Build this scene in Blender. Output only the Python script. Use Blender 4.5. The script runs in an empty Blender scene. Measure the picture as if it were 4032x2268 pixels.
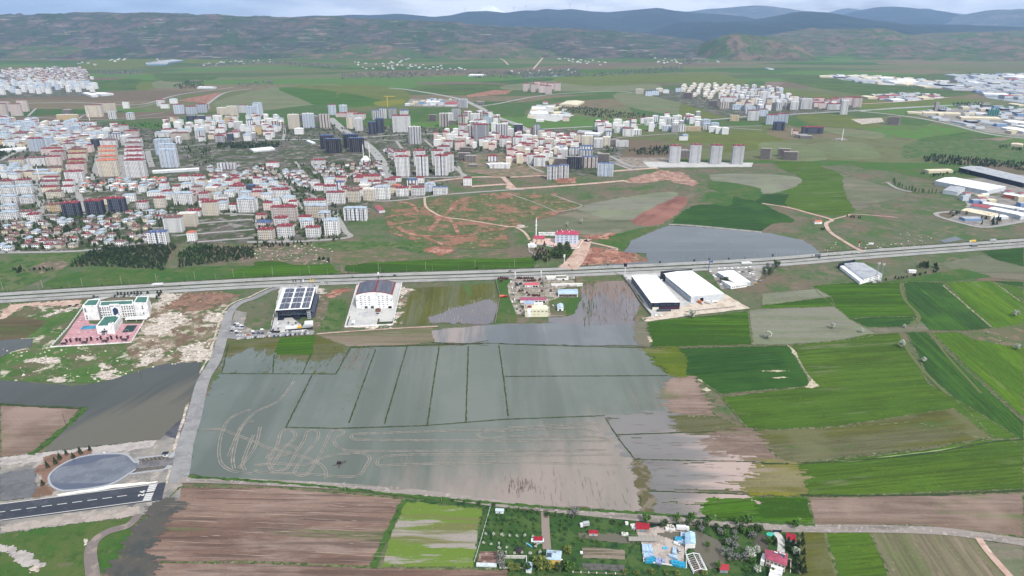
import bpy, bmesh, math, random, re
import numpy as np
from mathutils import Vector, Matrix
from mathutils.geometry import tessellate_polygon
random.seed(7); np.random.seed(7)
R=math.radians
# ---------------- camera ----------------
HC=350.0; FPX=2686.0; PITCH=R(21.5); SP,CP=math.sin(PITCH),math.cos(PITCH)
sc=bpy.context.scene
cam=bpy.data.cameras.new('camera'); camo=bpy.data.objects.new('camera',cam); sc.collection.objects.link(camo)
camo.location=(0,0,HC); camo.rotation_euler=(R(90)-PITCH,0,0)
cam.sensor_width=36; cam.lens=36*FPX/4032; cam.clip_start=1; cam.clip_end=150000
sc.camera=camo
sc.view_settings.view_transform='Standard'; sc.view_settings.look='None'; sc.view_settings.exposure=0.0; sc.view_settings.gamma=1
# ---------------- sky and sun ----------------
SUN_EL=R(47); SUN_AZ=R(150)     # azimuth from +Y clockwise: to the right of the camera and a little behind it
w=bpy.data.worlds.new('World'); sc.world=w; w.use_nodes=True
nt=w.node_tree; N=nt.nodes; L=nt.links; N.clear()
def nn(tree,t,**k):
    n=tree.nodes.new(t)
    for a,b in k.items(): setattr(n,a,b)
    return n
out=nn(nt,'ShaderNodeOutputWorld'); bg=nn(nt,'ShaderNodeBackground'); bg.inputs['Strength'].default_value=0.092
sky=nn(nt,'ShaderNodeTexSky',sky_type='NISHITA'); sky.sun_disc=False; sky.sun_elevation=SUN_EL; sky.sun_rotation=SUN_AZ
tc=nn(nt,'ShaderNodeTexCoord'); mp=nn(nt,'ShaderNodeMapping'); mp.inputs['Scale'].default_value=(1,1,4.5); mp.inputs['Location'].default_value=(0.3,0.1,0.2)
L.new(tc.outputs['Generated'],mp.inputs['Vector'])
nz=nn(nt,'ShaderNodeTexNoise'); nz.inputs['Scale'].default_value=4.2; nz.inputs['Detail'].default_value=9; nz.inputs['Roughness'].default_value=.55
L.new(mp.outputs[0],nz.inputs['Vector'])
mr=nn(nt,'ShaderNodeMapRange',interpolation_type='SMOOTHSTEP'); mr.inputs['From Min'].default_value=.30; mr.inputs['From Max'].default_value=.48
L.new(nz.outputs['Fac'],mr.inputs['Value'])
nz2=nn(nt,'ShaderNodeTexNoise'); nz2.inputs['Scale'].default_value=9; nz2.inputs['Detail'].default_value=8
L.new(mp.outputs[0],nz2.inputs['Vector'])
cr=nn(nt,'ShaderNodeMix',data_type='RGBA'); cr.inputs['A'].default_value=(10.4,10.8,11.3,1); cr.inputs['B'].default_value=(15.5,15.4,15.2,1)
mr2=nn(nt,'ShaderNodeMapRange',interpolation_type='SMOOTHSTEP'); mr2.inputs['From Min'].default_value=.35; mr2.inputs['From Max'].default_value=.62
L.new(nz2.outputs['Fac'],mr2.inputs['Value']); L.new(mr2.outputs[0],cr.inputs['Factor'])
mx=nn(nt,'ShaderNodeMix',data_type='RGBA'); L.new(mr.outputs[0],mx.inputs['Factor']); L.new(sky.outputs[0],mx.inputs['A']); L.new(cr.outputs['Result'],mx.inputs['B'])
sxz=nn(nt,'ShaderNodeSeparateXYZ'); L.new(tc.outputs['Generated'],sxz.inputs[0])
rs_=nn(nt,'ShaderNodeMapRange',interpolation_type='SMOOTHSTEP'); rs_.inputs['From Min'].default_value=-.12; rs_.inputs['From Max'].default_value=-.42; L.new(sxz.outputs['X'],rs_.inputs['Value'])
rm_=nn(nt,'ShaderNodeMix',data_type='RGBA',blend_type='MULTIPLY'); L.new(rs_.outputs[0],rm_.inputs['Factor']); L.new(mx.outputs['Result'],rm_.inputs['A']); rm_.inputs['B'].default_value=(.52,.62,.76,1)
L.new(rm_.outputs['Result'],bg.inputs['Color']); L.new(bg.outputs[0],out.inputs['Surface'])
sun=bpy.data.lights.new('sun','SUN'); sun.energy=4.4; sun.angle=R(2.5); sun.color=(1,.965,.91)
suno=bpy.data.objects.new('sun',sun); sc.collection.objects.link(suno)
dv=Vector((math.sin(SUN_AZ)*math.cos(SUN_EL),math.cos(SUN_AZ)*math.cos(SUN_EL),math.sin(SUN_EL)))
suno.rotation_euler=dv.to_track_quat('Z','Y').to_euler(); suno.location=(0,-200,900)
sc.render.engine='CYCLES'; sc.cycles.volume_bounces=1; sc.cycles.max_bounces=6
# ---------------- survey: photo tiles to ground points ----------------
TL=dict(A0=(0,0,1.9167),A1=(1344,0,1.9167),A2=(2688,0,1.9167),B0=(0,380,2.337),B1=(1000,380,2.337),B2=(2000,380,2.337),B3=(3000,380,2.337),
 C0=(0,950,2.415),C1=(1000,950,2.415),C2=(2000,950,2.415),C3=(3000,950,2.415),D0=(0,1550,2.018),D1=(1000,1550,2.018),D2=(2000,1550,2.018),D3=(3000,1550,2.018),
 E1=(150,1740,4.519),E2=(180,1150,4.770),E3=(1060,1080,4.6),E4=(1940,1060,5.6),E5=(2450,1000,4.089),E6=(1860,1980,4.293),E7=(2450,1990,3.578),E8=(2040,860,8.05),E9=(880,1230,6.133),F=(0,0,.6389))
def px(t,x,y): a=TL[t]; return a[0]+x/a[2],a[1]+y/a[2]
def G(t,x,y,z=0.0):
    x,y=px(t,x,y); u=(x-2016)/FPX; v=(y-1134)/FPX; d=(HC-z)/(SP+v*CP)
    return Vector((u*d,d*(CP-v*SP),z))
def ppm(y):
    v=(y-1134)/FPX; return FPX*(SP+v*CP)/HC
def proj(p):
    d=p[1]*CP-(p[2]-HC)*SP; v=(p[1]*SP+(p[2]-HC)*CP)/d
    return 2016+FPX*p[0]/d, 1134-FPX*v, d
def PT(s,z=0.0):
    r=[];t=None
    for k in s.split():
        if ',' in k: x,y=k.split(','); r.append(G(t,float(x),float(y),z))
        else: t=k
    return r
def smooth(p,n=6,closed=False):
    o=[];m=len(p)
    for i in range(m if closed else m-1):
        g=(lambda j:p[j%m]) if closed else (lambda j:p[max(0,min(m-1,j))])
        a,b,c,d=g(i-1),g(i),g(i+1),g(i+2)
        for k in range(n):
            t=k/n; o.append(.5*((2*b)+(c-a)*t+(2*a-5*b+4*c-d)*t*t+(-a+3*b-3*c+d)*t**3))
    if not closed: o.append(p[-1].copy())
    return o
# ---------------- materials ----------------
def lin(c,f=1.0):
    return tuple(f*((v/255)/12.92 if v<=10 else ((v/255+.055)/1.055)**2.4) for v in c)+(1,)
MATS={}
KA=0.80   # photo brightness to albedo
def mat(name,base,layers=(),rough=.9,spec=.15,bump=0,bscale=.4,metal=0,grain=.6):
    """layers: dict(c=color,s=scale,lo,hi,a=angle,r=stretch,g=(p0,p1),w=weight,d=detail)"""
    if name in MATS: return MATS[name]
    m=bpy.data.materials.new(name); m.use_nodes=True; t=m.node_tree; b=t.nodes['Principled BSDF']; MATS[name]=m
    b.inputs['Roughness'].default_value=rough; b.inputs['Specular IOR Level'].default_value=spec; b.inputs['Metallic'].default_value=metal
    b.inputs['Base Color'].default_value=lin(base,KA); m.diffuse_color=lin(base)
    if layers or bump:
        tc=nn(t,'ShaderNodeTexCoord'); cur=None
        if grain and len(layers): layers=list(layers)+[dict(c=tuple(int(v*.6) for v in base),s=.55,lo=.56,hi=.72,o=grain,d=4,q=.75),dict(c=tuple(min(255,int(v*1.25+14)) for v in base),s=.4,lo=.58,hi=.74,o=grain,d=4,q=.75)]
        for i,l in enumerate(layers):
            mp=nn(t,'ShaderNodeMapping',vector_type='TEXTURE'); mp.inputs['Rotation'].default_value=(0,0,l.get('a',0)); r=l.get('r',1); mp.inputs['Scale'].default_value=(r,1,1)
            mp.inputs['Location'].default_value=(37*i+11,-51*i,13*i)
            if 'sc3' in l: mp.inputs['Scale'].default_value=l['sc3']
            t.links.new(tc.outputs['Object'],mp.inputs['Vector'])
            n=nn(t,'ShaderNodeTexNoise'); n.inputs['Scale'].default_value=l['s']; n.inputs['Detail'].default_value=l.get('d',5); n.inputs['Roughness'].default_value=l.get('q',.6)
            t.links.new(mp.outputs[0],n.inputs['Vector']); v=n.outputs['Fac']
            if 'g' in l:
                p0,p1=l['g']; ax=(p1-p0); ln=ax.length; ax=ax/ln
                dp=nn(t,'ShaderNodeVectorMath',operation='DOT_PRODUCT'); dp.inputs[1].default_value=ax; t.links.new(tc.outputs['Object'],dp.inputs[0])
                g=nn(t,'ShaderNodeMapRange'); g.inputs['From Min'].default_value=p0.dot(ax); g.inputs['From Max'].default_value=p0.dot(ax)+ln
                t.links.new(dp.outputs['Value'],g.inputs['Value'])
                ma=nn(t,'ShaderNodeMath',operation='MULTIPLY_ADD'); ma.inputs[1].default_value=l.get('w',.6); t.links.new(g.outputs[0],ma.inputs[0]); t.links.new(v,ma.inputs[2]); v=ma.outputs[0]
            q=nn(t,'ShaderNodeMapRange',interpolation_type='SMOOTHSTEP'); q.inputs['From Min'].default_value=l['lo']; q.inputs['From Max'].default_value=l['hi']; t.links.new(v,q.inputs['Value'])
            k=nn(t,'ShaderNodeMath',operation='MULTIPLY'); k.inputs[1].default_value=l.get('o',1); t.links.new(q.outputs[0],k.inputs[0])
            x=nn(t,'ShaderNodeMix',data_type='RGBA'); t.links.new(k.outputs[0],x.inputs['Factor']); x.inputs['B'].default_value=lin(l['c'],KA)
            if cur is None: x.inputs['A'].default_value=lin(base,KA)
            else: t.links.new(cur,x.inputs['A'])
            cur=x.outputs['Result']
        if cur is not None: t.links.new(cur,b.inputs['Base Color'])
        if bump:
            n=nn(t,'ShaderNodeTexNoise'); n.inputs['Scale'].default_value=bscale; n.inputs['Detail'].default_value=6; t.links.new(tc.outputs['Object'],n.inputs['Vector'])
            bp=nn(t,'ShaderNodeBump'); bp.inputs['Distance'].default_value=bump; bp.inputs['Strength'].default_value=1; t.links.new(n.outputs['Fac'],bp.inputs['Height']); t.links.new(bp.outputs[0],b.inputs['Normal'])
    return m
def ang(s):
    p=PT(s); d=p[1]-p[0]; return math.atan2(d.y,d.x)
def Y(c,s,lo,hi,**k): k.update(c=c,s=s,lo=lo,hi=hi); return k
# ---------------- objects ----------------
COL=sc.collection
THINGS=[]
def link(o,parent=None):
    COL.objects.link(o)
    if parent: o.parent=parent
    return o
class MB:
    def __init__(s): s.v=[];s.f=[];s.m=[]
    def face(s,pts,m=0):
        i=len(s.v); s.v+=[tuple(p) for p in pts]; s.f.append(tuple(range(i,i+len(pts)))); s.m.append(m)
    def box(s,x0,x1,y0,y1,z0,z1,m=0,top=None,bottom=True):
        a=[(x0,y0),(x1,y0),(x1,y1),(x0,y1)]
        s.prism(a,z0,z1,m,top,bottom)
    def prism(s,a,z0,z1,m=0,top=None,bottom=True):
        n=len(a); i=len(s.v)
        s.v+=[(x,y,z0) for x,y in a]+[(x,y,z1) for x,y in a]
        for k in range(n): s.f.append((i+k,i+(k+1)%n,i+n+(k+1)%n,i+n+k)); s.m.append(m)
        s.f.append(tuple(range(i+n,i+2*n))); s.m.append(m if top is None else top)
        if bottom: s.f.append(tuple(range(i+n-1,i-1,-1))); s.m.append(m)
    def hip(s,x0,x1,y0,y1,z0,h,m=0,t=.25):
        w,d=x1-x0,y1-y0; s.box(x0,x1,y0,y1,z0-t,z0,m)
        z0+=.003
        if w>=d: r0=(x0+d/2,(y0+y1)/2,z0+h); r1=(x1-d/2,(y0+y1)/2,z0+h)
        else: r0=((x0+x1)/2,y0+w/2,z0+h); r1=((x0+x1)/2,y1-w/2,z0+h)
        A,B,C,D=(x0,y0,z0),(x1,y0,z0),(x1,y1,z0),(x0,y1,z0)
        if w>=d:
            s.face([A,B,r1,r0],m); s.face([B,C,r1],m); s.face([C,D,r0,r1],m); s.face([D,A,r0],m)
        else:
            s.face([A,B,r0],m); s.face([B,C,r1,r0],m); s.face([C,D,r1],m); s.face([D,A,r0,r1],m)
    def gable(s,x0,x1,y0,y1,z0,h,m=0,e=None,axis='y',ov=.3):
        """ridge along axis"""
        if e is None: e=m
        if axis=='y':
            xm=(x0+x1)/2; s.face([(x0,y0,z0),(x1,y0,z0),(xm,y0,z0+h)],e); s.face([(x1,y1,z0),(x0,y1,z0),(xm,y1,z0+h)],e)
            for a in ((x0,x0-ov),(x1,x1+ov)):
                dz=-ov*h/((x1-x0)/2)
                s.slab([(a[1],y0-ov,z0+dz+.05),(xm,y0-ov,z0+h+.05),(xm,y1+ov,z0+h+.05),(a[1],y1+ov,z0+dz+.05)],.15,m)
        else:
            ym=(y0+y1)/2; s.face([(x0,y1,z0),(x0,y0,z0),(x0,ym,z0+h)],e); s.face([(x1,y0,z0),(x1,y1,z0),(x1,ym,z0+h)],e)
            for a in (y0-ov,y1+ov):
                dz=-ov*h/((y1-y0)/2)
                s.slab([(x0-ov,a,z0+dz+.05),(x1+ov,a,z0+dz+.05),(x1+ov,ym,z0+h+.05),(x0-ov,ym,z0+h+.05)],.15,m)
    def slab(s,q,t,m=0):
        q=[Vector(p) for p in q]; up=Vector((0,0,t)); i=len(s.v)
        s.v+=[tuple(p) for p in q]+[tuple(p+up) for p in q]; n=len(q)
        s.f.append(tuple(range(i,i+n))); s.f.append(tuple(range(i+n,i+2*n))); s.m+=[m,m]
        for k in range(n): s.f.append((i+k,i+(k+1)%n,i+n+(k+1)%n,i+n+k)); s.m.append(m)
    def cyl(s,x,y,z0,z1,r0,r1=None,n=8,m=0):
        r1=r0 if r1 is None else r1; i=len(s.v)
        s.v+=[(x+r0*math.cos(6.2832*k/n),y+r0*math.sin(6.2832*k/n),z0) for k in range(n)]+[(x+r1*math.cos(6.2832*k/n),y+r1*math.sin(6.2832*k/n),z1) for k in range(n)]
        for k in range(n): s.f.append((i+k,i+(k+1)%n,i+n+(k+1)%n,i+n+k)); s.m.append(m)
        s.f.append(tuple(range(i+n,i+2*n))); s.m.append(m)
    def rod(s,a,b,r,n=5,m=0):
        a,b=Vector(a),Vector(b); q=(b-a).to_track_quat('Z','Y').to_matrix(); i=len(s.v)
        for c in (a,b): s.v+=[tuple(c+q@Vector((r*math.cos(6.2832*k/n),r*math.sin(6.2832*k/n),0))) for k in range(n)]
        for k in range(n): s.f.append((i+k,i+(k+1)%n,i+n+(k+1)%n,i+n+k)); s.m.append(m)
    def add(s,o,M=None,m=None):
        i=len(s.v); s.v+=[tuple(M@Vector(v)) for v in o.v] if M else o.v
        s.f+=[tuple(a+i for a in f) for f in o.f]; s.m+=[m]*len(o.f) if m is not None else o.m
    def mesh(s,name,mats):
        me=bpy.data.meshes.new(name); me.from_pydata(s.v,[],s.f)
        for m in (mats if isinstance(mats,(list,tuple)) else [mats]): me.materials.append(m)
        if any(s.m): me.polygons.foreach_set('material_index',s.m)
        me.update(); return me
def thing(name,label,cat,loc=(0,0,0),rz=0,group=None,mesh=None):
    o=bpy.data.objects.new(name,mesh); o.location=loc; o.rotation_euler=(0,0,rz); link(o)
    o['label']=label; o['category']=cat
    if group: o['group']=group
    THINGS.append(o); return o
def part(name,mb,mats,parent,label=None):
    o=bpy.data.objects.new(name,mb if isinstance(mb,bpy.types.Mesh) else mb.mesh(name,mats)); link(o,parent)
    if label: o['label']=label
    return o
def struct(name,me,kind='structure',label=None):
    o=bpy.data.objects.new(name,me); link(o); o['kind']=kind
    if label: o['label']=label
    return o
def copytree(o,loc,rz,label=None,scale=None,group=None):
    c=o.copy(); link(c); c.location=loc; c.rotation_euler=(0,0,rz)
    if scale: c.scale=(scale,)*3 if not isinstance(scale,tuple) else scale
    if label: c['label']=label
    if group: c['group']=group
    for ch in o.children:
        d=ch.copy(); link(d,c)
        for g in ch.children: link(g.copy(),d)
    THINGS.append(c); return c
SH=[0]
def rag(p,amp,step,dirv=None,seed=0,spike=1.0):
    """subdivide a closed outline and push its points in and out (along dirv when given)"""
    rnd=random.Random(seed+len(p)); o=[]; n=len(p); lo=0
    for i in range(n):
        a,b=p[i],p[(i+1)%n]; e=b-a; k=max(1,int(e.length/step)); nr=Vector((-e.y,e.x,0)).normalized()
        for j in range(k):
            f=j/k; q=a+e*f; lo=.7*lo+.3*rnd.uniform(-1,1)
            h=rnd.uniform(-1,1); h=h*abs(h)**spike+lo
            if dirv is not None:
                al=abs(nr.dot(dirv)); q=q+dirv*(h*amp*(.1+al))
            else: q=q+nr*(h*amp)
            o.append(q)
    return o
def sheet(name,pts,m,lv,ragp=None,sm=0,kind='structure',label=None):
    p=PT(pts) if isinstance(pts,str) else pts
    if sm: p=smooth(p,sm,True)
    if ragp: p=rag(p,*ragp)
    SH[0]+=1; z=lv*.12+(SH[0]%40)*.003
    p=[Vector((q.x,q.y,z)) for q in p]; tr=tessellate_polygon([p])
    me=bpy.data.meshes.new(name); me.from_pydata([tuple(q) for q in p],[],[tuple(x) for x in tr]); me.materials.append(m)
    # faces up
    bm=bmesh.new(); bm.from_mesh(me)
    for f in bm.faces:
        f.normal_update()
        if f.normal.z<0: f.normal_flip()
    bm.to_mesh(me); bm.free(); me.update()
    return struct(name,me,kind,label)
def ribbon(name,pts,w,m,lv,sm=5,jit=0,kind='structure',z=None,label=None):
    p=PT(pts) if isinstance(pts,str) else list(pts)
    if sm: p=smooth(p,sm)
    rnd=random.Random(len(p)); SH[0]+=1; z=lv*.12+(SH[0]%40)*.003
    v=[];n=len(p); ww=w if isinstance(w,(list,tuple)) else (w,w)
    for i in range(n):
        d=(p[min(n-1,i+1)]-p[max(0,i-1)]); d.z=0; d.normalize(); nr=Vector((-d.y,d.x,0)); h=(ww[0]+(ww[1]-ww[0])*i/(n-1))/2
        v.append((p[i]+nr*(h*(1+jit*rnd.uniform(-1,1))))); v.append((p[i]-nr*(h*(1+jit*rnd.uniform(-1,1)))))
    me=bpy.data.meshes.new(name); me.from_pydata([(q.x,q.y,z) for q in v],[],[(2*i+1,2*i+3,2*i+2,2*i) for i in range(n-1)]); me.materials.append(m); me.update()
    return struct(name,me,kind,label)
def densify(p,step):
    o=[]
    for a,b in zip(p,p[1:]):
        k=max(1,int((b-a).length/step)); o+=[a+(b-a)*(j/k) for j in range(k)]
    return o+[p[-1]]
def offset(p,d):
    o=[];n=len(p)
    for i in range(n):
        e=p[min(n-1,i+1)]-p[max(0,i-1)]; e.z=0; e.normalize(); o.append(p[i]+Vector((-e.y,e.x,0))*d)
    return o

def vnoise(X,Yc,seed,sc_,octv=5,ridged=False):
    rs=np.random.RandomState(seed); T=rs.rand(256,256); o=0;am=1;tot=0
    for k in range(octv):
        x=X*sc_*(2**k)+17.3*k; y=Yc*sc_*(2**k)+5.1*k; xi=np.floor(x).astype(int); yi=np.floor(y).astype(int); fx=x-xi; fy=y-yi; fx=fx*fx*(3-2*fx); fy=fy*fy*(3-2*fy)
        a=T[xi%256,yi%256];b=T[(xi+1)%256,yi%256];c=T[xi%256,(yi+1)%256];d=T[(xi+1)%256,(yi+1)%256]
        n=a*(1-fx)*(1-fy)+b*fx*(1-fy)+c*(1-fx)*fy+d*fx*fy
        if ridged: n=1-abs(2*n-1)
        o=o+n*am; tot+=am; am*=.62
    return o/tot
def patch(name,pts,m,lv,w=8,ns=.12,st=1,an=0,cell=1.3,sm=0,seed=None,kind='structure',bias=0):
    """a ground sheet whose outline frays: kept where distance to the surveyed edge plus terrain noise is positive"""
    p=PT(pts) if isinstance(pts,str) else pts
    if sm: p=smooth(p,sm,True)
    P_=np.array([(q.x,q.y) for q in p]); x0,y0=P_.min(0)-w; x1,y1=P_.max(0)+w
    cell=max(cell,((x1-x0)*(y1-y0)/150000)**.5)
    cy=cell*1.25; xs=np.arange(x0,x1,cell); ys=np.arange(y0,y1,cy); X,Y_=np.meshgrid(xs,ys); ins=np.zeros(X.shape,bool); D=np.full(X.shape,1e9); n=len(P_)
    for i in range(n):
        a,b=P_[i],P_[(i+1)%n]; e=b-a; L2=max(1e-6,(e**2).sum()); t=np.clip(((X-a[0])*e[0]+(Y_-a[1])*e[1])/L2,0,1); D=np.minimum(D,np.hypot(X-a[0]-t*e[0],Y_-a[1]-t*e[1]))
        if a[1]!=b[1]: c=((a[1]>Y_)!=(b[1]>Y_))&(X<(b[0]-a[0])*(Y_-a[1])/(b[1]-a[1])+a[0]); ins^=c
    D=np.where(ins,D,-D); c,s_=math.cos(an),math.sin(an); U=(X*c+Y_*s_)/st; V_=-X*s_+Y_*c
    SH[0]+=1; nz_=vnoise(U+4000,V_+4000,seed or SH[0],ns,5)-.5; K_=(D+bias*w+nz_*w*2.6)>0
    z=lv*.12+(SH[0]%40)*.003; v=[];f=[]
    for j in range(len(ys)):
        r=K_[j]; d=np.diff(np.concatenate([[0],r.astype(int),[0]])); a=np.where(d==1)[0]; b=np.where(d==-1)[0]
        for p0,p1 in zip(a,b):
            i=len(v); xa,xb=x0+(p0-.5)*cell,x0+(p1-.5)*cell; ya,yb=ys[j]-cy/2,ys[j]+cy/2; v+=[(xa,ya,z),(xb,ya,z),(xb,yb,z),(xa,yb,z)]; f.append((i,i+1,i+2,i+3))
    me=bpy.data.meshes.new(name); me.from_pydata(v,[],f); me.materials.append(m); me.update(); return struct(name,me,kind)
# ---------------- ground ----------------
a0=0.0
H1=ang('F 700,1250 1000,1252'); HR=ang('F 2000,1100 2500,1060'); DG=ang('F 2345,850 2576,1060'); VW=ang('F 880,1060 935,890')
ground=mat('ground_turf',(92,100,74),[Y((112,98,84),.006,.45,.62),Y((74,98,56),.018,.48,.6),Y((120,108,94),.05,.52,.66,o=.8),Y((58,76,50),.12,.55,.68,o=.6),Y((160,150,138),.25,.66,.74,o=.7)])
me=bpy.data.meshes.new('ground'); me.from_pydata([(-23900,-300,0),(23900,-300,0),(23900,31400,0),(-23900,31400,0)],[],[(0,1,2,3)]); me.materials.append(ground); struct('ground',me)
dark=(48,62,40)
def crop(name,c,c2,an,c3=None,p=(.45,.6),sc_=.03,rr=14,rows=.35):
    c,c2=[(min(255,int(q[0]*1.1)),int(q[1]*.93),int(q[2]*.74)) if q[1]>q[0]+14 else q for q in (c,c2)]
    l=[Y(c2,sc_,p[0],p[1],a=an,r=rr,d=4),Y(tuple(int(v*.72) for v in c),.33,.47,.6,a=an,r=40,o=min(1,rows*2),d=3)]
    gk=1 if c[1]>c[0]+14 else .45
    l[1]['o']*=gk
    l.append(Y(tuple(int(v*.62) for v in c),.5,.52,.66,a=an,r=7,o=.7*gk,d=5,q=.75)); l.append(Y(tuple(min(255,int(v*1.3+10)) for v in c2),.3,.55,.7,a=an,r=14,o=.5*gk,d=5,q=.72)); l.append(Y(tuple(int(v*.78) for v in c),.035,.5,.66,a=an,r=4,o=.6,d=6,q=.7))
    if c3: l.append(Y(c3,.05,.56,.68,a=an,r=6,d=6))
    l.append(Y(tuple(int(v*1.12) for v in c2),.012,.5,.66,d=3,o=.6))
    return mat(name,c,l)
lime=crop('bright_crop',(62,112,34),(52,98,32),HR)
limeR=crop('striped_crop',(64,114,30),(44,88,30),H1,rows=.6,p=(.47,.55))
dkg=crop('dark_crop',(38,84,38),(46,90,44),HR,rows=.3)
dkD=crop('dark_diagonal_crop',(44,88,46),(54,102,44),DG,rows=.3)
brD=crop('bright_diagonal_crop',(78,126,34),(62,110,36),DG,(96,118,60))
midg=crop('mid_crop',(70,112,42),(58,98,40),HR,(98,108,72))
brg=crop('sparse_crop',(80,98,54),(98,98,72),HR,(72,98,50))
olive=crop('olive_fallow',(104,110,86),(118,112,98),H1)
gfal=crop('grey_fallow',(126,126,112),(116,122,98),H1,rows=.15)
brn=crop('brown_plough',(122,104,92),(140,122,112),H1,(98,104,70),rows=.4)
red=crop('red_plough',(128,88,78),(140,100,90),ang('B2 1130,1140 1560,920'),rows=.2)
far_g=crop('far_green',(84,116,60),(86,108,66),a0,rows=0,sc_=.008)
far_d=crop('far_dark_green',(58,94,52),(72,106,56),a0,rows=0,sc_=.008)
far_o=crop('far_olive',(112,114,86),(100,112,76),a0,rows=0,sc_=.008)
grass=mat('rough_grass',(72,98,50),[Y((98,106,70),.03,.45,.6),Y((54,84,42),.08,.5,.62),Y((120,110,92),.15,.6,.7,o=.7)])
lush=mat('lush_grass',(60,94,40),[Y((84,98,54),.02,.42,.62,d=8,q=.7),Y((50,80,36),.1,.5,.66,d=7,q=.7,o=.7),Y((104,102,76),.06,.6,.7,d=7,o=.7)])
garden=mat('garden_grass',(54,84,42),[Y((74,96,52),.06,.45,.6),Y((36,62,36),.15,.5,.64),Y((92,96,72),.3,.62,.72,o=.6)])
rocky=mat('rocky_scrub',(112,102,88),[Y((84,94,64),.03,.42,.58),Y((146,124,112),.08,.52,.64),Y((188,178,168),.16,.62,.7),Y((88,78,66),.3,.6,.7,o=.6)])
scrub=mat('brown_scrub',(100,98,74),[Y((84,98,60),.03,.42,.58),Y((124,106,92),.07,.5,.64),Y((178,162,148),.25,.65,.72)])
redsoil=mat('red_soil',(146,98,82),[Y((176,136,118),.05,.46,.58),Y((112,80,68),.1,.5,.62),Y((96,96,70),.03,.54,.64,o=.8),Y((206,184,172),.2,.64,.72)])
pinksoil=mat('pale_track_soil',(188,162,148),[Y((168,138,124),.06,.48,.62),Y((206,188,176),.2,.55,.65)])
rubble=mat('pale_rubble',(190,180,170),[Y((160,148,136),.15,.46,.56),Y((104,104,80),.12,.56,.64),Y((228,220,212),.5,.55,.65)])
asph=mat('pale_asphalt',(160,159,156),[Y((144,143,141),.05,.45,.6),Y((170,169,168),.3,.5,.65,a=.05,r=20)])
asph2=mat('grey_asphalt',(146,145,146),[Y((130,130,132),.05,.45,.6),Y((160,158,156),.2,.55,.7)])
asphd=mat('dark_asphalt',(66,69,78),[Y((54,58,68),.03,.45,.6,a=ang('D0 0,950 1200,790'),r=12),Y((84,87,96),.1,.55,.7)],rough=.7)
gravel=mat('grey_gravel',(142,138,132),[Y((120,118,116),.03,.45,.6),Y((168,158,150),.08,.5,.66),Y((100,98,102),.06,.6,.7)])
concrete=mat('pale_concrete',(196,194,190),[Y((180,180,180),.05,.45,.6),Y((168,170,176),.12,.55,.68)])
street=mat('street_grey',(160,158,156),[Y((150,147,145),.1,.45,.6)])
lot=mat('town_ground',(102,99,93),[Y((66,80,50),.018,.44,.52),Y((140,136,132),.05,.54,.62),Y((92,82,74),.1,.53,.62),Y((60,72,48),.07,.56,.64)])
verge=mat('dark_verge',(60,74,46),[Y((86,88,62),.1,.48,.62)])
silt=mat('wet_silt',(158,144,138),[Y((132,120,114),.08,.45,.62)],rough=.5,spec=.3)
def water(name,c,c2,an,mud,g=None,w_=.5,lo=.62,hi=.9,rr=12,sp=.045,ex=()):
    l=[Y(c2,.012,.42,.62,d=5),Y(tuple(int(v*.93) for v in c),.02,.45,.6,a=an,r=10,d=5)]
    if g: l.append(Y(mud,sp,lo,hi,a=an,r=rr,g=(PT(g)[0],PT(g)[1]),w=w_,d=7,q=.65))
    l+=list(ex)
    m=mat(name,c,l,rough=.12,spec=.5,bump=.03,bscale=.8,grain=.12); m.node_tree.nodes['Principled BSDF'].inputs['IOR'].default_value=1.33
    return m
WV=VW
w_main=water('muddy_water',(99,108,101),(106,113,107),VW,(146,134,127),'F 1000,1090 1150,1290',.54,.68,1.1,rr=4,sp=.02,ex=(Y((140,136,130),.03,.6,.78,a=VW,r=16,o=.25),Y((104,98,92),.2,.66,.74,a=VW,r=8,o=.5)))
w_north=water('grey_flood_water',(102,108,112),(110,115,120),VW,(146,134,130),'F 1300,850 1060,845',.35,.62,.85)
w_east=water('silty_water',(122,119,118),(112,114,116),H1,(172,154,147),'F 1600,1100 1880,1130',.6,.66,.98,rr=14)
w_left=water('dark_flood_water',(76,78,72),(72,75,72),ang('F 120,1130 420,950'),(98,94,82),'F 200,960 240,1110',.6,.72,1.0)
w_pond=water('pond_water',(72,84,94),(80,92,102),a0,(96,104,104))
w_furrow=water('furrow_water',(112,108,112),(104,104,112),VW,(118,98,88),'C2 1000,700 1000,380',.45,.66,.78,rr=20,sp=.12)
w_plough=mat('flooded_plough',(104,80,68),[Y((138,114,101),.009,.42,.58,a=H1,r=2.5,d=9,q=.7,o=.9),Y((150,132,122),.03,.5,.66,a=H1,r=5,d=9,q=.76,o=.7),Y((78,64,58),.12,.52,.66,a=H1,r=18,o=.6,d=6,q=.7),Y((92,98,62),.03,.58,.66,a=H1,r=8),Y((80,64,58),.25,.5,.6,a=H1,r=20,o=.6)],rough=.6,spec=.3)
w_plough2=mat('flooded_lime_plough',(96,120,40),[Y((150,142,136),.04,.5,.56,a=H1,r=6,d=8,q=.7),Y((106,108,62),.1,.54,.64,a=H1,r=14)],rough=.6,spec=.3)
margin=mat('weedy_margin',(104,108,78),[Y((66,84,44),.2,.45,.55),Y((140,130,112),.35,.56,.66)])
V=lambda s:(lambda p:(p[1]-p[0]).normalized())(PT(s))
XD=V('F 1700,1150 1900,1153'); VD=V('F 880,1060 935,890')
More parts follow.
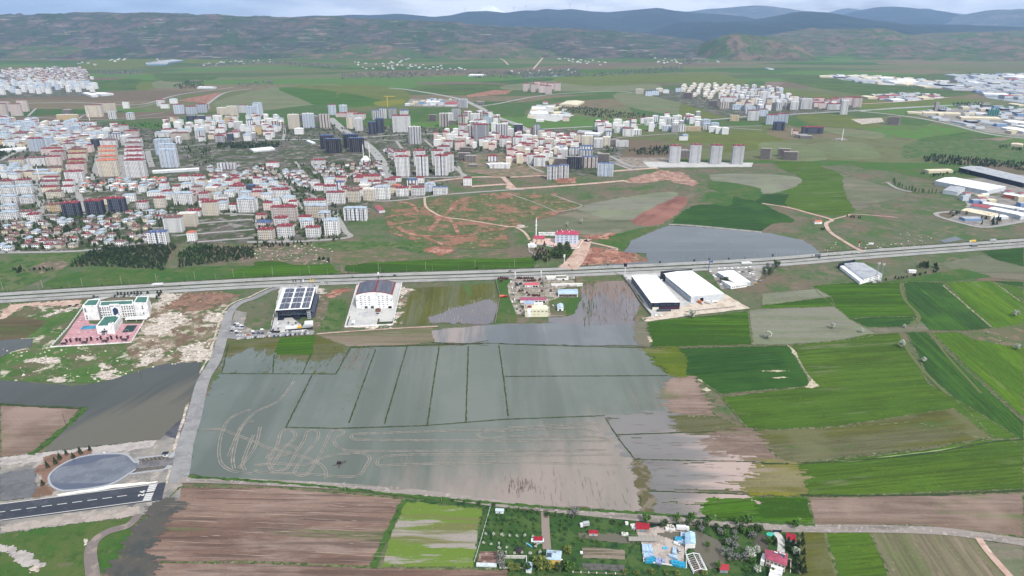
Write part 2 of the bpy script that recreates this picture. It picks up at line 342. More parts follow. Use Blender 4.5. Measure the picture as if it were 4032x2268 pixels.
# --- distant plain ---
def patchwork(name,cols,size,asp,an):
    m=bpy.data.materials.new(name); MATS[name]=m; m.use_nodes=True; t=m.node_tree; b=t.nodes['Principled BSDF']; b.inputs['Roughness'].default_value=.95; b.inputs['Specular IOR Level'].default_value=.05
    tc=nn(t,'ShaderNodeTexCoord'); mp=nn(t,'ShaderNodeMapping',vector_type='TEXTURE'); mp.inputs['Scale'].default_value=(size*asp,size,size); mp.inputs['Rotation'].default_value=(0,0,an); t.links.new(tc.outputs['Object'],mp.inputs['Vector'])
    wn=nn(t,'ShaderNodeTexNoise'); wn.inputs['Scale'].default_value=1.1; wn.inputs['Detail'].default_value=3; t.links.new(mp.outputs[0],wn.inputs['Vector'])
    ad=nn(t,'ShaderNodeMix',data_type='VECTOR'); ad.inputs['Factor'].default_value=.35; t.links.new(mp.outputs[0],ad.inputs[4]); t.links.new(wn.outputs['Color'],ad.inputs[5])
    v=nn(t,'ShaderNodeTexVoronoi'); v.inputs['Scale'].default_value=1.5; t.links.new(ad.outputs[1],v.inputs['Vector'])
    sx=nn(t,'ShaderNodeSeparateColor'); t.links.new(v.outputs['Color'],sx.inputs[0])
    r=nn(t,'ShaderNodeValToRGB'); r.color_ramp.interpolation='CONSTANT'; e=r.color_ramp.elements; e[0].color=lin(cols[0],KA); e[1].position=1/len(cols); e[1].color=lin(cols[1],KA)
    for i,c in enumerate(cols[2:]): q=e.new((i+2)/len(cols)); q.color=lin(c,KA)
    t.links.new(sx.outputs[0],r.inputs[0])
    n2=nn(t,'ShaderNodeTexNoise'); n2.inputs['Scale'].default_value=.02; n2.inputs['Detail'].default_value=8; t.links.new(tc.outputs['Object'],n2.inputs['Vector'])
    q=nn(t,'ShaderNodeMapRange',interpolation_type='SMOOTHSTEP'); q.inputs['From Min'].default_value=.45; q.inputs['From Max'].default_value=.68; q.inputs['To Max'].default_value=.75; t.links.new(n2.outputs[0],q.inputs['Value'])
    x=nn(t,'ShaderNodeMix',data_type='RGBA'); t.links.new(q.outputs[0],x.inputs['Factor']); t.links.new(r.outputs[0],x.inputs['A']); x.inputs['B'].default_value=lin((96,96,70),KA); t.links.new(x.outputs['Result'],b.inputs['Base Color']); return m
ffm=patchwork('far_field_patchwork',[(70,102,50),(98,106,70),(118,108,88),(62,94,50),(104,110,78),(84,118,58),(110,98,84),(78,98,60)],330,2.6,.15)
sheet('far_fields',[Vector((-5200,2050,0)),Vector((-900,1900,0)),Vector((900,1750,0)),Vector((1100,1250,0)),Vector((3500,1500,0)),Vector((6500,6000,0)),Vector((6500,9000,0)),Vector((-6500,9000,0)),Vector((-6500,5000,0))],ffm,.5,ragp=(25,40))
for i,(s,m) in enumerate([
 ('A0 700,640 900,600 1060,600 1170,660 1040,680',far_d),('A0 1060,620 1150,620 1160,670 1030,675',far_g),('A0 1150,620 1320,600 1400,640 1200,670',far_o),
 ('A0 1180,560 1560,560 1620,600 1250,615',far_d),('A0 1640,410 1900,420 1950,460 1760,480',far_d),('A0 1300,400 1640,400 1700,470 1350,470',far_g),
 ('A0 720,440 900,400 1300,480 800,520 600,500',far_g),('A0 1600,790 1850,700 2150,650 2576,640 2576,780 1980,830',far_o),('A0 2150,660 2576,650 2576,860 2350,800 2000,880 2576,880 2576,850',far_g),
 ('A0 2100,660 2576,700 2576,860 2300,760',lime),('A0 2000,840 2400,790 2576,830 2576,890 2020,890',lush),
 ('A1 0,640 450,670 500,790 230,800 0,790',far_g),('A1 0,700 350,770 200,800 0,800',lime),('A1 520,670 700,640 1200,640 1280,690 900,720 600,700',far_d),('A1 250,770 460,750 470,780 300,800',crop('yellow_crop',(110,132,50),(100,124,50),a0)),
 ('A1 510,820 840,815 830,870 560,880',lush),('A1 1100,800 1400,770 1650,735 2080,705 2080,740 1650,770 1400,830 1380,880 1180,870',lush),
 ('A1 1260,640 1800,600 2400,640 2200,690 1300,680',far_o),('A1 1600,590 2200,560 2576,560 2576,610 1900,650',far_g),('A1 2170,810 2350,800 2576,860 2576,910 2300,890',lush),('A1 2080,700 2576,720 2576,860 2150,800',far_o),
 ('A2 0,770 150,780 430,840 350,890 0,880',far_g),('A2 0,560 300,560 500,620 1100,720 1500,760 1400,790 600,720 0,640',far_g),('A2 750,590 1100,590 2000,680 2200,700 2000,730 1400,720 900,640',far_d),
 ('A2 1340,790 1600,780 2000,740 2250,760 1900,790 1500,830',far_g),('A2 1640,890 1900,910 1800,950 1650,930',lush),('A2 870,870 1250,870 1500,960 1200,960 950,930',far_g),
 ('A2 1770,1055 2200,1000 2360,1030 2000,1065',lush),('A2 1060,960 1500,1000 1450,1050 1100,1000',far_o),('A2 620,620 760,625 700,650 600,645',brn),('A2 480,620 600,610 620,640 500,640',lush)]):
    sheet('field',s,m,1,sm=3)
# --- fields between town and highway ---
for s,m in [
 ('B3 130,600 420,590 560,650 745,730 765,900 850,1060 600,1092 240,1010 250,900 200,870 340,740 200,680',midg),
 ('B3 0,420 400,440 600,580 100,590 0,520',far_o),('B3 420,440 900,420 1100,560 700,560',far_o),('B3 770,740 1200,850 1320,910 1000,1000 870,1050 780,900',olive),
 ('B2 1860,720 2337,715 B3 340,745 320,825 0,900 B2 2000,830',gfal),('B2 1840,830 1900,780 2300,840 2280,960 1950,880',lush),('B2 1820,890 2060,900 2040,1010 1870,980',lush),
 ('B2 1480,1180 1690,1010 1900,990 2050,900 2337,900 B3 0,900 250,900 230,1005 0,985 B3 300,1140 100,1170 0,1240 B2 2337,1240 2000,1215 1700,1190',dkg),
 ('B2 270,1150 480,1090 700,1060 1130,1140 1400,1190 1100,1280 700,1270 290,1230',olive),('B2 700,1060 690,1000 1400,880 1560,920 1130,1140',gfal),
 ('B2 1130,1140 1560,920 1650,990 1400,1180',red),('B2 820,1340 1000,1260 1370,1190 1230,1290 1130,1330 1150,1400 1000,1400',lush),
 ('B2 1600,360 1700,340 2337,310 B3 0,330 200,400 500,580 0,470 B2 2337,480 1980,520 1980,440 1500,420',far_g),
 ('B3 1430,395 1700,355 1900,330 2160,370 1900,412 1600,410',dkg),('B3 1650,420 2160,380 2300,390 1900,440 1660,475',brn),('B3 530,270 800,340 1000,330 900,290 700,280',brg),
 ('B3 240,200 500,260 740,340 560,330 240,260',lush),('B3 1260,190 1540,230 1450,265 1250,250',lush),('B3 1420,410 2400,420 2400,640 1900,560 1500,560 1300,560',grass),
 ('C0 420,430 580,330 1000,250 1300,270 2415,235 2415,380 1000,445',lush),('C0 2200,300 2415,230 C1 0,200 250,192 400,230 700,212 790,280 800,300 500,340 0,362 C0 2415,365 2200,372',lime),
 ('C1 870,235 1100,205 2000,165 2415,168 C2 240,160 230,262 0,270 C1 2415,275 1600,290 950,300',limeR),
 ('C1 0,20 560,10 800,100 760,200 400,225 250,190 0,195 C0 2150,225 2300,100',rocky),('C1 760,200 800,60 1300,60 1600,130 2300,100 2415,160 2000,162 1100,203 900,230',scrub),
 ('C1 560,10 1600,10 1620,120 1300,60 800,90',grass),
 ('C0 0,180 600,110 850,130 650,260 200,440 0,480',grass),('C0 250,260 500,180 640,200 600,260 450,300 300,300',rocky)]:
    sheet('field',s,m,1,sm=3,ragp=(3,9))
for s,m in [
 # near right-hand fields
 ('C2 1310,770 2280,668 2320,985 1340,1010 1290,900',limeR),('F 1620,878 1985,870 2040,965 2035,972 1812,992 1750,950 1685,946',dkg),
 ('F 1620,878 1700,874 1730,905 1725,946 1685,948 1660,905',crop('yellowing_crop',(84,114,40),(70,106,40),H1,(112,110,70))),
 ('F 1690,948 1745,948 1788,1030 1800,1048 1700,1048',brn),
 ('F 1990,870 2120,855 2180,842 2262,838 2285,870 2335,965 2425,1015 2565,1104 2490,1108 2300,1062 2100,1076 1885,1084 1815,1000 2045,972',midg),
 ('F 1700,1045 1800,1048 1890,1082 1805,1092 1700,1092',brg),('F 1800,1092 1890,1084 1965,1160 1900,1165 1780,1150 1740,1100',brn),
 ('F 1885,1084 2100,1074 2400,1028 2495,1102 2300,1130 2000,1166 1965,1160',brg),('F 2000,1168 2300,1136 2495,1104 2576,1108 2576,1232 2035,1250 2010,1215',midg),
 ('F 1900,1168 2002,1168 2034,1248 1890,1248 1800,1200',crop('wet_yellow_crop',(104,122,48),(120,114,84),H1,(140,128,112))),
 ('F 1620,1240 2030,1250 2048,1318 1800,1312 1625,1296',limeR),('F 1860,1250 2030,1250 2048,1318 1880,1312',dkg),
 ('F 2035,1252 2576,1240 2576,1352 2300,1322 2048,1322',brn),
 ('F 2280,836 2330,836 2450,950 2576,1062 2576,1118 2500,1100 2420,1020 2330,940',dkD),('F 2345,838 2400,836 2500,852 2576,868 2576,1052 2450,940',brD),
 ('C3 480,425 900,390 1315,400 1345,540 1480,720 1440,780 1360,815 1000,825 840,745 690,620 540,500',limeR),('C3 840,742 1000,725 1440,715 1445,775 1360,812 1000,822',dkg),
 ('C3 1340,405 1400,385 1720,395 1900,580 2205,830 1900,855 1600,850 1460,828 1490,730 1380,580',dkD),('C3 1740,392 2180,378 2492,560 2492,790 2210,830 1900,570',brD),
 ('C2 2290,650 C3 690,622 840,745 1100,882 950,925 620,960 220,985 0,985 C2 2330,990',gfal),('C3 0,500 520,452 660,530 0,612',gfal),('C3 0,612 660,530 690,620 0,640',limeR),
 ('C3 1000,825 1360,815 1480,730 1600,850 1300,870 1100,882',olive),
 ('C3 1700,215 2100,130 2492,240 2492,370 1900,330',olive),('C3 2080,95 2492,60 2492,245 2200,170',dkg),('C3 1150,392 1500,330 1900,258 2200,340 1750,380 1400,385 1310,400',lush),('C3 2200,378 2492,390 2492,440 2300,420',dkg),
 ('C3 2200,390 2492,450 2492,590 2300,460',midg),('C3 2190,830 2492,790 2492,1000 2350,1000 2000,930 1890,880',scrub),
 # foreground bottom
 ('D0 1430,745 2018,750 D1 200,750 800,800 1190,838 930,1380 0,1340 D0 1000,1345 1050,1150',w_plough),('D0 700,1500 1000,1345 D1 0,1345 930,1385 2018,1400 2018,1600 D0 700,1600',w_plough),
 ('D1 1200,860 1400,880 1810,920 1740,1380 1010,1375 1100,1100',w_plough2),
 ('D1 1200,850 1830,910 1745,1390 2018,1400 2018,1600 D2 2018,1600 2018,1060 1200,1060 1100,1010 500,950 0,910 D1 2018,900 1600,850',garden),
 ('D2 1500,1040 2018,1060 D3 310,1080 300,1500 D2 1500,1500',garden),
 ('D3 300,1090 500,1105 620,1500 300,1500',brg),('D3 490,1105 860,1100 1010,1449 1050,1560 620,1560',midg),('D3 860,1098 1400,1110 1700,1150 1760,1210 2000,1500 1050,1500',crop('dry_diagonal',(120,112,92),(100,106,72),ang('D3 870,1110 1060,1449'),(142,126,112),rows=.5)),
 ('D3 1750,1175 2083,1200 2083,1500 2000,1500 1850,1300',olive),
 # left foreground
 ('D0 0,1110 600,1030 1000,990 1100,990 1050,1100 940,1300 900,1449 900,1600 0,1600',lush),
 ('D0 0,90 630,120 520,260 240,480 0,510',brn),
 ('C0 0,610 150,600 700,640 760,640 480,1010 1260,960 1500,660 2100,640 2150,700 2060,1000 1850,1160 900,1350 0,1330',mat('mixed_turf',(76,104,52),[Y((98,96,72),.02,.45,.58),Y((190,180,166),.05,.56,.62,d=8,q=.7),Y((56,92,38),.05,.5,.6,o=.7),Y((150,128,116),.1,.6,.68)])),
 ('C0 0,720 150,710 470,760 250,920 0,960',crop('brown_green_fallow',(96,86,66),(80,92,52),a0)),
 ('C1 620,560 900,540 880,680 820,850 600,860 640,700',grass),('C1 560,540 720,540 680,700 600,860 560,800',rocky),
 ('C1 1470,450 2290,400 2330,560 2290,770 1360,800 1420,600',crop('soaked_crop',(82,100,58),(98,102,74),VW,(76,102,52))),('C1 1380,420 1500,440 1400,700 1340,760',rocky),
 ('C1 850,880 1700,820 1720,960 1440,990 860,1000 600,1000 590,890',crop('muddy_crop',(104,106,76),(128,114,100),H1,(140,130,120))),
 ('C1 0,930 580,890 860,990 780,1270 460,1270 0,1255 C0 1420,900',brg),('C1 240,920 580,895 560,1080 200,1080',lime),
 ('C2 0,380 0,520 20,775 80,770 60,340 C1 2290,370 2340,560 2290,770 2415,775',lush),
 ('C2 640,330 1080,320 1180,480 1300,690 1340,1005 1270,1000 1180,780 1000,400 700,420 720,480 640,440',scrub),
 ('C2 400,540 700,530 660,700 560,720 540,600 400,600',lush),
 ('C2 1860,280 2000,480 2300,640 2270,670 2060,480',grass)]:
    patch('field',s,m,2,w=1.8,ns=.22,cell=1.1)
    if m in (limeR,dkg,midg,dkD,brD,brn,brg,gfal,w_plough): pc=PT(s); ribbon('field_margin',densify(pc+[pc[0]],3.5),1.5,margin,3,0,.95)
# --- sealed or bare ground ---
struct_s=[('construction_ground','B1 1200,1080 1380,960 1560,990 1700,940 2000,930 2337,870 B2 100,890 420,890 700,1010 480,1080 160,1160 0,1230 B1 2337,1400 1900,1400 1500,1340 1250,1240',mat('stripped_turf',(90,98,62),[Y((142,104,86),.022,.48,.57),Y((76,88,52),.05,.5,.62),Y((164,140,124),.12,.58,.68)])),('construction_ground','C0 1300,640 1750,500 2250,530 2130,700 2090,900 2040,1100 1800,1160 1250,1230 1200,1050 1350,850',mat('spoil_ground',(128,116,98),[Y((86,98,62),.04,.46,.56),Y((172,160,146),.1,.5,.6),Y((112,92,78),.06,.54,.64)])),('yard','C1 210,600 575,590 620,420 250,430 150,860 560,890',concrete),('yard','E3 1370,965 2240,920 2410,140 2300,120 1640,150 1590,210',concrete),
 ('yard','C2 1085,310 1460,290 1880,420 2170,620 1690,690 1370,725 1270,560',concrete),('yard','C2 1890,250 2415,225 2415,330 2340,420 2030,460',gravel),
 ('yard','C2 1275,735 1370,715 2060,500 2300,640 1800,700 1310,768',mat('pale_dirt',(204,192,178),[Y((184,168,152),.1,.48,.6)])),('yard','E4 470,200 1800,160 1850,390 1420,440 1450,640 1230,720 1290,1000 1620,1040 1230,1060 520,1000 350,560 330,350',mat('dirt_yard',(160,152,142),[Y((132,122,110),.08,.45,.56),Y((96,104,76),.05,.54,.62),Y((196,190,184),.2,.56,.66)])),
 ('rubble_patch','C0 1370,850 1500,700 1720,670 1740,760 1600,900 1450,880',rubble),('rubble_patch','C0 1460,620 1560,500 1740,505 1650,620 1540,640',rubble),('rubble_patch','C0 1960,770 2000,680 2170,665 2080,800',rubble),
 ('rubble_patch','C0 1700,1040 1900,940 2040,990 2030,1100 1900,1150 1740,1140',rubble),('earth_bank','C0 1540,640 1740,500 2100,480 2270,520 2080,640 1760,670',mat('brown_bank',(118,96,82),[Y((142,110,94),.05,.46,.58),Y((88,84,62),.06,.52,.64),Y((168,152,140),.2,.6,.7)])),
 ('rubble_patch','C0 1320,1090 1540,1010 1560,1080 1300,1200',rubble),('rubble_patch','C0 840,1290 1000,1240 960,1190 1050,1200 1220,1260 900,1345',rubble),('rubble_patch','C0 480,1330 640,1270 680,1300 520,1345',rubble),('rubble_patch','C0 290,1140 400,1100 560,1120 520,1160',rubble),
 ('track_ground','C0 0,740 0,690 100,600 780,560 760,620 230,620 60,730',pinksoil),('rubble_patch','C0 420,720 520,650 740,640 640,690',rubble),('yard','C0 780,610 900,540 1580,480 1560,520 1450,600 1420,560 1440,640 1100,520',concrete),
 ('gravel_lot','C0 2200,900 2170,860 2240,660 2350,680 2320,800 2415,850 C1 170,840 150,880 0,890 C0 2340,905',gravel),
 ('rubble_patch','C1 1380,620 1400,420 1460,460 1400,560 1370,760 1300,800',rubble),('rubble_patch','C1 940,815 1280,795 1300,815 1100,835',rubble),('rubble_patch','C1 615,430 650,450 640,560 600,560',rubble),('rubble_patch','C1 700,500 870,450 890,490 720,520',redsoil),
 ('excavation','B1 1210,1100 1380,1090 1430,1180 1340,1230 1260,1180',redsoil),('excavation','B1 1740,1310 1960,1290 2280,1310 2250,1390 1990,1350 1750,1350',redsoil),('soil_heap','B1 1570,1380 1860,1380 1830,1440 1700,1460 1590,1430',redsoil),
 ('excavation','B1 2070,900 2337,880 B2 90,940 0,970 B1 2337,980 2150,960',redsoil),('excavation','B2 1070,770 1400,680 1600,700 1760,800 1700,830 1450,770 1250,800 1100,800',mat('pink_heap',(150,120,106),[Y((178,150,136),.06,.45,.6),Y((104,90,74),.05,.55,.65)])),
 ('construction_ground','B0 1980,500 2337,480 B1 0,480 400,490 560,520 600,560 300,560 0,560 B0 2000,560',mat('demolition_ground',(164,154,148),[Y((122,112,102),.06,.46,.58),Y((196,188,182),.12,.54,.64)])),('plaza','B1 565,480 900,470 1010,500 1000,545 640,545',mat('rose_plaza',(176,140,142))),('excavation','C2 640,235 720,90 840,60 1200,110 1340,190 1050,225',redsoil),('excavation','B2 660,1280 980,1260 920,1320 760,1310',redsoil),('construction_ground','B2 100,910 380,900 680,1010 490,1060',mat('stripped_earth',(120,110,90),[Y((150,112,96),.05,.5,.6)])),
 ('construction_ground','B1 1600,1010 1750,960 1860,980 1850,1040 1720,1060',redsoil),('construction_ground','B2 0,1040 140,1090 160,1130 0,1100',pinksoil),('construction_ground','B2 30,1190 110,1160 160,1200 100,1210',rubble),
 ('excavation','B1 1250,1240 1340,1230 1400,1290 1300,1280',redsoil),
 ('construction_ground','B1 1900,540 2337,520 B2 300,650 340,720 0,740 B1 2337,740 1950,700',mat('brown_lot',(122,110,94),[Y((96,104,72),.03,.46,.58),Y((150,124,110),.06,.5,.64)])),
 ('construction_ground','B2 400,760 640,740 620,800 460,800',redsoil),('construction_ground','B2 940,560 1500,560 1480,640 1100,660 960,600',mat('grey_lot',(140,132,122),[Y((110,104,96),.05,.46,.58),Y((168,150,138),.08,.5,.64)])),
 ('plaza','B2 1240,600 2260,610 2240,650 1300,655',concrete),('plaza','E8 380,760 480,640 1170,640 1900,700 2050,700 1930,920 1700,930 400,800',mat('pink_paving',(214,186,178),[Y((200,172,166),.2,.45,.6)])),
 ('plaza','E2 230,1020 740,300 830,600 1800,600 1830,600 1600,960',mat('rose_paving',(190,146,152),[Y((176,132,140),.1,.45,.6),Y((204,168,170),.3,.55,.68)])),
 ('gravel_lot','D0 0,570 820,480 1240,370 1480,180 1500,100 1560,60 1500,330 1400,370 1450,600 1450,720 1400,940 1250,950 0,1115 0,860 350,820 270,700 300,600 0,640',gravel),
 ('gravel_lot','D0 0,510 240,480 700,430 1200,370 1250,370 1200,430 820,480 400,530 0,575',mat('pale_gravel',(176,170,166),[Y((158,150,148),.1,.45,.6)])),
 ('gravel_lot','D0 0,640 300,590 270,700 350,815 0,860',mat('grey_hardcore',(110,110,114),[Y((96,96,100),.05,.45,.6)])),
 ('earth_bank','E1 0,470 250,250 900,180 960,240 500,400 200,560 150,720 330,930 420,960 0,960',mat('russet_earth',(132,104,92),[Y((112,90,76),.1,.45,.6),Y((92,92,64),.15,.6,.7)])),
 ('gravel_lot','D0 1310,290 1400,170 1480,170 1460,300 1390,360 1310,340',mat('dark_puddle_earth',(84,84,92),[Y((70,70,78),.1,.45,.6)],rough=.4)),
 ('lime_bank','D0 450,810 520,790 780,745 1000,715 1255,697 1240,712 900,755 470,815',mat('white_lime',(236,230,220),[Y((216,208,198),.3,.55,.7)])),
 ('soil_strip','D0 0,1060 300,1000 1100,900 1100,960 1000,990 500,1040 0,1110',mat('pale_spoil',(168,158,150),[Y((150,142,134),.1,.45,.6)])),
 ('yard','D2 1020,1090 1210,1050 1400,1080 1480,1200 1400,1270 1410,1390 1090,1340 1060,1200',mat('wet_concrete',(182,170,162),[Y((160,150,144),.15,.5,.56)],rough=.5)),
 ('town_ground','B0 0,200 900,240 1400,300 2337,250 B1 1300,280 2337,300 B2 900,300 1100,470 1000,600 700,740 B2 300,650 B1 2337,520 1900,540 1900,700 1600,930 1100,960 1050,1140 850,1160 850,1300 500,1330 0,1330 B0 2300,1350 1300,1360 700,1420 0,1440',lot),
 ('town_ground','A0 0,540 300,530 620,520 690,600 750,660 700,720 0,740',lot),('town_ground','A1 2200,690 2576,680 A2 430,640 650,700 1000,740 1340,760 1330,830 900,860 700,900 300,880 0,780',lot),
 ('yard','A2 1040,570 1400,570 2000,620 1980,660 1500,640 1200,600',concrete),('yard','A2 2030,560 2576,560 2576,760 2300,730 2080,640',gravel),('yard','A2 1680,840 2300,800 2576,830 2576,1040 2300,1000 1900,900',gravel),
 ('yard','B3 1820,930 2412,900 2412,1150 2000,1200 1700,1140 1920,1000',gravel),('yard','B3 1600,780 2412,720 2412,900 1800,900',gravel),
 ('yard','A1 1400,890 1440,800 1620,790 1600,840 1760,870 1620,920',concrete),('yard','A1 470,800 520,750 870,750 880,810',gravel),('excavation','A1 940,720 1150,680 1290,680 1250,710 960,735',redsoil),
 ('excavation','A0 1330,760 1640,700 1700,700 1560,780',redsoil),('construction_ground','A2 1270,900 1500,890 1520,920 1350,940',rubble)]
for n,s,m in struct_s:
    if n in('rubble_patch','excavation','earth_bank','soil_heap','construction_ground') and 'A' not in s[:1]: patch(n,s,m,3,w=15 if n=='rubble_patch' else 9,ns=.1,st=2.2,cell=1.1)
    elif n in ('gravel_lot','soil_strip','track_ground'): patch(n,s,m,3,w=1.6 if n!='track_ground' else 5,ns=.25,cell=.9)
    else: sheet(n,s,m,3,ragp=(.8,6))
# scattered pale boulders and spoil on the rough ground: small uncountable stones
def stones(name,regs,mt,smin,smax,dens,seed=1):
    rnd=random.Random(seed); mb=MB()
    for s in regs:
        p=PT(s); xs=[q.x for q in p]; ys=[q.y for q in p]
        n=len(p)
        for _ in range(int((max(xs)-min(xs))*(max(ys)-min(ys))*dens)):
            x=rnd.uniform(min(xs),max(xs)); y=rnd.uniform(min(ys),max(ys)); ins=False
            for i in range(n):
                a,b=p[i],p[(i+1)%n]
                if (a.y>y)!=(b.y>y) and x<(b.x-a.x)*(y-a.y)/(b.y-a.y)+a.x: ins=not ins
            if not ins: continue
            r=smin+(smax-smin)*rnd.random()**3; k=rnd.randint(4,6); a0_=rnd.random()*6
            a=[(x+r*rnd.uniform(.6,1.3)*math.cos(a0_+6.283*j/k),y+r*rnd.uniform(.5,1.1)*math.sin(a0_+6.283*j/k)) for j in range(k)]
            h=r*rnd.uniform(.3,.7); cx,cy=x,y; i0=len(mb.v)
            mb.v+=[(q[0],q[1],.3) for q in a]+[(cx+(q[0]-cx)*.6,cy+(q[1]-cy)*.6,.3+h) for q in a]
            for j in range(k): mb.f.append((i0+j,i0+(j+1)%k,i0+k+(j+1)%k,i0+k+j)); mb.m.append(0)
            mb.f.append(tuple(range(i0+k,i0+2*k))); mb.m.append(0)
    o=bpy.data.objects.new(name,mb.mesh(name,[mt])); link(o); o['kind']='stuff'; o['category']='rubble'; o['label']='pale stones and rubble strewn over the rough ground'; return o
stones('rubble_stones',[s for n,s,m in struct_s if n=='rubble_patch' and m is rubble],mat('stone',(214,206,196),[Y((180,170,160),.4,.45,.6)]),.7,2.6,.035)
stones('scattered_stones',['C0 0,1030 480,1020 1260,970 1850,1150 900,1340 0,1330','C0 1300,1000 1500,650 2100,650 2050,1000 1800,1150','C1 0,20 560,10 800,100 760,200 0,195','C3 560,10 1700,10 1500,100 600,130','B3 1250,1240 1560,1280 1560,1380 1300,1330'],mat('stone',(0,0,0)),.5,2.0,.009,2)
stones('earth_clods',['C2 640,235 720,90 840,60 1200,110 1340,190 1050,225','B2 1070,770 1400,680 1600,700 1760,800 1450,770 1250,800','C0 1540,640 1740,500 2100,480 2270,520 2080,640'],mat('clod',(168,128,114),[Y((140,100,88),.4,.45,.6)]),.5,2.2,.03,3)
# --- water ---
wat=[('F 555,942 845,942 868,905 882,878 1260,868 1615,876 1640,905 1660,935 1685,947 1692,960 1700,990 1705,1025 1690,1042 1520,1048 1545,1095 1590,1155 1600,1210 1612,1286 1400,1275 1200,1260 1000,1243 800,1220 600,1206 473,1196 500,1060 530,980',w_main,(2.2,4)),
 ('F 1085,832 1190,822 1250,817 1400,813 1490,812 1600,808 1612,835 1618,870 1500,870 1260,864 1095,862',w_north,(3,4)),
 ('C2 700,430 860,400 1000,380 1100,380 1180,470 1250,600 1230,680 1170,760 1220,800 700,800 390,770 390,730 560,722 640,690 700,560',w_furrow,(2.5,3)),
 ('F 570,905 640,880 700,910 790,912 862,900 850,941 556,941',w_main,(6,3,VD)),
 ('C1 1670,730 1900,640 2060,600 2240,560 2300,600 2290,785 1700,780',w_furrow,(5,2.5,VD)),
 ('F 1530,1052 1690,1044 1720,1062 1760,1076 1690,1088 1552,1092',w_east,(9,2,XD)),('F 1558,1097 1790,1093 1820,1110 1830,1130 1880,1150 1860,1160 1595,1156',w_east,(14,2,XD)),
 ('D2 1045,540 1700,570 1960,600 1900,660 1930,690 1700,700 1900,745 1920,770 1800,788 1095,752 1060,690 1020,590',w_east,(10,1.6,XD)),('D2 1100,772 1880,818 1960,860 1700,872 1130,853',w_east,(7,1.6,XD)),('D2 1135,892 1500,905 1720,955 1600,985 1150,960',w_east,(8,1.6,XD)),
 ('F -40,955 60,962 180,972 260,962 330,940 420,915 505,912 500,960 450,1060 400,1106 110,1138 215,1030 -40,1016',w_left,(1.5,5)),
 ('F -30,860 30,855 85,852 78,872 30,885 -30,915',w_left,(1.5,4)),
 ('B2 1130,1330 1230,1290 1380,1225 1480,1190 1720,1200 2337,1255 B3 80,1262 250,1300 380,1325 480,1390 C3 560,125 480,148 0,172 C2 2400,172 1900,205 1400,232 1000,247 780,236 1335,195 1310,118 1100,105 1150,50',w_pond,(1.8,5)),
 ('D0 1150,980 1330,850 1420,900 1280,1100 1200,1250 1230,1449 1150,1600 820,1600 950,1300 1030,1130',mat('soaked_soil',(78,74,66),[Y((64,66,62),.04,.45,.6),Y((92,82,72),.15,.55,.66)],rough=.35,spec=.35),(9,3,XD)),
 ('D2 1180,1120 D2 1500,1090 1700,1180 1720,1380 1600,1400 1440,1200',w_left,(2,3)),('D2 560,1110 850,1120 1010,1180 900,1190 560,1150',w_left,(1.2,3)),
 ('B3 1640,1330 1780,1290 1850,1320 1680,1350',w_pond,(2,4)),('A1 1370,575 1680,565 1700,575 1400,585',w_pond,(4,20)),('A2 2230,700 2576,730 2576,780 2300,740',w_pond,(4,20))]
for i,(s,m,r) in enumerate(wat):
    dv_=r[2] if len(r)>2 else (XD if m is w_main else None); far=m is w_pond
    patch('pond' if far else 'flood_water',s,m,4,w=r[0]*(1.15 if len(r)>2 else .9)*(2.2 if m is w_main else 1),ns=.22 if dv_ is not None else .12,st=9 if dv_ is not None else 1.5,an=math.atan2(dv_.y,dv_.x) if dv_ is not None else 0,cell=.95 if not far else 1.8,bias=.25)
# dykes, ditch banks and tyre tracks through the flood
dyke=mat('dyke_grass',(50,70,40),[Y((84,82,62),.2,.5,.6)])
def dykes(lst,w,m=dyke,jit=.55,lv=5,name='field_bank'):
    for s in lst: ribbon(name,densify(PT(s),2.5),w,m,lv,0,jit)
dykes(['F 557,941 845,942','F 845,942 883,874 1230,864','F 720,1075 785,945','F 878,1065 945,880','F 967,1068 1025,870','F 1172,1062 1178,872','F 1278,1048 1268,960 1255,870','F 1270,948 1680,946',
 'F 717,1076 850,1079 1070,1072 1270,1056 1520,1047','F 1105,872 1085,1000 1075,1070','F 1085,862 1170,868 1228,858','F 1255,866 1440,872 1625,876','F 1553,1095 1700,1090 1800,1088','F 1590,1157 1900,1163','F 1620,1236 1900,1246','F 1522,1052 1560,1110 1600,1160','F 558,938 575,868','C1 180,1255 190,1100 200,1080','C1 460,1270 540,1080'],1.35)
dykes(['F 1604,1160 1620,1220 1630,1290'],11,mat('bank_brown',(92,88,62),[Y((120,112,98),.1,.5,.6)]))
dykes(['F 473,1200 600,1208 800,1223 1000,1246 1200,1263 1400,1280 1620,1292 1800,1308 2050,1322'],3,mat('bank_green',(66,96,44),[Y((50,72,38),.2,.5,.6)]))
dykes(['D0 0,85 180,100 640,118 690,110'],3); dykes(['D0 690,110 520,270 250,490'],6,mat('bank_green',(0,0,0)))
dykes(['D1 1190,850 1080,1080 940,1385'],4.5,mat('bank_green',(0,0,0)))
tyre=mat('tyre_churned_silt',(140,134,126),[Y((122,119,113),.15,.48,.6)],rough=.5)
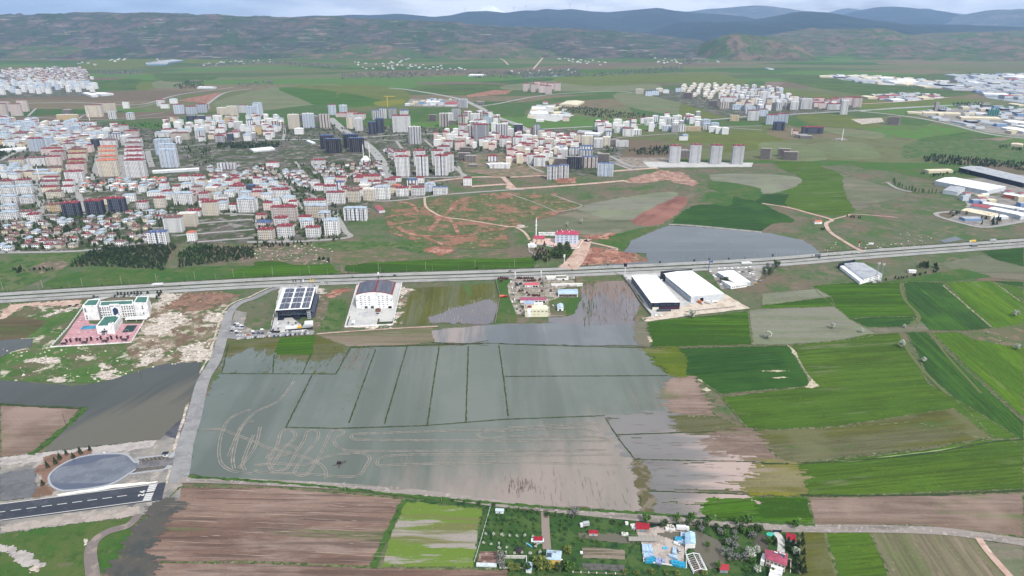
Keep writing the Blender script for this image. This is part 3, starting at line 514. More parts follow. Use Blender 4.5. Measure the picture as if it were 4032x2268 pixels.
TR=['D1 2018,380 1400,375 900,372 790,365 775,340 810,325 1000,318 1500,300 2018,290','D1 2018,460 1400,460 800,460 690,440 650,410 640,360 700,330 710,300 660,290 610,310 570,400 520,500 450,610 400,655 340,645 330,610 400,500 500,370 510,310 470,295 420,310 400,370 340,470 260,600 180,625 130,600 150,570 230,450 320,360 320,310 270,295 215,310 190,400 130,520 100,570',
 'D1 2018,490 1500,488 1200,490 1020,510 980,550 1010,575 1200,568 2018,550','D1 0,575 200,560 400,570 600,500 750,480 870,480 920,520 880,600 830,655 700,665 400,640 100,635 0,610','D1 0,380 100,430 300,480 480,540 560,600 575,680',
 'D1 100,520 140,470 220,420 310,420 345,450 320,480 200,500 120,540 140,600 250,610','D0 1990,130 1830,200 1760,330 1740,470 1760,560 1850,620 2000,640','D0 2018,220 1920,260 1880,380 1850,520 1860,600','D0 2018,330 1970,440 1930,560 1950,620','D0 1600,290 1750,290 1900,340 2018,390',
 'D2 0,300 400,280 600,280 690,310 730,290 700,240 500,250 0,275','D2 0,380 400,378 820,380','D2 0,345 500,340 720,350 800,370','D2 0,455 400,455 780,450','D2 0,490 400,490 830,485','D2 0,550 500,560 900,570','D1 1990,345 1850,360 1780,335 1850,305 2018,300','F 655,1075 640,1130 600,1180','F 740,960 700,1010 640,1040 600,1090 575,1150']
for s in TR:
    p=densify(smooth(PT(s),5),2)
    for o_ in (-1.0,1.0): ribbon('tyre_track',offset(p,o_),.95,tyre,5,0,.5)
# mud bars breaking the water surface
mud=mat('mud_bar',(122,106,97),[Y((136,122,114),.3,.5,.6)])
rnd=random.Random(5)
def bars(name,poly,n,lr,wr,dirv,m):
    p=PT(poly); mb=MB(); xs=[q.x for q in p]; ys=[q.y for q in p]; k=0
    while k<n:
        x=rnd.uniform(min(xs),max(xs)); y=rnd.uniform(min(ys),max(ys)); ins=False
        for i in range(len(p)):
            a,b=p[i],p[(i+1)%len(p)]
            if (a.y>y)!=(b.y>y) and x<(b.x-a.x)*(y-a.y)/(b.y-a.y)+a.x: ins=not ins
        if not ins: continue
        k+=1; l=rnd.uniform(.2,1)**2*lr; w_=rnd.uniform(.4,1)*wr; nr=Vector((-dirv.y,dirv.x,0)); c=Vector((x,y,.75)); t=6
        up=[c+dirv*(l*(2*i/t-1))+nr*(w_*(1-abs(2*i/t-1)**2)*rnd.uniform(.3,1)) for i in range(t+1)]; dn=[c+dirv*(l*(2*i/t-1))-nr*(w_*(1-abs(2*i/t-1)**2)*rnd.uniform(.3,1)) for i in range(1,t)][::-1]
        mb.face(up+dn)
    o=bpy.data.objects.new(name,mb.mesh(name,[m])); link(o); o['kind']='stuff'; o['category']='mud'; o['label']='thin brown mud bars showing through shallow flood water'
bars('mud_bars','D2 0,620 900,620 1050,920 400,890 0,840',80,8,.3,VD,mud)
bars('mud_bars','D2 0,690 220,690 220,770 0,790',60,7,.6,VD,mud)
bars('mud_bars','D1 1100,500 2018,500 2018,800 1300,700',60,6,.3,VD,tyre)
bars('mud_bars','C2 720,400 1180,400 1230,780 740,780',260,16,.6,V('C2 860,400 870,700'),mud)
bars('weed_bars','C2 700,400 850,400 800,780 720,780',60,22,.6,V('C2 780,400 785,700'),mat('weed',(70,92,50)))
bars('mud_bars','C1 1670,700 2060,560 2290,520 2290,780 1700,780',110,9,.5,VD,silt)
bars('mud_bars','F 1600,1060 1850,1100 1960,1160 1930,1300 1640,1290 1600,1170',200,9,.35,XD,mud)
bars('mud_bars','C1 800,1150 900,1010 1160,1010 1060,1200 850,1260',90,14,.5,VD,mud)
bars('weed_bars','C1 0,1000 780,1000 760,1250 0,1250',160,5,.5,VD,mat('weed',(0,0,0)))
bars('pale_silt_bars','D0 1500,760 2018,760 D1 1180,850 940,1340 0,1330 D0 1300,1330',90,26,.35,V('D0 1500,830 2018,850'),mat('pale_silt',(178,158,146)))
bars('weed_bars','F 560,960 1600,960 1600,1040 560,1040',90,1.5,.6,XD,mat('weed',(0,0,0)))
AX=math.atan2(XD.y,XD.x)
ycr=MATS['yellowing_crop']; wyc=MATS['wet_yellow_crop']
for s_,m_,w_ in (('F 1690,950 1745,948 1788,1030 1700,1044 1672,1020 1665,975',brn,13),('F 1615,880 1700,876 1728,905 1722,946 1690,946 1655,920 1635,895',ycr,10),('F 1700,1048 1800,1050 1850,1082 1805,1090 1720,1092 1690,1070',brg,12),('F 1800,1094 1890,1086 1962,1158 1880,1160 1790,1140 1770,1110',brn,16),('F 1880,1168 2000,1170 2030,1244 1890,1246 1860,1215 1900,1190',wyc,14),('F 1790,1250 1900,1250 1900,1310 1780,1310 1760,1280',lime,12),
 ('F 1590,822 1625,800 1640,880 1605,872',olive,5)):
    patch('field_edge',s_,m_,5,w=w_,ns=.3,st=10,an=AX,cell=.9)
for s_ in ('C3 0,1238 130,1228 265,1238 130,1248','C3 90,1303 200,1292 245,1298 150,1310','C3 410,1392 470,1310 545,1385 480,1400','C2 1320,905 1350,910 1380,960 1350,965','C2 1845,1415 1890,1400 1930,1420 1890,1445','C2 1800,1315 1840,1320 1850,1345 1810,1335','C3 270,1000 330,1060 340,1110 290,1070'): patch('bare_spot',s_,mat('bare_spot_soil',(190,178,158),[Y((130,136,96),.4,.5,.6)]),5,w=1.5,ns=.4,cell=.6)
# --- roads ---
MED=PT('C0 -300,545 0,530 1000,470 C1 0,390 1000,350 C2 0,305 1100,262 2400,197 C3 1000,115 2492,8 2900,-20')
MEDS=smooth(MED,6)
ribbon('highway',offset(MEDS,9.5),12.5,asph,4,0); ribbon('highway',offset(MEDS,-6.5),10,asph,4,0); ribbon('service_road',offset(MEDS,-19.5),11,asph,4,0)
ribbon('highway_median',MEDS,3.6,verge,5,0,.25); ribbon('roadside_verge',densify(offset(MEDS,-12.6),6),1.6,verge,5,0,.4); ribbon('roadside_verge',densify(offset(MEDS,18.5),8),6,verge,3,0,.3)
white=mat('road_paint',(204,204,202),rough=.6)
for o_ in (3.6,15.2,-1.9,-11.2): ribbon('lane_marking',offset(MEDS,o_),.3,white,5,0)
for p_,wd in (('C2 560,262 630,200 700,90 740,0 B2 740,1330',20),):
    ribbon('access_road',p_,(30,16),pinksoil,4)
SR='C1 250,440 150,470 0,545 C0 2330,570 2250,610 2180,690 2150,800 2120,900 2050,1130 1930,1340 D0 1540,200 1480,380 1440,600 1420,700'
ribbon('side_road',SR,(8,15),asph2,4); ribbon('parking_road','C0 2120,900 C0 2300,915 C1 0,905 300,885 570,870',11,asph2,4)
ribbon('roadside_verge',offset(densify(smooth(PT(SR),4),8),-9),2.5,rubble,3,0,.5)
ribbon('country_road','D0 1420,690 1600,690 2018,705 D1 600,735 1200,780 1700,845 2018,885 D2 500,935 1000,985 1400,1015 2018,1055 D3 200,1075 900,1078 1400,1095 1700,1130 2083,1185 2300,1220',(7.5,8.5),mat('country_road_surface',(146,138,132),[Y((116,110,104),.1,.48,.62,a=H1,r=8),Y((170,160,158),.3,.55,.65)]),4)
ribbon('dirt_track','D3 1720,1150 1780,1240 1900,1380 2010,1500 2100,1600',(5,5),pinksoil,4)
ribbon('dirt_track','D0 1110,960 1020,1050 860,1100 750,1180 720,1280 740,1449 750,1600',(6,9),mat('grey_track',(122,112,110),[Y((146,134,126),.1,.5,.62)]),4)
patch('gravel_spill','D0 -40,1200 100,1220 250,1280 330,1340 380,1370 300,1390 180,1370 80,1290 -40,1240',mat('pale_gravel',(0,0,0)),4,w=2.5,ns=.3,cell=.8)
for q_ in ('D0 200,1380 300,1370 320,1420 230,1440','D0 660,1160 700,1150 710,1200 670,1210'): patch('rubble_patch',q_,rubble,4,w=3.5,ns=.3,cell=.8,bias=-.3)
ribbon('farm_track','D2 295,945 300,1100 310,1240',6,mat('farm_track_soil',(140,128,120)),4)
ribbon('villa_drive','D3 100,1105 150,1160 150,1260 130,1330',5,concrete,4)
ribbon('dirt_track','C1 600,885 780,870 1300,835 1750,812',3,pinksoil,5)
ribbon('dirt_track','B2 740,1340 1000,1400 C2 940,70 1050,85',6,pinksoil,4)
ribbon('dirt_track','B1 1570,930 1580,1010 1640,1060 1740,1110 1900,1130 2100,1160 2337,1200 B2 60,1200 150,1250 200,1320',5,pinksoil,4)
ribbon('earth_track','B1 1330,1200 1400,1250 1560,1285 1900,1285 2100,1245 2337,1215',9,redsoil,4)
ribbon('earth_track','B1 1740,1110 1680,1160 1620,1240',8,redsoil,4); ribbon('earth_track','B1 1790,1125 1850,1190 1880,1270',7,redsoil,4); ribbon('earth_track','B1 1760,1100 1850,1000 1880,960',8,redsoil,4); ribbon('earth_track','B1 1320,970 1450,990 1500,1060',7,redsoil,4)
ribbon('earth_track','B1 1560,1285 1650,1330 1760,1370',7,redsoil,4); ribbon('earth_track','B1 1220,1110 1400,1085 1600,1090 1740,1115',7,redsoil,4)
ribbon('earth_road','B1 1600,790 2000,745 2337,745 B2 0,745 300,730 360,740',12,pinksoil,4); ribbon('earth_road','B1 2000,830 2337,810 B2 30,850 400,830 800,800 1080,775',14,pinksoil,4)
ribbon('earth_road','B2 960,690 1200,670 1380,660',16,pinksoil,4); ribbon('earth_road','B1 2290,745 2337,790 B2 60,850',12,pinksoil,4)
ribbon('service_road','B1 1050,960 1300,960 1700,910 2000,885 2337,862 B2 150,855',9,street,4); ribbon('town_road','B0 -100,1445 0,1440 700,1425 1100,1380 1350,1345',9,street,4)
ribbon('town_road','B1 -60,1340 400,1335 860,1300 840,1240 780,1130 740,1060',10,street,4)
ribbon('avenue','B1 700,200 850,330 1020,430 1150,560 1220,700 1250,760',(30,22),asph,4); ribbon('avenue','B1 0,400 700,395 1020,375 1400,350 1900,340 2337,320 B2 340,300 900,270 1300,255 2000,205 B3 0,170 250,165 900,130 1600,90 2100,60',(14,22),asph,4)
ribbon('avenue','A1 360,665 520,680 860,740 1020,800 1160,880 1320,940 1450,1010',(24,28),asph,4); ribbon('country_lane','A1 1020,805 1200,780 1450,730 1700,705 2050,690 2200,700',16,asph,4)
ribbon('avenue','A2 1340,840 1700,880 2000,935 2300,1010 2576,1045',18,asph,4); ribbon('country_lane','A2 1340,785 1700,765 2000,735',14,pinksoil,4); ribbon('avenue','A2 1340,840 1600,815 2000,795',16,asph,4)
ribbon('avenue','A0 200,780 600,775 1050,790 1350,715 1760,660',(16,16),street,4); ribbon('avenue','A0 1560,790 1700,700 1900,670',14,street,4)
ribbon('country_lane','A1 860,405 1170,435 1260,490',14,pinksoil,4); ribbon('country_lane','A1 1450,520 1500,460 1515,425 1430,385 1350,380',16,pinksoil,4)
for s,w_ in [('B0 860,770 890,640 910,520',16),('B0 1130,760 1120,600 1120,540',16),('B0 1400,650 1370,560 1360,500',14),('B0 370,1090 370,900 330,800 310,700',14),('B0 740,1000 700,820',9),('B0 780,1060 730,900',9),('B0 0,1170 400,1095 700,1085 1300,1050 1500,1060 2337,1090',9),
 ('B0 700,1390 700,1250 780,1240 1200,1215 1500,1210',7),('B0 1560,850 1480,740',8),('B0 1290,900 1180,760',7),('B0 700,880 1300,860 1900,830',7),('B0 2150,1100 2150,1010 2200,1000',12),('B0 1820,1170 2337,1130',8),('B0 1620,1280 2337,1225',7),('B0 1820,1340 2337,1300',7),
 ('B1 350,860 230,720 130,620',9),('B1 550,860 500,760 380,600',7),('B1 350,865 560,860',9),('B1 480,890 600,950 700,1000',9),('B1 300,1330 370,1180',9),('B1 0,1130 60,1250',7),('B1 380,940 440,1040',8),
 ('B0 0,590 200,490 450,400',12),('B0 820,510 1400,490 2000,430 B1 0,400',9),('B0 250,190 900,215 1200,190 1500,150',8),('B0 520,240 1000,225 1500,190 2000,170',8),('B0 720,210 820,160 1200,110 1460,60',8),('B0 260,180 330,110',9),
 ('B1 270,400 280,300 240,240',9),('B1 1310,410 1360,480',9),('B1 1020,415 1400,400',7),('B1 1300,750 1900,740 B1 1900,700 1830,640',9),('B1 1880,640 1920,740',7),('B1 1570,400 1650,470',8),
 ('B2 0,470 200,640 330,700',7),('B2 1000,380 1480,345 1560,350',9),('B2 820,510 960,560 1130,640 1300,650',12),('B2 940,600 1100,660 1200,680',10),('B2 2337,310 1960,280 1850,240',9),('B2 1960,280 2337,270',9),('B3 560,1380 0,0',0)]:
    if w_: ribbon('town_street',s,w_,street,4)
ribbon('dirt_track','B3 0,985 250,1025 450,1080 640,1135 590,1170 620,1240 700,1300 850,1390 940,1430',7,pinksoil,4); ribbon('dirt_track','B3 640,1135 780,1100 860,1085 1250,1115',4,pinksoil,4)
ribbon('works_road','B3 1150,790 1250,850 1380,880',8,street,4); ribbon('works_road','B3 1720,900 1850,930 1910,1000 1890,1020',9,street,4); ribbon('works_road','B3 1780,1060 1610,1075 1640,1110 1850,1170 2060,1205 2412,1150',9,street,4)
ribbon('pond_bank','B2 1480,1180 1700,1190 2337,1250',9,mat('bank_grey',(150,146,140),[Y((126,124,114),.1,.5,.6)]),4)
ribbon('field_path','C3 1310,870 1400,1060 1550,1250 1750,1449',4,mat('path_green',(96,104,66)),4); ribbon('field_path','C3 1590,860 1750,1080 1950,1300 2083,1449',3,mat('path_green',(0,0,0)),4)
ribbon('field_path','C3 1345,400 1320,430 1360,560 1480,690 1490,750 1400,810',3.5,mat('path_green',(0,0,0)),4)
sb=mat('stony_bank',(120,124,96),[Y((176,170,152),.35,.5,.58),Y((84,100,60),.2,.55,.65)])
for s_,w_ in (('C3 1720,420 1800,490 1950,620 2100,750 2180,820',2.2),('C3 240,985 320,1080 400,1220 480,1330 540,1390',1.8),('C3 2200,390 2300,460 2450,570',1.6)): ribbon('stone_bank',densify(smooth(PT(s_),5),2),w_,sb,5,0,.8)
ribbon('stone_bank','D3 600,545 900,520 1300,470 1600,425',2,mat('pale_weed',(130,150,100)),5,5,.5)
ribbon('hedge_line','D3 0,560 600,545 1300,480 1800,390 2083,370',2,dyke,5,5,.5); ribbon('hedge_line','D3 0,810 1200,812 1600,795 2083,770',2.4,dyke,5,5,.5)
ribbon('stone_bank','B2 0,890 200,960 400,1040 480,1060 680,1010 560,960 400,905',4,mat('bank_grey',(0,0,0)),4,3,.4)
# --- airfield strip with its number, and the oval turning circle ---
RW=[G('D0',-500,952),G('D0',-500,1085),G('D0',1285,850),G('D0',1320,708)]
def lineint(a,b,x): pass
sheet('runway','D0 -300,925 450,822 900,762 1320,708 1285,850 640,938 -300,1058',asphd,5)
a1,a2=PT('D0 -300,928 1250,722'); b1,b2=PT('D0 -300,1048 1215,850')
rx=((a2-a1).normalized()+(b2-b1).normalized()).normalized(); ry=Vector((-rx.y,rx.x,0)); mid=(a2+b2)/2
wR=abs((a2-b2).dot(ry)); endx=0.0
def rq(x0,x1,y0,y1): return [mid+rx*x0+ry*y0,mid+rx*x1+ry*y0,mid+rx*x1+ry*y1,mid+rx*x0+ry*y1]
hw=wR/2
for s in (-1,1): sheet('runway_edge_line',rq(-420,0,s*hw-.35,s*hw+.35),white,6)
ln=abs((PT('D0 1250,725')[0]-PT('D0 1180,735')[0]).dot(rx))
bw=(hw-1.2)/4
for s in (-1,1):
    for k in range(4): 
        y0=s*(1.0+k*bw); y1=s*(1.0+k*bw+bw*.8); sheet('runway_threshold_bar',rq(-ln,-.6,min(y0,y1),max(y0,y1)),white,6)
x=-ln-14
while x>-430: sheet('runway_centre_dash',rq(x-7,x,-.35,.35),white,6); x-=10.6
def digit(segs,oy):
    L_=ln*.62; x0=-ln-L_*1.25
    for q in segs: # q in unit digit space: u across (left->right as read), v up
        pts=[]
        for (u,v) in q: pts.append(mid+rx*(x0+ (1-v)*L_)*1.0+ry*(oy+u*2.9))
        sheet('runway_number',pts,white,6)
def bar(p,q,t=.17):
    p,q=Vector(p),Vector(q); d=(q-p); n=Vector((-d.y,d.x)).normalized()*t/1.2; return [tuple(p+n),tuple(q+n),tuple(q-n),tuple(p-n)]
# read from the right-hand end of the strip: tops of the digits point left along the strip
two=[bar((.1,.72),(.3,.95)),bar((.25,.93),(.75,.93)),bar((.7,.95),(.9,.72)),bar((.88,.78),(.1,.1)),bar((.05,.08),(.95,.08))]
four=[bar((.62,0),(.62,1)),bar((.6,.97),(.08,.35)),bar((.02,.33),(.98,.33))]
digit(two,-3.6); digit(four,.7)
ov=smooth(PT('E1 215,720 230,600 400,440 620,330 900,260 1200,235 1450,235 1600,270 1700,330 1780,400 1740,480 1600,590 1350,740 1050,810 700,850 420,870 270,800'),4,True)
sheet('turning_circle',ov,mat('oval_tarmac',(116,121,132),[Y((102,108,119),.04,.45,.6),Y((104,110,128),.1,.6,.7)],rough=.8),5)
sheet('parking_apron','E1 1780,320 2250,262 2340,300 2440,280 2400,430 2300,440 2240,495 1900,540 1660,580 1740,480 1800,400',mat('apron_tarmac',(118,116,118),[Y((98,96,100),.1,.45,.6)]),4)
for s_ in ('E1 1800,318 2210,262 2330,300 2150,330 1850,365','E1 1690,560 1760,490 2240,440 2290,440 2220,495 1900,540'): patch('parking_bays',s_,mat('bay_tarmac',(80,76,74),[Y((100,96,92),.3,.5,.6)]),5,w=.6,ns=.4,cell=.5)
sheet('wet_tarmac','E1 220,735 400,752 560,758 750,745 900,752 1130,742 1310,728 1180,775 900,825 700,845 440,862 290,800',mat('wet_dark_tarmac',(84,90,108),rough=.35,spec=.4),6,ragp=(.3,3))
sheet('wet_tarmac','E1 400,460 620,340 900,268 1200,240 1450,240 1500,245 1420,275 1180,300 950,380 650,420 480,440',mat('wet_dark_tarmac',(0,0,0)),6,ragp=(.3,3))
kerb=mat('kerb_stone',(166,170,176),[Y((146,150,158),1.5,.5,.6)])
def kerbline(pts,wd=1.6,h=.18,m=kerb,name='kerb'):
    p=smooth(PT(pts),5); mb=MB(); l,r=offset(p,wd/2),offset(p,-wd/2)
    for i in range(len(p)-1):
        for q in ((l[i],l[i+1],h,h),): pass
        a,b,c,d=r[i],r[i+1],l[i+1],l[i]; z0,z1=.3,.75+h
        mb.face([(a.x,a.y,z1),(b.x,b.y,z1),(c.x,c.y,z1),(d.x,d.y,z1)]); mb.face([(a.x,a.y,z0),(b.x,b.y,z0),(b.x,b.y,z1),(a.x,a.y,z1)]); mb.face([(c.x,c.y,z0),(d.x,d.y,z0),(d.x,d.y,z1),(c.x,c.y,z1)])
    return struct(name,mb.mesh(name,[m]))
kerbline('E1 1740,500 1600,590 1350,740 1050,820 700,865 440,878 280,820 205,730 200,620 280,520 400,430 620,320 900,250 1200,222 1450,220 1600,255 1720,370 1790,360 1770,305 2220,255')
kerbline('E1 1640,585 1900,545 2240,500 2330,430')
sheet('kerbed_island','E1 2320,260 2430,180 2440,260 2370,300 2320,290',kerb,6); sheet('kerbed_island','E1 2230,500 2310,425 2365,430 2350,505',kerb,6)
yl=mat('bay_paint',(170,160,140))
for k in range(7):
    a,b=PT('E1 %d,%d %d,%d'%(1820+72*k,315-8*k,1850+72*k,355-8*k)); ribbon('bay_marking',[a,b],.3,yl,6,0)
    a,b=PT('E1 %d,%d %d,%d'%(1740+70*k,550-8*k,1830+70*k,490-8*k)); ribbon('bay_marking',[a,b],.3,yl,6,0)
# ---------------- hills and mountains ----------------
def ridge(name,crest,D,front,back,m,na=.15,ns=1/900,seed=1,nu=240,nv=44,power=1.0,foot=-30,label=None):
    pts=[]; t=None
    for k in crest.split():
        if ',' in k: x,y=k.split(','); pts.append(px(t,float(x),float(y)))
        else: t=k
    xs=np.array([p[0] for p in pts]); ys=np.array([p[1] for p in pts]); o=np.argsort(xs); xs=xs[o]; ys=ys[o]
    U=np.linspace(xs[0],xs[-1],nu); 
    # rounded interpolation of the skyline
    Yp=np.interp(U,xs,ys); k=np.ones(5)/5; Yp=np.convolve(np.pad(Yp,2,'edge'),k,'valid')
    d=D/(CP-(Yp-1134)/FPX*SP); Zc=HC-d*(SP+(Yp-1134)/FPX*CP); Xc=(U-2016)/FPX*d
    tv=np.concatenate([np.linspace(-1,0,int(nv*.72)),np.linspace(0,1,nv-int(nv*.72)+1)[1:]])
    XX=np.zeros((len(tv),nu)); YY=XX.copy(); ZZ=XX.copy()
    for j,t in enumerate(tv):
        YY[j]=D+(t*front if t<0 else t*back); XX[j]=Xc
        s=(1-abs(t))**power; s=s*s*(3-2*s) if power<=1 else s
        ZZ[j]=s
    n1=vnoise(XX+9000,YY,seed,ns,6,True)-.5; n2=vnoise(XX+5000,YY*.6,seed+1,ns*.35,4)-.5
    lim=np.minimum(1,np.abs(tv)*5)[:,None]*np.minimum(1,(1-np.abs(tv))*4)[:,None]
    edge=np.minimum(1,np.minimum(np.arange(nu),nu-1-np.arange(nu))/10.)[None]
    Z=(Zc[None]-foot)*(ZZ+lim*(na*n1+na*1.3*n2))*1.0+foot; Z=foot+(Z-foot)
    me=bpy.data.meshes.new(name); V_=np.stack([XX,YY,Z],-1).reshape(-1,3); h=len(tv)
    F_=[(j*nu+i,j*nu+i+1,(j+1)*nu+i+1,(j+1)*nu+i) for j in range(h-1) for i in range(nu-1)]
    me.from_pydata([tuple(v) for v in V_],[],F_); me.materials.append(m)
    me.polygons.foreach_set('use_smooth',[True]*len(F_)); me.update()
    return struct(name,me,'structure',label)
def hillmat(name,a,b,c,pale,s=.002,strata=True,o=.8):
    l=[Y(b,s,.44,.56,d=8,q=.68),Y(c,s*2.2,.5,.6,d=7),Y(tuple(int(v*.62) for v in a),s*4,.52,.64,d=8,q=.7,o=.55),Y(pale,s*5,.6,.7,d=8,q=.65,o=o*.45)]+([Y(pale,1.0,.60,.66,d=6,sc3=(520,520,10),o=.42)] if strata else [])
    return mat(name,a,l,spec=.05)
h_near=hillmat('hill_scrub',(88,92,76),(72,96,58),(116,102,90),(172,162,150),.0025,strata=False)
h_big=hillmat('plateau_slope',(72,78,74),(60,80,58),(98,90,86),(196,186,178),.0022)
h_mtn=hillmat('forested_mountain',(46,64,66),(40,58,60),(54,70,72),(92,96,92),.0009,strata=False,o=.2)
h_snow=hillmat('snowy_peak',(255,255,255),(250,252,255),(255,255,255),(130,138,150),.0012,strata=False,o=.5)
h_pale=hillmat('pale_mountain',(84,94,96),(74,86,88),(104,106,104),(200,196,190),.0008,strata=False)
ridge('snow_peak','A1 860,130 900,112 950,88 1010,70 1060,52 1100,40 1120,38 1150,48 1170,55 1210,80 1245,96 1290,130',30000,1600,1300,h_snow,.12,1/1200,3,nu=90)
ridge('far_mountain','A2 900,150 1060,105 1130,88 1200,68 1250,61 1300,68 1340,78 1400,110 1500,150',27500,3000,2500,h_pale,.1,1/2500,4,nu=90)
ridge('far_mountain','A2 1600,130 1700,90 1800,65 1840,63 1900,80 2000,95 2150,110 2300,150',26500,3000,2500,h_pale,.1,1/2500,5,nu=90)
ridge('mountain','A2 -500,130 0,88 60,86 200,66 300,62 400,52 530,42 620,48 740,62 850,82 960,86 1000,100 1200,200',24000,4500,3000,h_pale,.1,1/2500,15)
ridge('mountain','A2 900,200 1060,150 1220,128 1300,95 1380,75 1480,53 1560,50 1700,60 1820,72 1900,95 2000,115 2200,160 2400,220',21500,5000,3000,h_mtn,.2,1/2500,6)
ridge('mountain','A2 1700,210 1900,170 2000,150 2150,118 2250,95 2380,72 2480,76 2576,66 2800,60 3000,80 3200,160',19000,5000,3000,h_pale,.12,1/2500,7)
ridge('mountain','A0 1900,170 2150,140 2350,125 2500,121 2576,125 A1 0,125 130,113 250,116 420,104 560,115 700,128 830,115 950,88 1100,82 1240,97 1380,78 1470,80 1540,66 1640,75 1740,67 1880,85 2020,92 2200,75 2390,58 2480,78 2576,85 A2 0,88 100,95 400,120 600,200',18000,6000,4000,h_mtn,.26,1/2200,8,nu=360)
ridge('mountain','A1 2300,260 A2 0,170 300,170 560,150 700,125 880,93 990,93 1100,120 1300,155 1500,185 1900,183 2150,195 2400,205 2576,215 2900,220 3200,300',13500,4500,2500,h_mtn,.26,1/2000,9,nu=300)
ridge('hills','A2 500,330 700,290 800,262 900,250 1000,238 1100,230 1300,238 1400,255 1500,270 1700,285 1850,260 2000,245 2200,240 2576,242 2900,240 3300,300',9500,3300,2000,h_near,.42,1/420,10,nu=500,nv=90)
ridge('hills','A2 1050,560 1200,480 1300,440 1450,410 1600,400 1800,395 2000,400 2200,370 2576,330 3000,330 3300,420',7300,1300,1200,h_near,.45,1/300,11,nu=400,nv=60)
ridge('hills','A1 2500,470 A2 40,460 100,430 180,360 250,300 330,275 450,262 600,280 700,295 800,330 900,400 1000,460',7200,900,1200,h_near,.34,1/220,12,nu=240,nv=60)
ridge('plateau','A0 -1200,150 -400,125 0,118 350,108 550,98 750,90 950,100 1200,95 1400,115 1700,130 2100,140 2576,150 A1 0,143 300,150 700,175 1000,190 1400,205 1800,225 2200,250 2576,290 2800,340 3000,400',9800,3400,2500,h_big,.38,1/620,13,nu=700,nv=110)
ridge('hills','A0 -900,300 0,330 300,340 700,350 900,390 1200,400 1500,370 1900,370 2200,380 2576,350 A1 100,340 300,330 600,370 900,330 1200,340 1500,380 1700,400 2000,410 2400,420 2700,480',7600,1100,1200,h_near,.42,1/380,14,nu=700,nv=64)
ridge('hill','A0 1150,690 1250,660 1330,635 1420,608 1500,600 1560,620 1700,640 1900,635 2100,630 2300,650 2400,680',4300,160,300,mat('knoll',(96,98,78),[Y((70,88,56),.01,.45,.6),Y((150,140,130),.04,.58,.66)]),.1,1/150,16,nu=120,nv=20)
# ---------------- building materials ----------------
def facade(name,wall,glass=(40,48,62),wx=3.4,fl=3.0,ww=(.22,.78),wh=(.26,.78),band=None,bandc=None,bp=9.0,rail=None):
    m=bpy.data.materials.new(name); MATS[name]=m; m.use_nodes=True; t=m.node_tree; b=t.nodes['Principled BSDF']; K=t.links.new
    b.inputs['Roughness'].default_value=.6; b.inputs['Specular IOR Level'].default_value=.3
    def mth(op,a,b_=None,c=None):
        n=nn(t,'ShaderNodeMath',operation=op)
        for i,v in enumerate((a,b_,c)):
            if v is None: continue
            if isinstance(v,(int,float)): n.inputs[i].default_value=v
            else: K(v,n.inputs[i])
        return n.outputs[0]
    tc=nn(t,'ShaderNodeTexCoord'); sp=nn(t,'ShaderNodeSeparateXYZ'); K(tc.outputs['Object'],sp.inputs[0]); sn=nn(t,'ShaderNodeSeparateXYZ'); K(tc.outputs['Normal'],sn.inputs[0])
    isx=mth('GREATER_THAN',mth('ABSOLUTE',sn.outputs['X']),.6); top=mth('GREATER_THAN',mth('ABSOLUTE',sn.outputs['Z']),.6)
    h=mth('ADD',mth('MULTIPLY',isx,sp.outputs['Y']),mth('MULTIPLY',mth('SUBTRACT',1,isx),sp.outputs['X'])); h=mth('ADD',h,100*wx)
    oi=nn(t,'ShaderNodeObjectInfo')
    u=mth('FRACT',mth('DIVIDE',h,wx)); v=mth('FRACT',mth('DIVIDE',sp.outputs['Z'],fl))
    def inr(q,lo,hi): return mth('MULTIPLY',mth('GREATER_THAN',q,lo),mth('LESS_THAN',q,hi))
    win=mth('MULTIPLY',mth('MULTIPLY',inr(u,*ww),inr(v,*wh)),mth('SUBTRACT',1,top))
    # each window takes a slightly different glass tone at random
    wn=nn(t,'ShaderNodeTexWhiteNoise',noise_dimensions='3D'); cb=nn(t,'ShaderNodeCombineXYZ'); K(mth('FLOOR',mth('DIVIDE',h,wx)),cb.inputs[0]); K(mth('FLOOR',mth('DIVIDE',sp.outputs['Z'],fl)),cb.inputs[1]); K(oi.outputs['Random'],cb.inputs[2]); K(cb.outputs[0],wn.inputs[0])
    gl=nn(t,'ShaderNodeMix',data_type='RGBA'); gl.inputs['A'].default_value=lin(glass,KA); gl.inputs['B'].default_value=lin(tuple(min(255,int(q*.5+80)) for q in glass),KA); K(mth('POWER',wn.outputs['Value'],2.2),gl.inputs['Factor'])
    base=nn(t,'ShaderNodeMix',data_type='RGBA'); base.inputs['A'].default_value=lin(wall,KA); base.inputs['B'].default_value=lin(bandc or wall,KA)
    if band: 
        f=mth('FRACT',mth('DIVIDE',h,bp)); K(mth('MULTIPLY',inr(f,*band),mth('SUBTRACT',1,top)),base.inputs['Factor'])
    else: base.inputs['Factor'].default_value=0
    tint=nn(t,'ShaderNodeMix',data_type='RGBA',blend_type='MULTIPLY'); tint.inputs['Factor'].default_value=1; K(base.outputs['Result'],tint.inputs['A'])
    tn=nn(t,'ShaderNodeMapRange'); tn.inputs['To Min'].default_value=.72; tn.inputs['To Max'].default_value=1.06; K(oi.outputs['Random'],tn.inputs['Value']); K(tn.outputs[0],tint.inputs['B'])
    x=nn(t,'ShaderNodeMix',data_type='RGBA'); K(win,x.inputs['Factor']); K(tint.outputs['Result'],x.inputs['A']); K(gl.outputs['Result'],x.inputs['B']); K(x.outputs['Result'],b.inputs['Base Color'])
    r=nn(t,'ShaderNodeMapRange'); r.inputs['To Min'].default_value=.7; r.inputs['To Max'].default_value=.15; K(win,r.inputs['Value']); K(r.outputs[0],b.inputs['Roughness'])
    return m
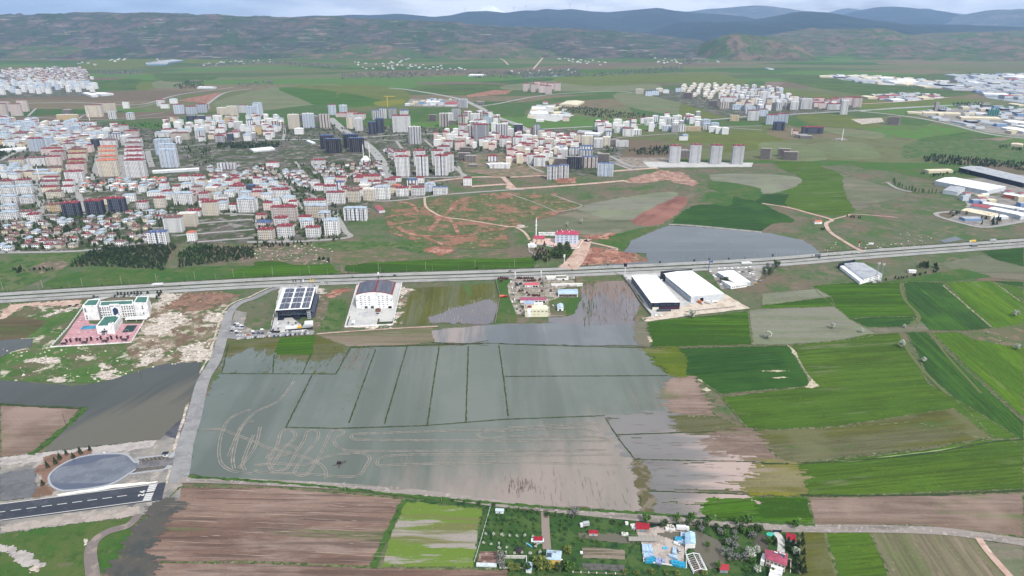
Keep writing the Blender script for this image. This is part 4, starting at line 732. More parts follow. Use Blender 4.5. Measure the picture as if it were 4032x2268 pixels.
WALL=dict(w=facade('white_facade',(246,246,247)),c=facade('cream_facade',(234,222,202),(78,80,84)),p=facade('pink_facade',(232,212,206),(80,82,92)),u=facade('pale_blue_facade',(222,229,238),(86,112,150),band=(.3,.55),bandc=(172,188,210)),
 n=facade('navy_striped_facade',(244,244,246),(44,52,72),band=(.35,.62),bandc=(44,54,84),bp=8),d=facade('dark_facade',(58,62,78),(120,130,144),ww=(.2,.6)),g=facade('grey_facade',(168,168,174),(66,72,84)),y=facade('yellow_facade',(214,190,146),(84,80,76)),
 b=facade('brown_striped_facade',(220,212,206),(66,62,66),band=(.1,.5),bandc=(104,84,78),bp=10),t=facade('tower_facade',(208,208,210),(96,106,122),ww=(.2,.8),wx=2.6),f=facade('concrete_facade',(156,148,144),(40,40,46),ww=(.12,.88),wh=(.1,.86),wx=4),k=facade('gold_black_facade',(42,46,66),(176,170,140),ww=(.3,.62),wh=(.35,.6),wx=5.4))
WN=dict(w='white',c='cream',p='pinkish',u='pale blue',n='navy striped white',d='dark',g='grey',y='yellowish',b='brown striped',t='grey and white',f='unfinished concrete',k='black and cream')
ROOF=dict(r=mat('red_roof',(134,66,74),[Y((112,54,62),.3,.45,.6),Y((150,92,96),.15,.55,.68)]),b=mat('pale_blue_roof',(166,180,194),[Y((146,162,178),.2,.45,.6)]),n=mat('brown_roof',(112,84,84),[Y((132,100,96),.3,.5,.62)]),o=mat('orange_roof',(190,118,98),[Y((168,98,80),.3,.5,.62)]),
 f=mat('flat_grey_roof',(150,148,148),[Y((128,126,126),.2,.5,.62)]),k=mat('slate_blue_roof',(86,104,142),[Y((70,84,118),.2,.5,.62)]),w=mat('white_roof',(220,220,218),[Y((198,198,198),.2,.5,.62)]))
RN=dict(r='red hipped roof',b='pale blue hipped roof',n='brown hipped roof',o='orange hipped roof',f='flat grey roof',k='slate blue roof',w='pale flat roof')
chim=mat('chimney_render',(214,208,204)); balm=mat('balcony_white',(216,216,218)); balmd=mat('balcony_dark',(50,54,70)); glassd=mat('window_glass',(48,58,76),rough=.15,spec=.5); whitep=mat('white_render',(246,246,246),[Y((216,216,218),.2,.45,.62)])
steelw=mat('white_sheet_roof',(246,247,249),[Y((226,229,234),.5,.52,.6,r=60,a=1.57,o=.8),Y((214,214,212),.07,.58,.7,o=.8)],rough=.55,grain=.15); blackp=mat('black_cladding',(44,50,66),[Y((36,42,56),.1,.45,.6)],rough=.5)
conc=mat('raw_concrete',(162,154,150),[Y((136,128,126),.3,.48,.6)])
BM={}
def rmesh(key,fn):
    if key not in BM: BM[key]=fn()
    return BM[key]
def q_(v,s): return max(s,round(v/s)*s)
def apartment(spec):
    x,y,w_,h_,rf,wl,rz,dep=spec['x'],spec['y'],spec['w'],spec['h'],spec['rf'],spec['wl'],spec['rz'],spec['d']
    W,H,D=q_(w_,2),q_(h_,3),q_(dep,2); fl=int(H//3)
    t=thing('apartment_block' if wl!='f' else 'unfinished_block',spec['lab'],'apartment block' if wl!='f' else 'building site',(x,y,0),rz,spec['grp'])
    def wm():
        mb=MB()
        if wl=='f':
            for k in range(fl+1): mb.box(-W/2,W/2,0,D,k*3-.15+.2,k*3+.15+.2)
            nx=max(2,int(W//5)); ny=max(2,int(D//5))
            for i in range(nx+1):
                for j in range(ny+1):
                    cx=-W/2+.3+i*(W-.6)/nx; cy=.3+j*(D-.6)/ny; mb.box(cx-.25,cx+.25,cy-.25,cy+.25,.36,H,bottom=False)
            mb.box(-W/2+3,W/2-3,3,D-3,.36,H-.2,bottom=False)
        else:
            mb.box(-W/2,W/2,0,D,-1,H,bottom=False)
            if rf in 'fkw': 
                mb.box(-W/2+.0,W/2,0,D,H+.003,H+.9,bottom=False,top=0)
        return mb.mesh('wall',[WALL[wl] if wl!='f' else conc])
    part('wall',rmesh(('w',W,H,D,rf in 'fkw',wl),wm),None,t)
    if wl!='f':
        def rm():
            mb=MB()
            if rf in 'fw': mb.box(-W/2+.35,W/2-.35,.35,D-.35,H+.906,H+1.0); mb.box(-1.8,1.8,D/2-1.5,D/2+1.5,H+1.003,H+3.4)
            elif rf=='k': mb.hip(-W/2-.3,W/2+.3,-.3,D+.3,H+1.2,min(W,D)*.12)
            else:
                mb.hip(-W/2-.6,W/2+.6,-.6,D+.6,H+.3,min(W,D)*.22)
                if W>D*1.3 and H>9: mb.gable(-2.4,2.4,-.62,D/2,H+.32,1.5,0)
            return mb.mesh('roof',[ROOF[rf]])
        rp=part('roof',rmesh(('r',W,H,D,rf),rm),None,t)
        if spec['near']:
            def cm():
                mb=MB(); mb.box(-.5,.5,-.5,.5,0,2.0); mb.box(-.6,.6,-.6,.6,2.003,2.2); return mb.mesh('chimney',[chim])
            me=rmesh('chim',cm); hh=H+ (1.0 if rf in 'fkw' else min(W,D)*.1)
            for cx,cy in ((-W*.28,D*.35),(W*.25,D*.6),(W*.05,D*.3))[:2 if W<18 else 3]:
                c=part('chimney',me,None,rp); c.location=(cx,cy,hh)
        # balcony stacks, standing proud of the front and one flank
        if fl>=3 and spec['px']>6:
            bw=min(4.5,W*.24)
            def bm_():
                mb=MB()
                for k in range(1,fl): mb.box(-bw/2,bw/2,-1.3,-.01,k*3-.12,k*3+.95)
                return mb.mesh('balcony_stack',[balmd if wl in 'kd' else balm])
            me=rmesh(('b',fl,bw,wl in 'kd'),bm_)
            for cx in ((-W*.3,W*.3) if W>11 else (0,)):
                c=part('balcony_stack',me,None,t); c.location=(cx,0,0)
            if D>11:
                c=part('balcony_stack',me,None,t); c.location=((W/2 if x<0 else -W/2),D*.5,0); c.rotation_euler=(0,0,R(90) if x<0 else R(-90))
    return t
def house(spec):
    W,H,D=q_(spec['w'],1.5),6.5 if spec['h']>5 else 3.6,q_(spec['d'],1.5); rf,wl=spec['rf'],spec['wl']
    t=thing('house',spec['lab'],'house',(spec['x'],spec['y'],0),spec['rz'],spec['grp'])
    def wm():
        mb=MB(); mb.box(-W/2,W/2,0,D,-.5,H,bottom=False); mb.box(-W*.2,W*.35,-1.6,-.003,-.5,min(3,H-.5)); return mb.mesh('wall',[WALL[wl]])
    part('wall',rmesh(('hw',W,H,D,wl),wm),None,t)
    def rm():
        mb=MB()
        if int(W*2)%2: mb.hip(-W/2-.6,W/2+.6,-.6,D+.6,H+.2,2.0)
        else: mb.gable(-W/2,W/2,0,D,H,2.1,0,ov=.6)
        return mb.mesh('roof',[ROOF[rf]])
    rp=part('roof',rmesh(('hr',W,H,D,rf),rm),None,t)
    if spec['px']>4:
        c=part('chimney',rmesh('chim',lambda:(lambda mb:(mb.box(-.5,.5,-.5,.5,0,2),mb.mesh('chimney',[chim]))[1])(MB())),None,rp); c.location=(W*.2,D*.5,H+.6)
    return t
# ---------------- the town ----------------
SPEC=[]
AREAS=[((60,400),'in the far left towers'),((420,430),'by the far pale road'),((120,620),'in the crowded left quarter'),((560,600),'near the big green lot'),((860,440),'at the edge of the far fields'),((430,620),'behind the orange roofed row'),((60,800),'in the left edge rows'),((300,780),'by the dark red rows'),((420,560),'behind the twin roof rows'),((620,620),'by the pale blue tower'),((780,780),'beside the small white mosque'),((250,870),'between the navy towers'),((640,880),'behind the white corner block'),((760,880),'by the small green squares'),((1000,840),'on the road below the villas'),
 ((1250,560),'by the black gold offices'),((1180,490),'along the far avenue'),((1560,480),'near the blue roofed towers'),((1720,460),'at the far crossroads'),((1900,510),'behind the red roofed slab'),((1420,790),'above the sports hall'),((1100,860),'left of the navy slab'),((1250,900),'on the outer town street'),((1600,620),'near the three tall towers'),((1850,620),'beside the concrete frames'),((1750,720),'above the red earth'),((2080,570),'in the dense middle quarter'),((2150,640),'near the cream block crescent'),((2300,560),'by the stadium roof halls'),((2260,640),'by the brown blocks'),((2430,500),'along the straight far road'),((2600,480),'in the right hand cluster'),((2800,490),'on the right hand slope'),((2700,640),'among the four slim towers'),((3110,610),'on the green hillside edge'),((2150,360),'in the lone far group'),((2500,370),'on the far lane'),((2800,380),'in the far cream estate'),((3050,400),'in the far high rise row'),((3250,430),'by the twin minarets'),((3050,480),'at the far road junction'),((3500,480),'alone by the far field'),((200,340),'in the distant city')]
def area(x,y):
    X,Y_=x,y
    return min(AREAS,key=lambda a:(a[0][0]-X)**2*.35+(a[0][1]-Y_)**2)[1]
def addb(t,x,y,w_,h_,rf,wl,d=None,kind='a',rz=None):
    p=G(t,x,y); sx,sy=px(t,x,y); k=ppm(sy); s=TL[t][2]; vis=math.cos(math.atan2(HC,p.y))
    W=w_/s/k; H=h_/s/k/vis
    rnd=random.Random(int(x*7+y*13)); D=d or min(W*.9,rnd.uniform(12,16)) if kind=='a' else W*.9
    if kind=='a': W=max(9,W); H=max(6,H); D=max(9,D)
    rz=(R(rnd.uniform(-6,2))-p.x/p.y*.25) if rz is None else rz
    SPEC.append(dict(x=p.x,y=p.y,w=W,h=H,d=D,rf=rf,wl=wl,rz=rz,kind=kind,px=w_/s/3.94,sx=sx,sy=sy-h_/s/2))
DATA='''B0
30,178,70,105,n,p 60,140,70,95,n,p 155,180,95,105,n,p 215,140,80,100,n,p 870,190,140,110,n,c 1000,150,130,90,n,c 1035,210,60,70,f,n 1200,215,65,55,b,n 1515,110,70,40,n,w 1480,90,70,55,r,w 1597,65,65,40,b,w 1650,160,90,85,r,u 1765,165,95,70,r,u 1855,150,85,75,r,u 1905,120,40,45,f,b 1760,225,85,45,f,d 1848,225,75,45,f,d 2045,170,90,60,w,c 2145,195,95,100,w,c 2005,250,75,70,w,w 2240,150,80,70,n,w 2310,185,80,85,b,u 2090,255,50,55,f,y 2195,310,75,70,w,w 2300,280,60,60,k,n 1160,110,50,60,n,w
620,215,180,45,w,y 618,160,75,35,f,f 35,265,120,55,b,u 150,315,90,60,b,u 275,325,130,80,b,u 400,325,110,40,w,w 230,245,120,30,n,w 315,235,50,35,b,w 600,330,120,50,b,w 700,345,100,65,b,u 790,300,90,50,b,n 830,270,90,35,n,w 870,320,110,35,r,w 640,265,90,40,b,u 680,250,60,40,b,w
1110,325,130,55,r,w 1210,370,120,55,r,p 1080,400,120,55,k,n 1150,450,60,80,w,w 1490,375,120,40,b,w 1545,345,100,40,r,w 1655,400,160,60,n,c 1690,335,110,30,b,w 1640,435,45,60,w,n 1845,395,85,75,b,n 1900,335,80,70,w,w 1960,335,40,50,w,w 2025,340,85,45,r,w 2020,425,80,60,r,g 2070,385,60,40,r,p 2115,405,50,60,f,d 2160,380,75,50,r,w 2275,410,60,50,b,w 2330,390,40,50,w,g
40,400,60,70,b,u 190,415,120,70,n,w 110,470,140,60,b,w 340,505,130,110,r,u 430,480,110,90,b,u 540,450,150,60,w,c 480,540,180,60,r,p 640,515,90,80,n,w 700,450,90,50,n,c 790,500,80,70,b,w 890,480,80,80,f,d 1000,480,130,75,n,w 930,380,120,45,b,w 820,390,130,50,b,w 590,400,120,45,b,w 1240,470,120,80,n,w 330,385,100,45,b,w 440,390,100,50,b,w 60,340,90,45,b,w 690,390,90,40,n,w 770,420,90,50,n,c 250,370,90,40,n,w 980,325,70,30,w,w 20,450,50,50,n,y
1005,740,165,150,o,c 1005,685,150,130,o,c 1003,635,145,125,o,c 1002,590,142,118,o,c 1002,550,136,90,r,p
1255,750,170,160,r,w 1250,695,155,148,r,w 1247,645,148,138,r,w 1240,598,142,128,r,w 1235,550,132,115,n,w 1560,655,150,160,b,u 1552,600,150,150,b,u 1515,540,150,140,b,u
690,800,150,110,r,w 705,722,150,95,r,p 710,670,150,90,r,y 720,610,150,80,r,c 715,560,150,70,n,y 165,655,120,70,n,c 335,640,160,75,n,w 500,640,120,85,r,p 540,590,110,80,r,p 420,620,60,60,k,n
460,880,130,45,r,c 455,830,150,50,r,w 460,780,140,35,r,w 500,940,130,60,n,c 620,890,90,60,r,w 625,830,80,50,r,w 500,1065,140,70,n,y 660,1110,150,130,r,d 870,1090,140,130,r,d 1080,1065,140,120,r,d 975,1000,70,60,r,c
75,910,130,80,b,w 60,840,110,60,r,w 230,900,130,80,b,w 215,830,120,60,r,w 85,985,130,60,b,w 75,1060,120,60,b,w 85,1140,140,70,b,w 250,990,110,60,b,w 240,1120,120,60,n,w 310,1160,100,70,r,w 330,730,220,45,b,c 420,760,220,45,b,c 500,700,120,40,n,c
1310,1040,95,70,r,w 1475,1030,90,90,r,c 1690,1000,160,110,b,w 1420,920,120,40,b,w 1530,930,80,55,r,p 1690,780,90,45,r,w 1820,805,110,70,r,w 1720,850,100,45,b,w 1815,910,90,70,n,p 1950,920,100,70,w,c 1880,1000,80,100,r,w 1940,1100,130,125,r,c 2055,1000,75,80,f,w 2180,890,140,60,r,w 2270,1070,150,120,b,w 1990,860,180,40,b,c 2250,950,110,60,b,w 1780,1110,130,60,r,w 1730,1200,150,110,w,c 1600,1255,160,130,n,w 1765,1335,70,80,o,w 1190,970,100,60,b,w 1120,1000,90,60,w,w 2110,930,80,55,b,w 2310,870,60,50,k,d
1455,1370,165,110,k,n 2085,672,165,50,f,n
B1
675,488,120,125,k,k 730,525,140,125,k,k 890,478,130,120,k,k 945,515,140,125,k,k 370,300,95,130,w,c 505,290,100,130,w,u 650,290,95,120,f,b 450,240,60,70,f,f 570,235,60,50,f,f 720,170,65,90,r,u 820,145,70,60,w,u 40,180,80,110,b,u 145,260,90,50,w,w 100,305,60,50,w,w 205,320,65,50,k,w 40,350,55,70,f,y 110,360,50,35,r,w 415,350,80,50,w,w
895,300,75,110,b,c 965,320,65,110,w,w 1090,350,70,110,k,d 1160,335,70,120,k,d 1130,215,90,80,k,n 1190,205,60,90,k,n 1275,205,70,90,k,g 1380,170,80,40,k,n 1360,330,160,145,r,w 850,190,190,35,r,p 970,205,110,40,r,p 1480,440,110,155,w,n 1645,230,75,60,f,f 1745,280,80,115,w,b 1800,250,60,90,w,w 1830,255,70,30,f,f 1910,260,60,80,r,b 1860,220,80,95,f,g 2035,255,85,90,w,w 1925,105,80,75,f,u 2150,250,80,50,b,u 2065,265,80,45,r,u 2080,165,80,30,f,f
170,655,110,45,r,w 590,640,125,50,r,w 1370,740,115,185,r,w 1550,735,110,180,r,n 1725,730,115,180,r,n 1800,700,70,160,r,w 1350,650,100,140,r,w 1525,640,100,135,r,w 1690,640,100,140,r,w 1400,560,70,60,n,p
1690,460,70,55,w,w 1785,470,80,60,r,w 1900,465,100,80,w,c 1970,440,70,50,w,w 1745,510,110,50,r,w 1925,360,75,90,r,w 1995,390,80,110,f,b 2090,415,140,150,r,g 2170,440,80,60,r,w 2205,470,50,60,r,p 2205,330,40,80,w,w 2280,390,110,130,w,n 2300,470,80,80,r,w 2200,380,40,50,w,w
1990,600,100,50,f,f 1935,585,110,60,f,f 1950,510,120,40,f,f 2010,650,80,20,f,f 2195,600,90,50,r,n 2260,665,180,40,w,w 1965,820,75,65,r,w
755,990,160,110,r,w 920,975,105,110,n,c 1060,960,110,105,w,c 1185,950,130,115,b,w 1365,920,110,80,r,w 1510,915,120,75,r,w 1715,905,130,60,k,w 1620,880,90,75,b,u 1455,830,90,60,k,n 1530,800,70,50,r,w 1250,830,110,60,r,w 1050,780,220,45,r,p 800,790,90,45,r,p 700,890,110,60,r,w 600,870,90,50,r,w 790,860,80,70,k,n 860,930,90,80,n,c 960,790,80,40,r,p 1300,790,110,40,r,w 1010,870,90,50,w,c 1140,870,90,50,n,p 1040,825,80,40,r,w 690,810,80,50,b,w 560,830,70,50,f,w 1310,870,80,50,o,w
245,950,160,95,r,w 130,1050,80,70,r,p 200,1020,80,60,b,w 320,985,110,55,b,w 120,960,90,60,b,w 200,880,120,50,b,w 30,940,90,60,r,p 280,1150,230,125,r,p 250,1210,110,90,r,w 575,1120,190,115,b,c 650,1160,100,90,b,b 935,1145,205,115,b,n 715,1280,130,140,b,w 545,1300,130,95,r,w 490,1220,110,70,b,w 470,1160,110,50,r,w 290,1305,140,100,r,w 110,1320,140,100,r,c 90,1190,130,25,k,p 15,1050,40,100,b,w 60,1130,90,40,r,p 180,830,80,40,b,w 90,850,80,40,b,w 560,1010,190,50,r,w
B2
25,380,55,80,w,w 95,365,80,100,w,d 265,370,60,100,k,n 305,390,60,75,k,c 90,460,90,80,r,w 150,420,60,60,w,w 130,490,60,60,r,w 205,495,90,60,r,p 310,520,80,55,r,p 380,480,80,80,w,c 490,510,90,70,r,u 505,570,90,80,w,w 580,470,90,45,r,c 665,430,70,80,n,c 730,450,100,80,w,c 830,475,85,80,w,w 905,460,70,80,w,c 75,500,70,35,r,w 110,570,80,50,r,p 150,600,80,50,r,p 215,630,80,90,r,w 290,645,100,85,r,w 370,570,90,50,w,w 415,630,80,60,f,c 500,640,130,60,f,f 615,540,100,55,k,n 720,500,110,40,k,n 715,560,120,55,k,n 610,670,130,110,f,k 755,660,130,100,k,b 880,605,110,75,k,f 895,735,145,110,k,u 407,765,95,115,k,n 512,755,95,110,k,n 640,430,60,70,w,c 20,540,60,50,r,p 250,440,60,40,r,w 190,400,70,40,w,w 430,440,70,50,w,c 320,450,60,50,r,w 45,600,70,40,r,p 270,570,60,50,r,c 420,540,60,50,w,c 350,420,60,45,w,c
845,320,95,80,r,w 930,370,60,45,k,n 1015,335,75,70,w,w 1010,260,75,45,w,w 1085,290,60,50,w,w 1105,365,95,70,n,w 1130,260,90,40,r,w 1190,355,70,45,w,n 1290,265,70,65,w,w 1335,290,60,40,k,n 1440,250,90,60,w,w 1500,265,70,60,w,n 1555,250,80,70,w,w 1660,240,90,50,r,w 1710,230,60,40,b,u 1460,320,80,50,w,u 1420,300,60,50,w,w 1535,330,60,60,f,g 1600,325,60,60,f,n 1705,320,140,35,f,y 1810,270,80,55,w,w 1835,305,80,50,b,n 1905,275,70,30,k,n 1905,320,70,40,w,w 1950,340,60,45,w,w 1995,345,65,50,w,w 1050,465,110,55,f,w 980,450,70,50,f,f 1615,405,75,40,k,w 1160,300,70,30,r,w 1050,310,50,40,w,w 925,320,60,30,r,w
1533,615,98,160,r,t 1718,615,98,165,r,t 1910,622,98,172,r,t 2110,625,98,165,r,t 1625,555,80,55,f,f
B3
35,575,90,90,f,f 205,555,110,65,b,f 265,585,130,70,b,f 1210,262,110,70,f,f 410,390,110,25,f,f
A1
1395,690,50,55,r,p 1455,695,50,55,r,p 1515,700,50,55,r,p 1562,710,50,60,r,p 1630,685,50,55,r,p 1480,665,45,45,r,p 1528,665,45,40,r,p 1580,672,45,42,r,p 2250,710,60,35,w,c 2320,725,50,35,k,u 2370,720,50,35,k,u 2450,705,45,25,b,w 2545,695,45,25,b,u 2400,695,50,25,w,c 915,815,65,60,f,g 1050,790,60,20,f,f 20,840,40,40,w,u 1695,915,50,30,f,p 1500,920,60,14,w,w 80,890,70,40,r,p 140,905,60,40,r,w
A2
1215,865,50,105,w,w 1250,800,80,60,r,p 1315,810,60,70,r,p 930,825,80,75,w,w 725,985,80,60,k,d 980,1010,150,45,r,d 530,910,80,70,n,w 605,880,70,50,n,u 670,940,80,70,r,u 750,930,80,70,r,u 390,915,65,40,f,y 610,790,60,90,w,w 495,790,50,45,w,w 560,790,50,45,w,w 310,820,70,50,f,b 230,805,70,40,f,f 40,745,70,45,f,f 345,770,120,35,r,w 415,830,80,35,b,u 510,860,70,50,b,u 175,960,60,50,b,u 240,980,60,45,b,u 230,1000,60,40,w,w 275,1010,50,40,w,w 320,1015,50,45,w,w 430,735,50,40,w,w 510,735,50,40,w,w 545,720,60,50,k,w 620,720,60,45,k,w 650,770,60,50,w,w 690,775,60,45,w,w 735,800,70,45,w,w 780,780,60,30,k,w 800,825,60,50,f,b 840,830,60,60,w,w 850,770,50,35,w,w 770,750,60,20,k,u 1000,800,60,40,r,p 1050,820,50,40,r,p 1040,770,50,30,r,p 1100,800,50,45,r,p 1120,830,60,45,r,w 1170,830,50,45,r,w 1150,780,60,35,r,p 60,930,60,45,r,w 110,930,50,45,w,w 60,900,50,30,w,g 20,1060,40,40,b,u 80,990,110,30,f,y 850,1010,40,20,r,p 900,1040,90,20,f,f'''
t=None
for k in DATA.split():
    if ',' in k: a=k.split(','); addb(t,float(a[0]),float(a[1]),float(a[2]),float(a[3]),a[4],a[5])
    else: t=k
def inside(p,x,y):
    r=False
    for i in range(len(p)):
        a,b=p[i],p[(i+1)%len(p)]
        if (a.y>y)!=(b.y>y) and x<(b.x-a.x)*(y-a.y)/(b.y-a.y)+a.x: r=not r
    return r
rnd=random.Random(21)
def fill(poly,pitch,pw,ph,styles,kind='a',py=None,keep=.85,jit=.2,rzb=0):
    p=PT(poly); xs=[q.x for q in p]; ys=[q.y for q in p]; y=min(ys); py=py or pitch; row=0
    while y<max(ys):
        x=min(xs)+(row%2)*pitch*.3
        while x<max(xs):
            X=x+rnd.uniform(-1,1)*pitch*jit; Y_=y+rnd.uniform(-1,1)*py*jit; x+=pitch
            if rnd.random()>keep or not inside(p,X,Y_): continue
            W=rnd.uniform(*pw); H=rnd.uniform(*ph)
            if any(abs(s['x']-X)<(s['w']+W)/2+3 and -s['d']-4<Y_-(s['y'])<s['d']+6 for s in SPEC): continue
            st=rnd.choice(styles.split()); sx,sy,d=proj((X,Y_,H/2)); k=FPX/d
            SPEC.append(dict(x=X,y=Y_,w=W,h=H,d=min(W,14) if kind=='a' else W*.85,rf=st[0],wl=st[1],rz=rzb+R(rnd.uniform(-5,5)),kind=kind,px=W*k/3.94,sx=sx,sy=sy))
        y+=py*(1+rnd.uniform(-.1,.1)); row+=1
AS='bw bw bu nw rw wc nc bw rp ww'
fill('B0 0,330 500,300 900,330 1000,440 800,540 300,540 0,420',33,(13,20),(15,21),AS,py=34,keep=.9)
fill('B0 0,660 300,680 560,760 350,800 0,760',30,(14,20),(12,16),'bw bw bu nc',py=32)
fill('B0 0,215 350,260 700,260 850,330 500,320 0,340',36,(13,20),(14,20),AS,py=38)
fill('B1 560,860 1150,800 1500,830 1700,900 1100,950 700,960',26,(12,18),(12,16),'rw rp nc bw rw',py=28)
fill('B1 0,760 200,900 380,1040 350,1200 0,1320',28,(13,18),(12,16),'rw rp nc bw rw nw',py=30)
fill('B0 1300,880 2337,760 2337,1040 1900,1090 1500,1010',28,(13,18),(12,16),'rw rp nc bw rw nw bw',py=30,keep=.7)
fill('B2 0,330 250,360 620,400 660,520 420,640 200,640 0,640',27,(12,17),(17,25),'rw rp wc ww rp wc rw',py=30,keep=.95)
fill('B1 1640,400 1850,350 2337,400 2337,500 1900,500 1660,480',32,(13,18),(16,24),'rw rp wc ww rw',py=36,keep=.85)
fill('B1 1850,200 2200,210 2337,300 2337,380 1900,330',40,(16,22),(24,36),'rw nw ww wb rg',py=46,keep=.6)
fill('B1 0,200 250,220 260,400 0,420',36,(14,20),(16,24),'ww rw wb bw',py=40,keep=.6)
fill('B0 1480,230 2337,200 2337,420 1500,420',38,(14,20),(15,22),'nw rw bw ww nc bw',py=42,keep=.62)
fill('B0 1000,260 1060,480 940,420 1300,460 1300,380',34,(14,20),(15,22),'nw rw bw ww',py=38,keep=.6)
fill('B2 780,250 1250,240 1250,350 850,360',36,(15,20),(18,26),'ww rw nw wn',py=40,keep=.7)
fill('B2 1250,220 1780,200 1780,340 1300,330',36,(15,20),(18,28),'ww rw wn wg ku',py=42,keep=.75)
fill('A2 400,690 700,690 870,760 860,850 500,850 300,760',44,(18,24),(20,34),'ww rw wn wg wu nc',py=60,keep=.8)
fill('A2 950,760 1300,760 1300,820 950,820',44,(18,24),(18,26),'rp rw rp nc',py=60,keep=.9)
fill('A2 0,650 250,640 430,660 440,740 200,760 0,720',42,(18,24),(11,15),'wc wc wc wp',py=70,keep=.95)
fill('A0 0,530 300,520 620,515 690,600 640,650 300,640 0,640',30,(10,20),(7,18),'nw rw nw nc rp bw nw yc gw ww'.replace('yc','nc').replace('gw','fg'),py=46,keep=.78,jit=.45)
fill('A0 0,640 600,640 740,660 700,700 0,720',40,(18,26),(22,34),'bw bu ww bw',py=64,keep=.75,jit=.4)
HS='rw nw nc bw bw nw fc nw'
fill('B0 0,1160 700,1110 700,1400 0,1430',18,(10,13),(6,8),HS,'h',py=19,keep=.82)
fill('B0 720,1110 1480,1060 1500,1200 800,1240 720,1300',18,(10,13),(6,8),HS,'h',py=19,keep=.8)
fill('B0 780,1240 1350,1210 1400,1330 1100,1380 720,1400',20,(10,13),(6,8),HS,'h',py=20,keep=.75)
fill('B0 740,770 1560,760 1540,870 740,890',19,(10,13),(6,8),'ww nw ow nw bw','h',py=20,keep=.8)
fill('B1 0,670 130,660 300,860 340,880 200,870 0,760',17,(10,13),(6,8),HS,'h',py=18,keep=.8)
fill('B1 220,680 380,690 600,840 400,840',17,(10,13),(6,8),HS,'h',py=18,keep=.85)
fill('B1 500,660 800,640 1180,600 1190,740 900,780 620,780',18,(9,12),(5,7),HS,'h',py=19,keep=.7)
fill('B1 1200,500 1300,490 1310,620 1220,600',18,(9,12),(6,8),HS,'h',py=19,keep=.7)
fill('B0 1880,660 2337,700 2337,800 2200,760 1900,760',18,(10,13),(6,8),HS,'h',py=20,keep=.7)
fill('A0 820,455 1070,410 1080,425 860,475',60,(14,20),(6,8),'nw bw ww','h',py=70,keep=.5)
for s in ('A0 1450,480 2050,450 2060,475 1500,505','A0 1740,395 2280,430 2200,445 1760,420','A0 2080,420 2300,440 2250,455','A1 60,470 540,465 600,520 200,530','A1 230,420 560,440 500,470 300,440','A1 570,480 950,520 920,545 600,520','A1 1240,540 1800,515 1790,560 1300,570','A1 1600,430 2150,480 2000,500 1650,460','A1 2300,400 2576,430 2576,500 2400,480','A2 100,455 290,455 270,475 120,475','A0 600,465 800,470 700,500 560,490','A0 1100,450 1270,450 1270,490 1100,490'):
    fill(s,75,(14,22),(6,8),'nw bw ww rw nw','h',py=110,keep=.5,jit=.4)
# big sheds and halls of the industrial zones
def shed(spec):
    W,D,H=q_(spec['w'],4),q_(spec['d'],4),spec['h']; c=spec['c']
    t=thing(spec.get('name','warehouse'),spec['lab'],spec.get('cat','warehouse'),(spec['x'],spec['y'],0),spec['rz'],spec['grp'])
    H=q_(H,1.5)
    def wm(): mb=MB(); mb.box(-W/2,W/2,0,D,-1,H,bottom=False); return mb.mesh('wall',[c[1]])
    part('wall',rmesh(('sw',W,D,H,c[1].name),wm),None,t)
    def rm(): mb=MB(); mb.gable(-W/2,W/2,0,D,H,max(.8,min(W,D)*.045),0,axis='y' if D>W else 'x',ov=.25); return mb.mesh('roof',[c[0]])
    part('roof',rmesh(('sr',W,D,H,c[0].name),rm),None,t)
    return t
wlw=mat('sheet_wall_pale',(204,210,216),[Y((186,192,200),.1,.5,.6)]); wlc=mat('sheet_wall_cream',(204,194,170)); wlb=mat('sheet_wall_blue',(120,150,190)); rfc=mat('cream_sheet_roof',(222,212,188),[Y((202,192,168),.1,.5,.6)]); rfg=mat('grey_sheet_roof',(174,178,184),[Y((154,158,166),.1,.5,.6)]); rfr=mat('faded_red_roof',(164,92,98),[Y((144,78,84),.2,.5,.6)])
brick=mat('brick_wall',(170,96,80)); SC=dict(w=(steelw,wlw),c=(rfc,wlc),g=(rfg,wlw),b=(rfg,wlb),r=(rfr,wlw),k=(rfg,blackp),o=(steelw,brick)); SN=dict(w='white',c='cream',g='grey roofed',b='blue walled',r='red roofed',k='dark walled',o='brick walled')
SHEDS=[]
def addshed(t,FL,FR,BL,H,c,lab=None,name='warehouse',cat='warehouse'):
    a,b,d=G(t,*FL,H),G(t,*FR,H),G(t,*BL,H); ux=(b-a); W=ux.length; ux.normalize(); uy=Vector((-ux.y,ux.x,0)); D=max(6,(d-a).dot(uy)); mdp=(a+b)/2
    # a skewed parallelogram is squared up about its middle
    off=(d-a).dot(ux)/2; m_=mdp; sx,sy=px(t,(FL[0]+FR[0])/2,(FL[1]+FR[1])/2)
    SHEDS.append(dict(x=m_.x,y=m_.y,w=W,d=D,h=H,c=SC[c],cn=c,rz=math.atan2(ux.y,ux.x),lab=lab,name=name,cat=cat,sx=sx,sy=sy,px=W*ppm(sy)/3.94))
def rotq(FLx,FRx): pass
for a in [
 ('B3',(1810,690),(1990,745),(2300,648),9,'k',),]: pass
def addshed3(t,A,B,C,H,c,**k):
    """A corner, B the next corner along the near long side, C the next corner after A on the other side, all roof corners"""
    addshed(t,A,B,C,H,c,**k)
addshed3('B3',(1812,655),(2412,800),(1990,640),10,'k',lab='very long dark walled warehouse with pale roof at the right edge',name='long_warehouse')
addshed3('B3',(1590,775),(2080,868),(1740,738),9,'w',lab='long white roofed factory with pale blue side wall near the poplars',name='factory_hall')
addshed3('B3',(1665,865),(1800,885),(1780,830),7,'g',lab='small grey roofed factory in front of the long white factory')
addshed3('B3',(1830,1050),(2110,1105),(1880,1025),7,'c',lab='cream roofed hall with a row of windows above the bypass corner')
addshed3('B3',(1920,1005),(2080,1035),(1990,990),7,'r',lab='dark red roofed hall among the white factories')
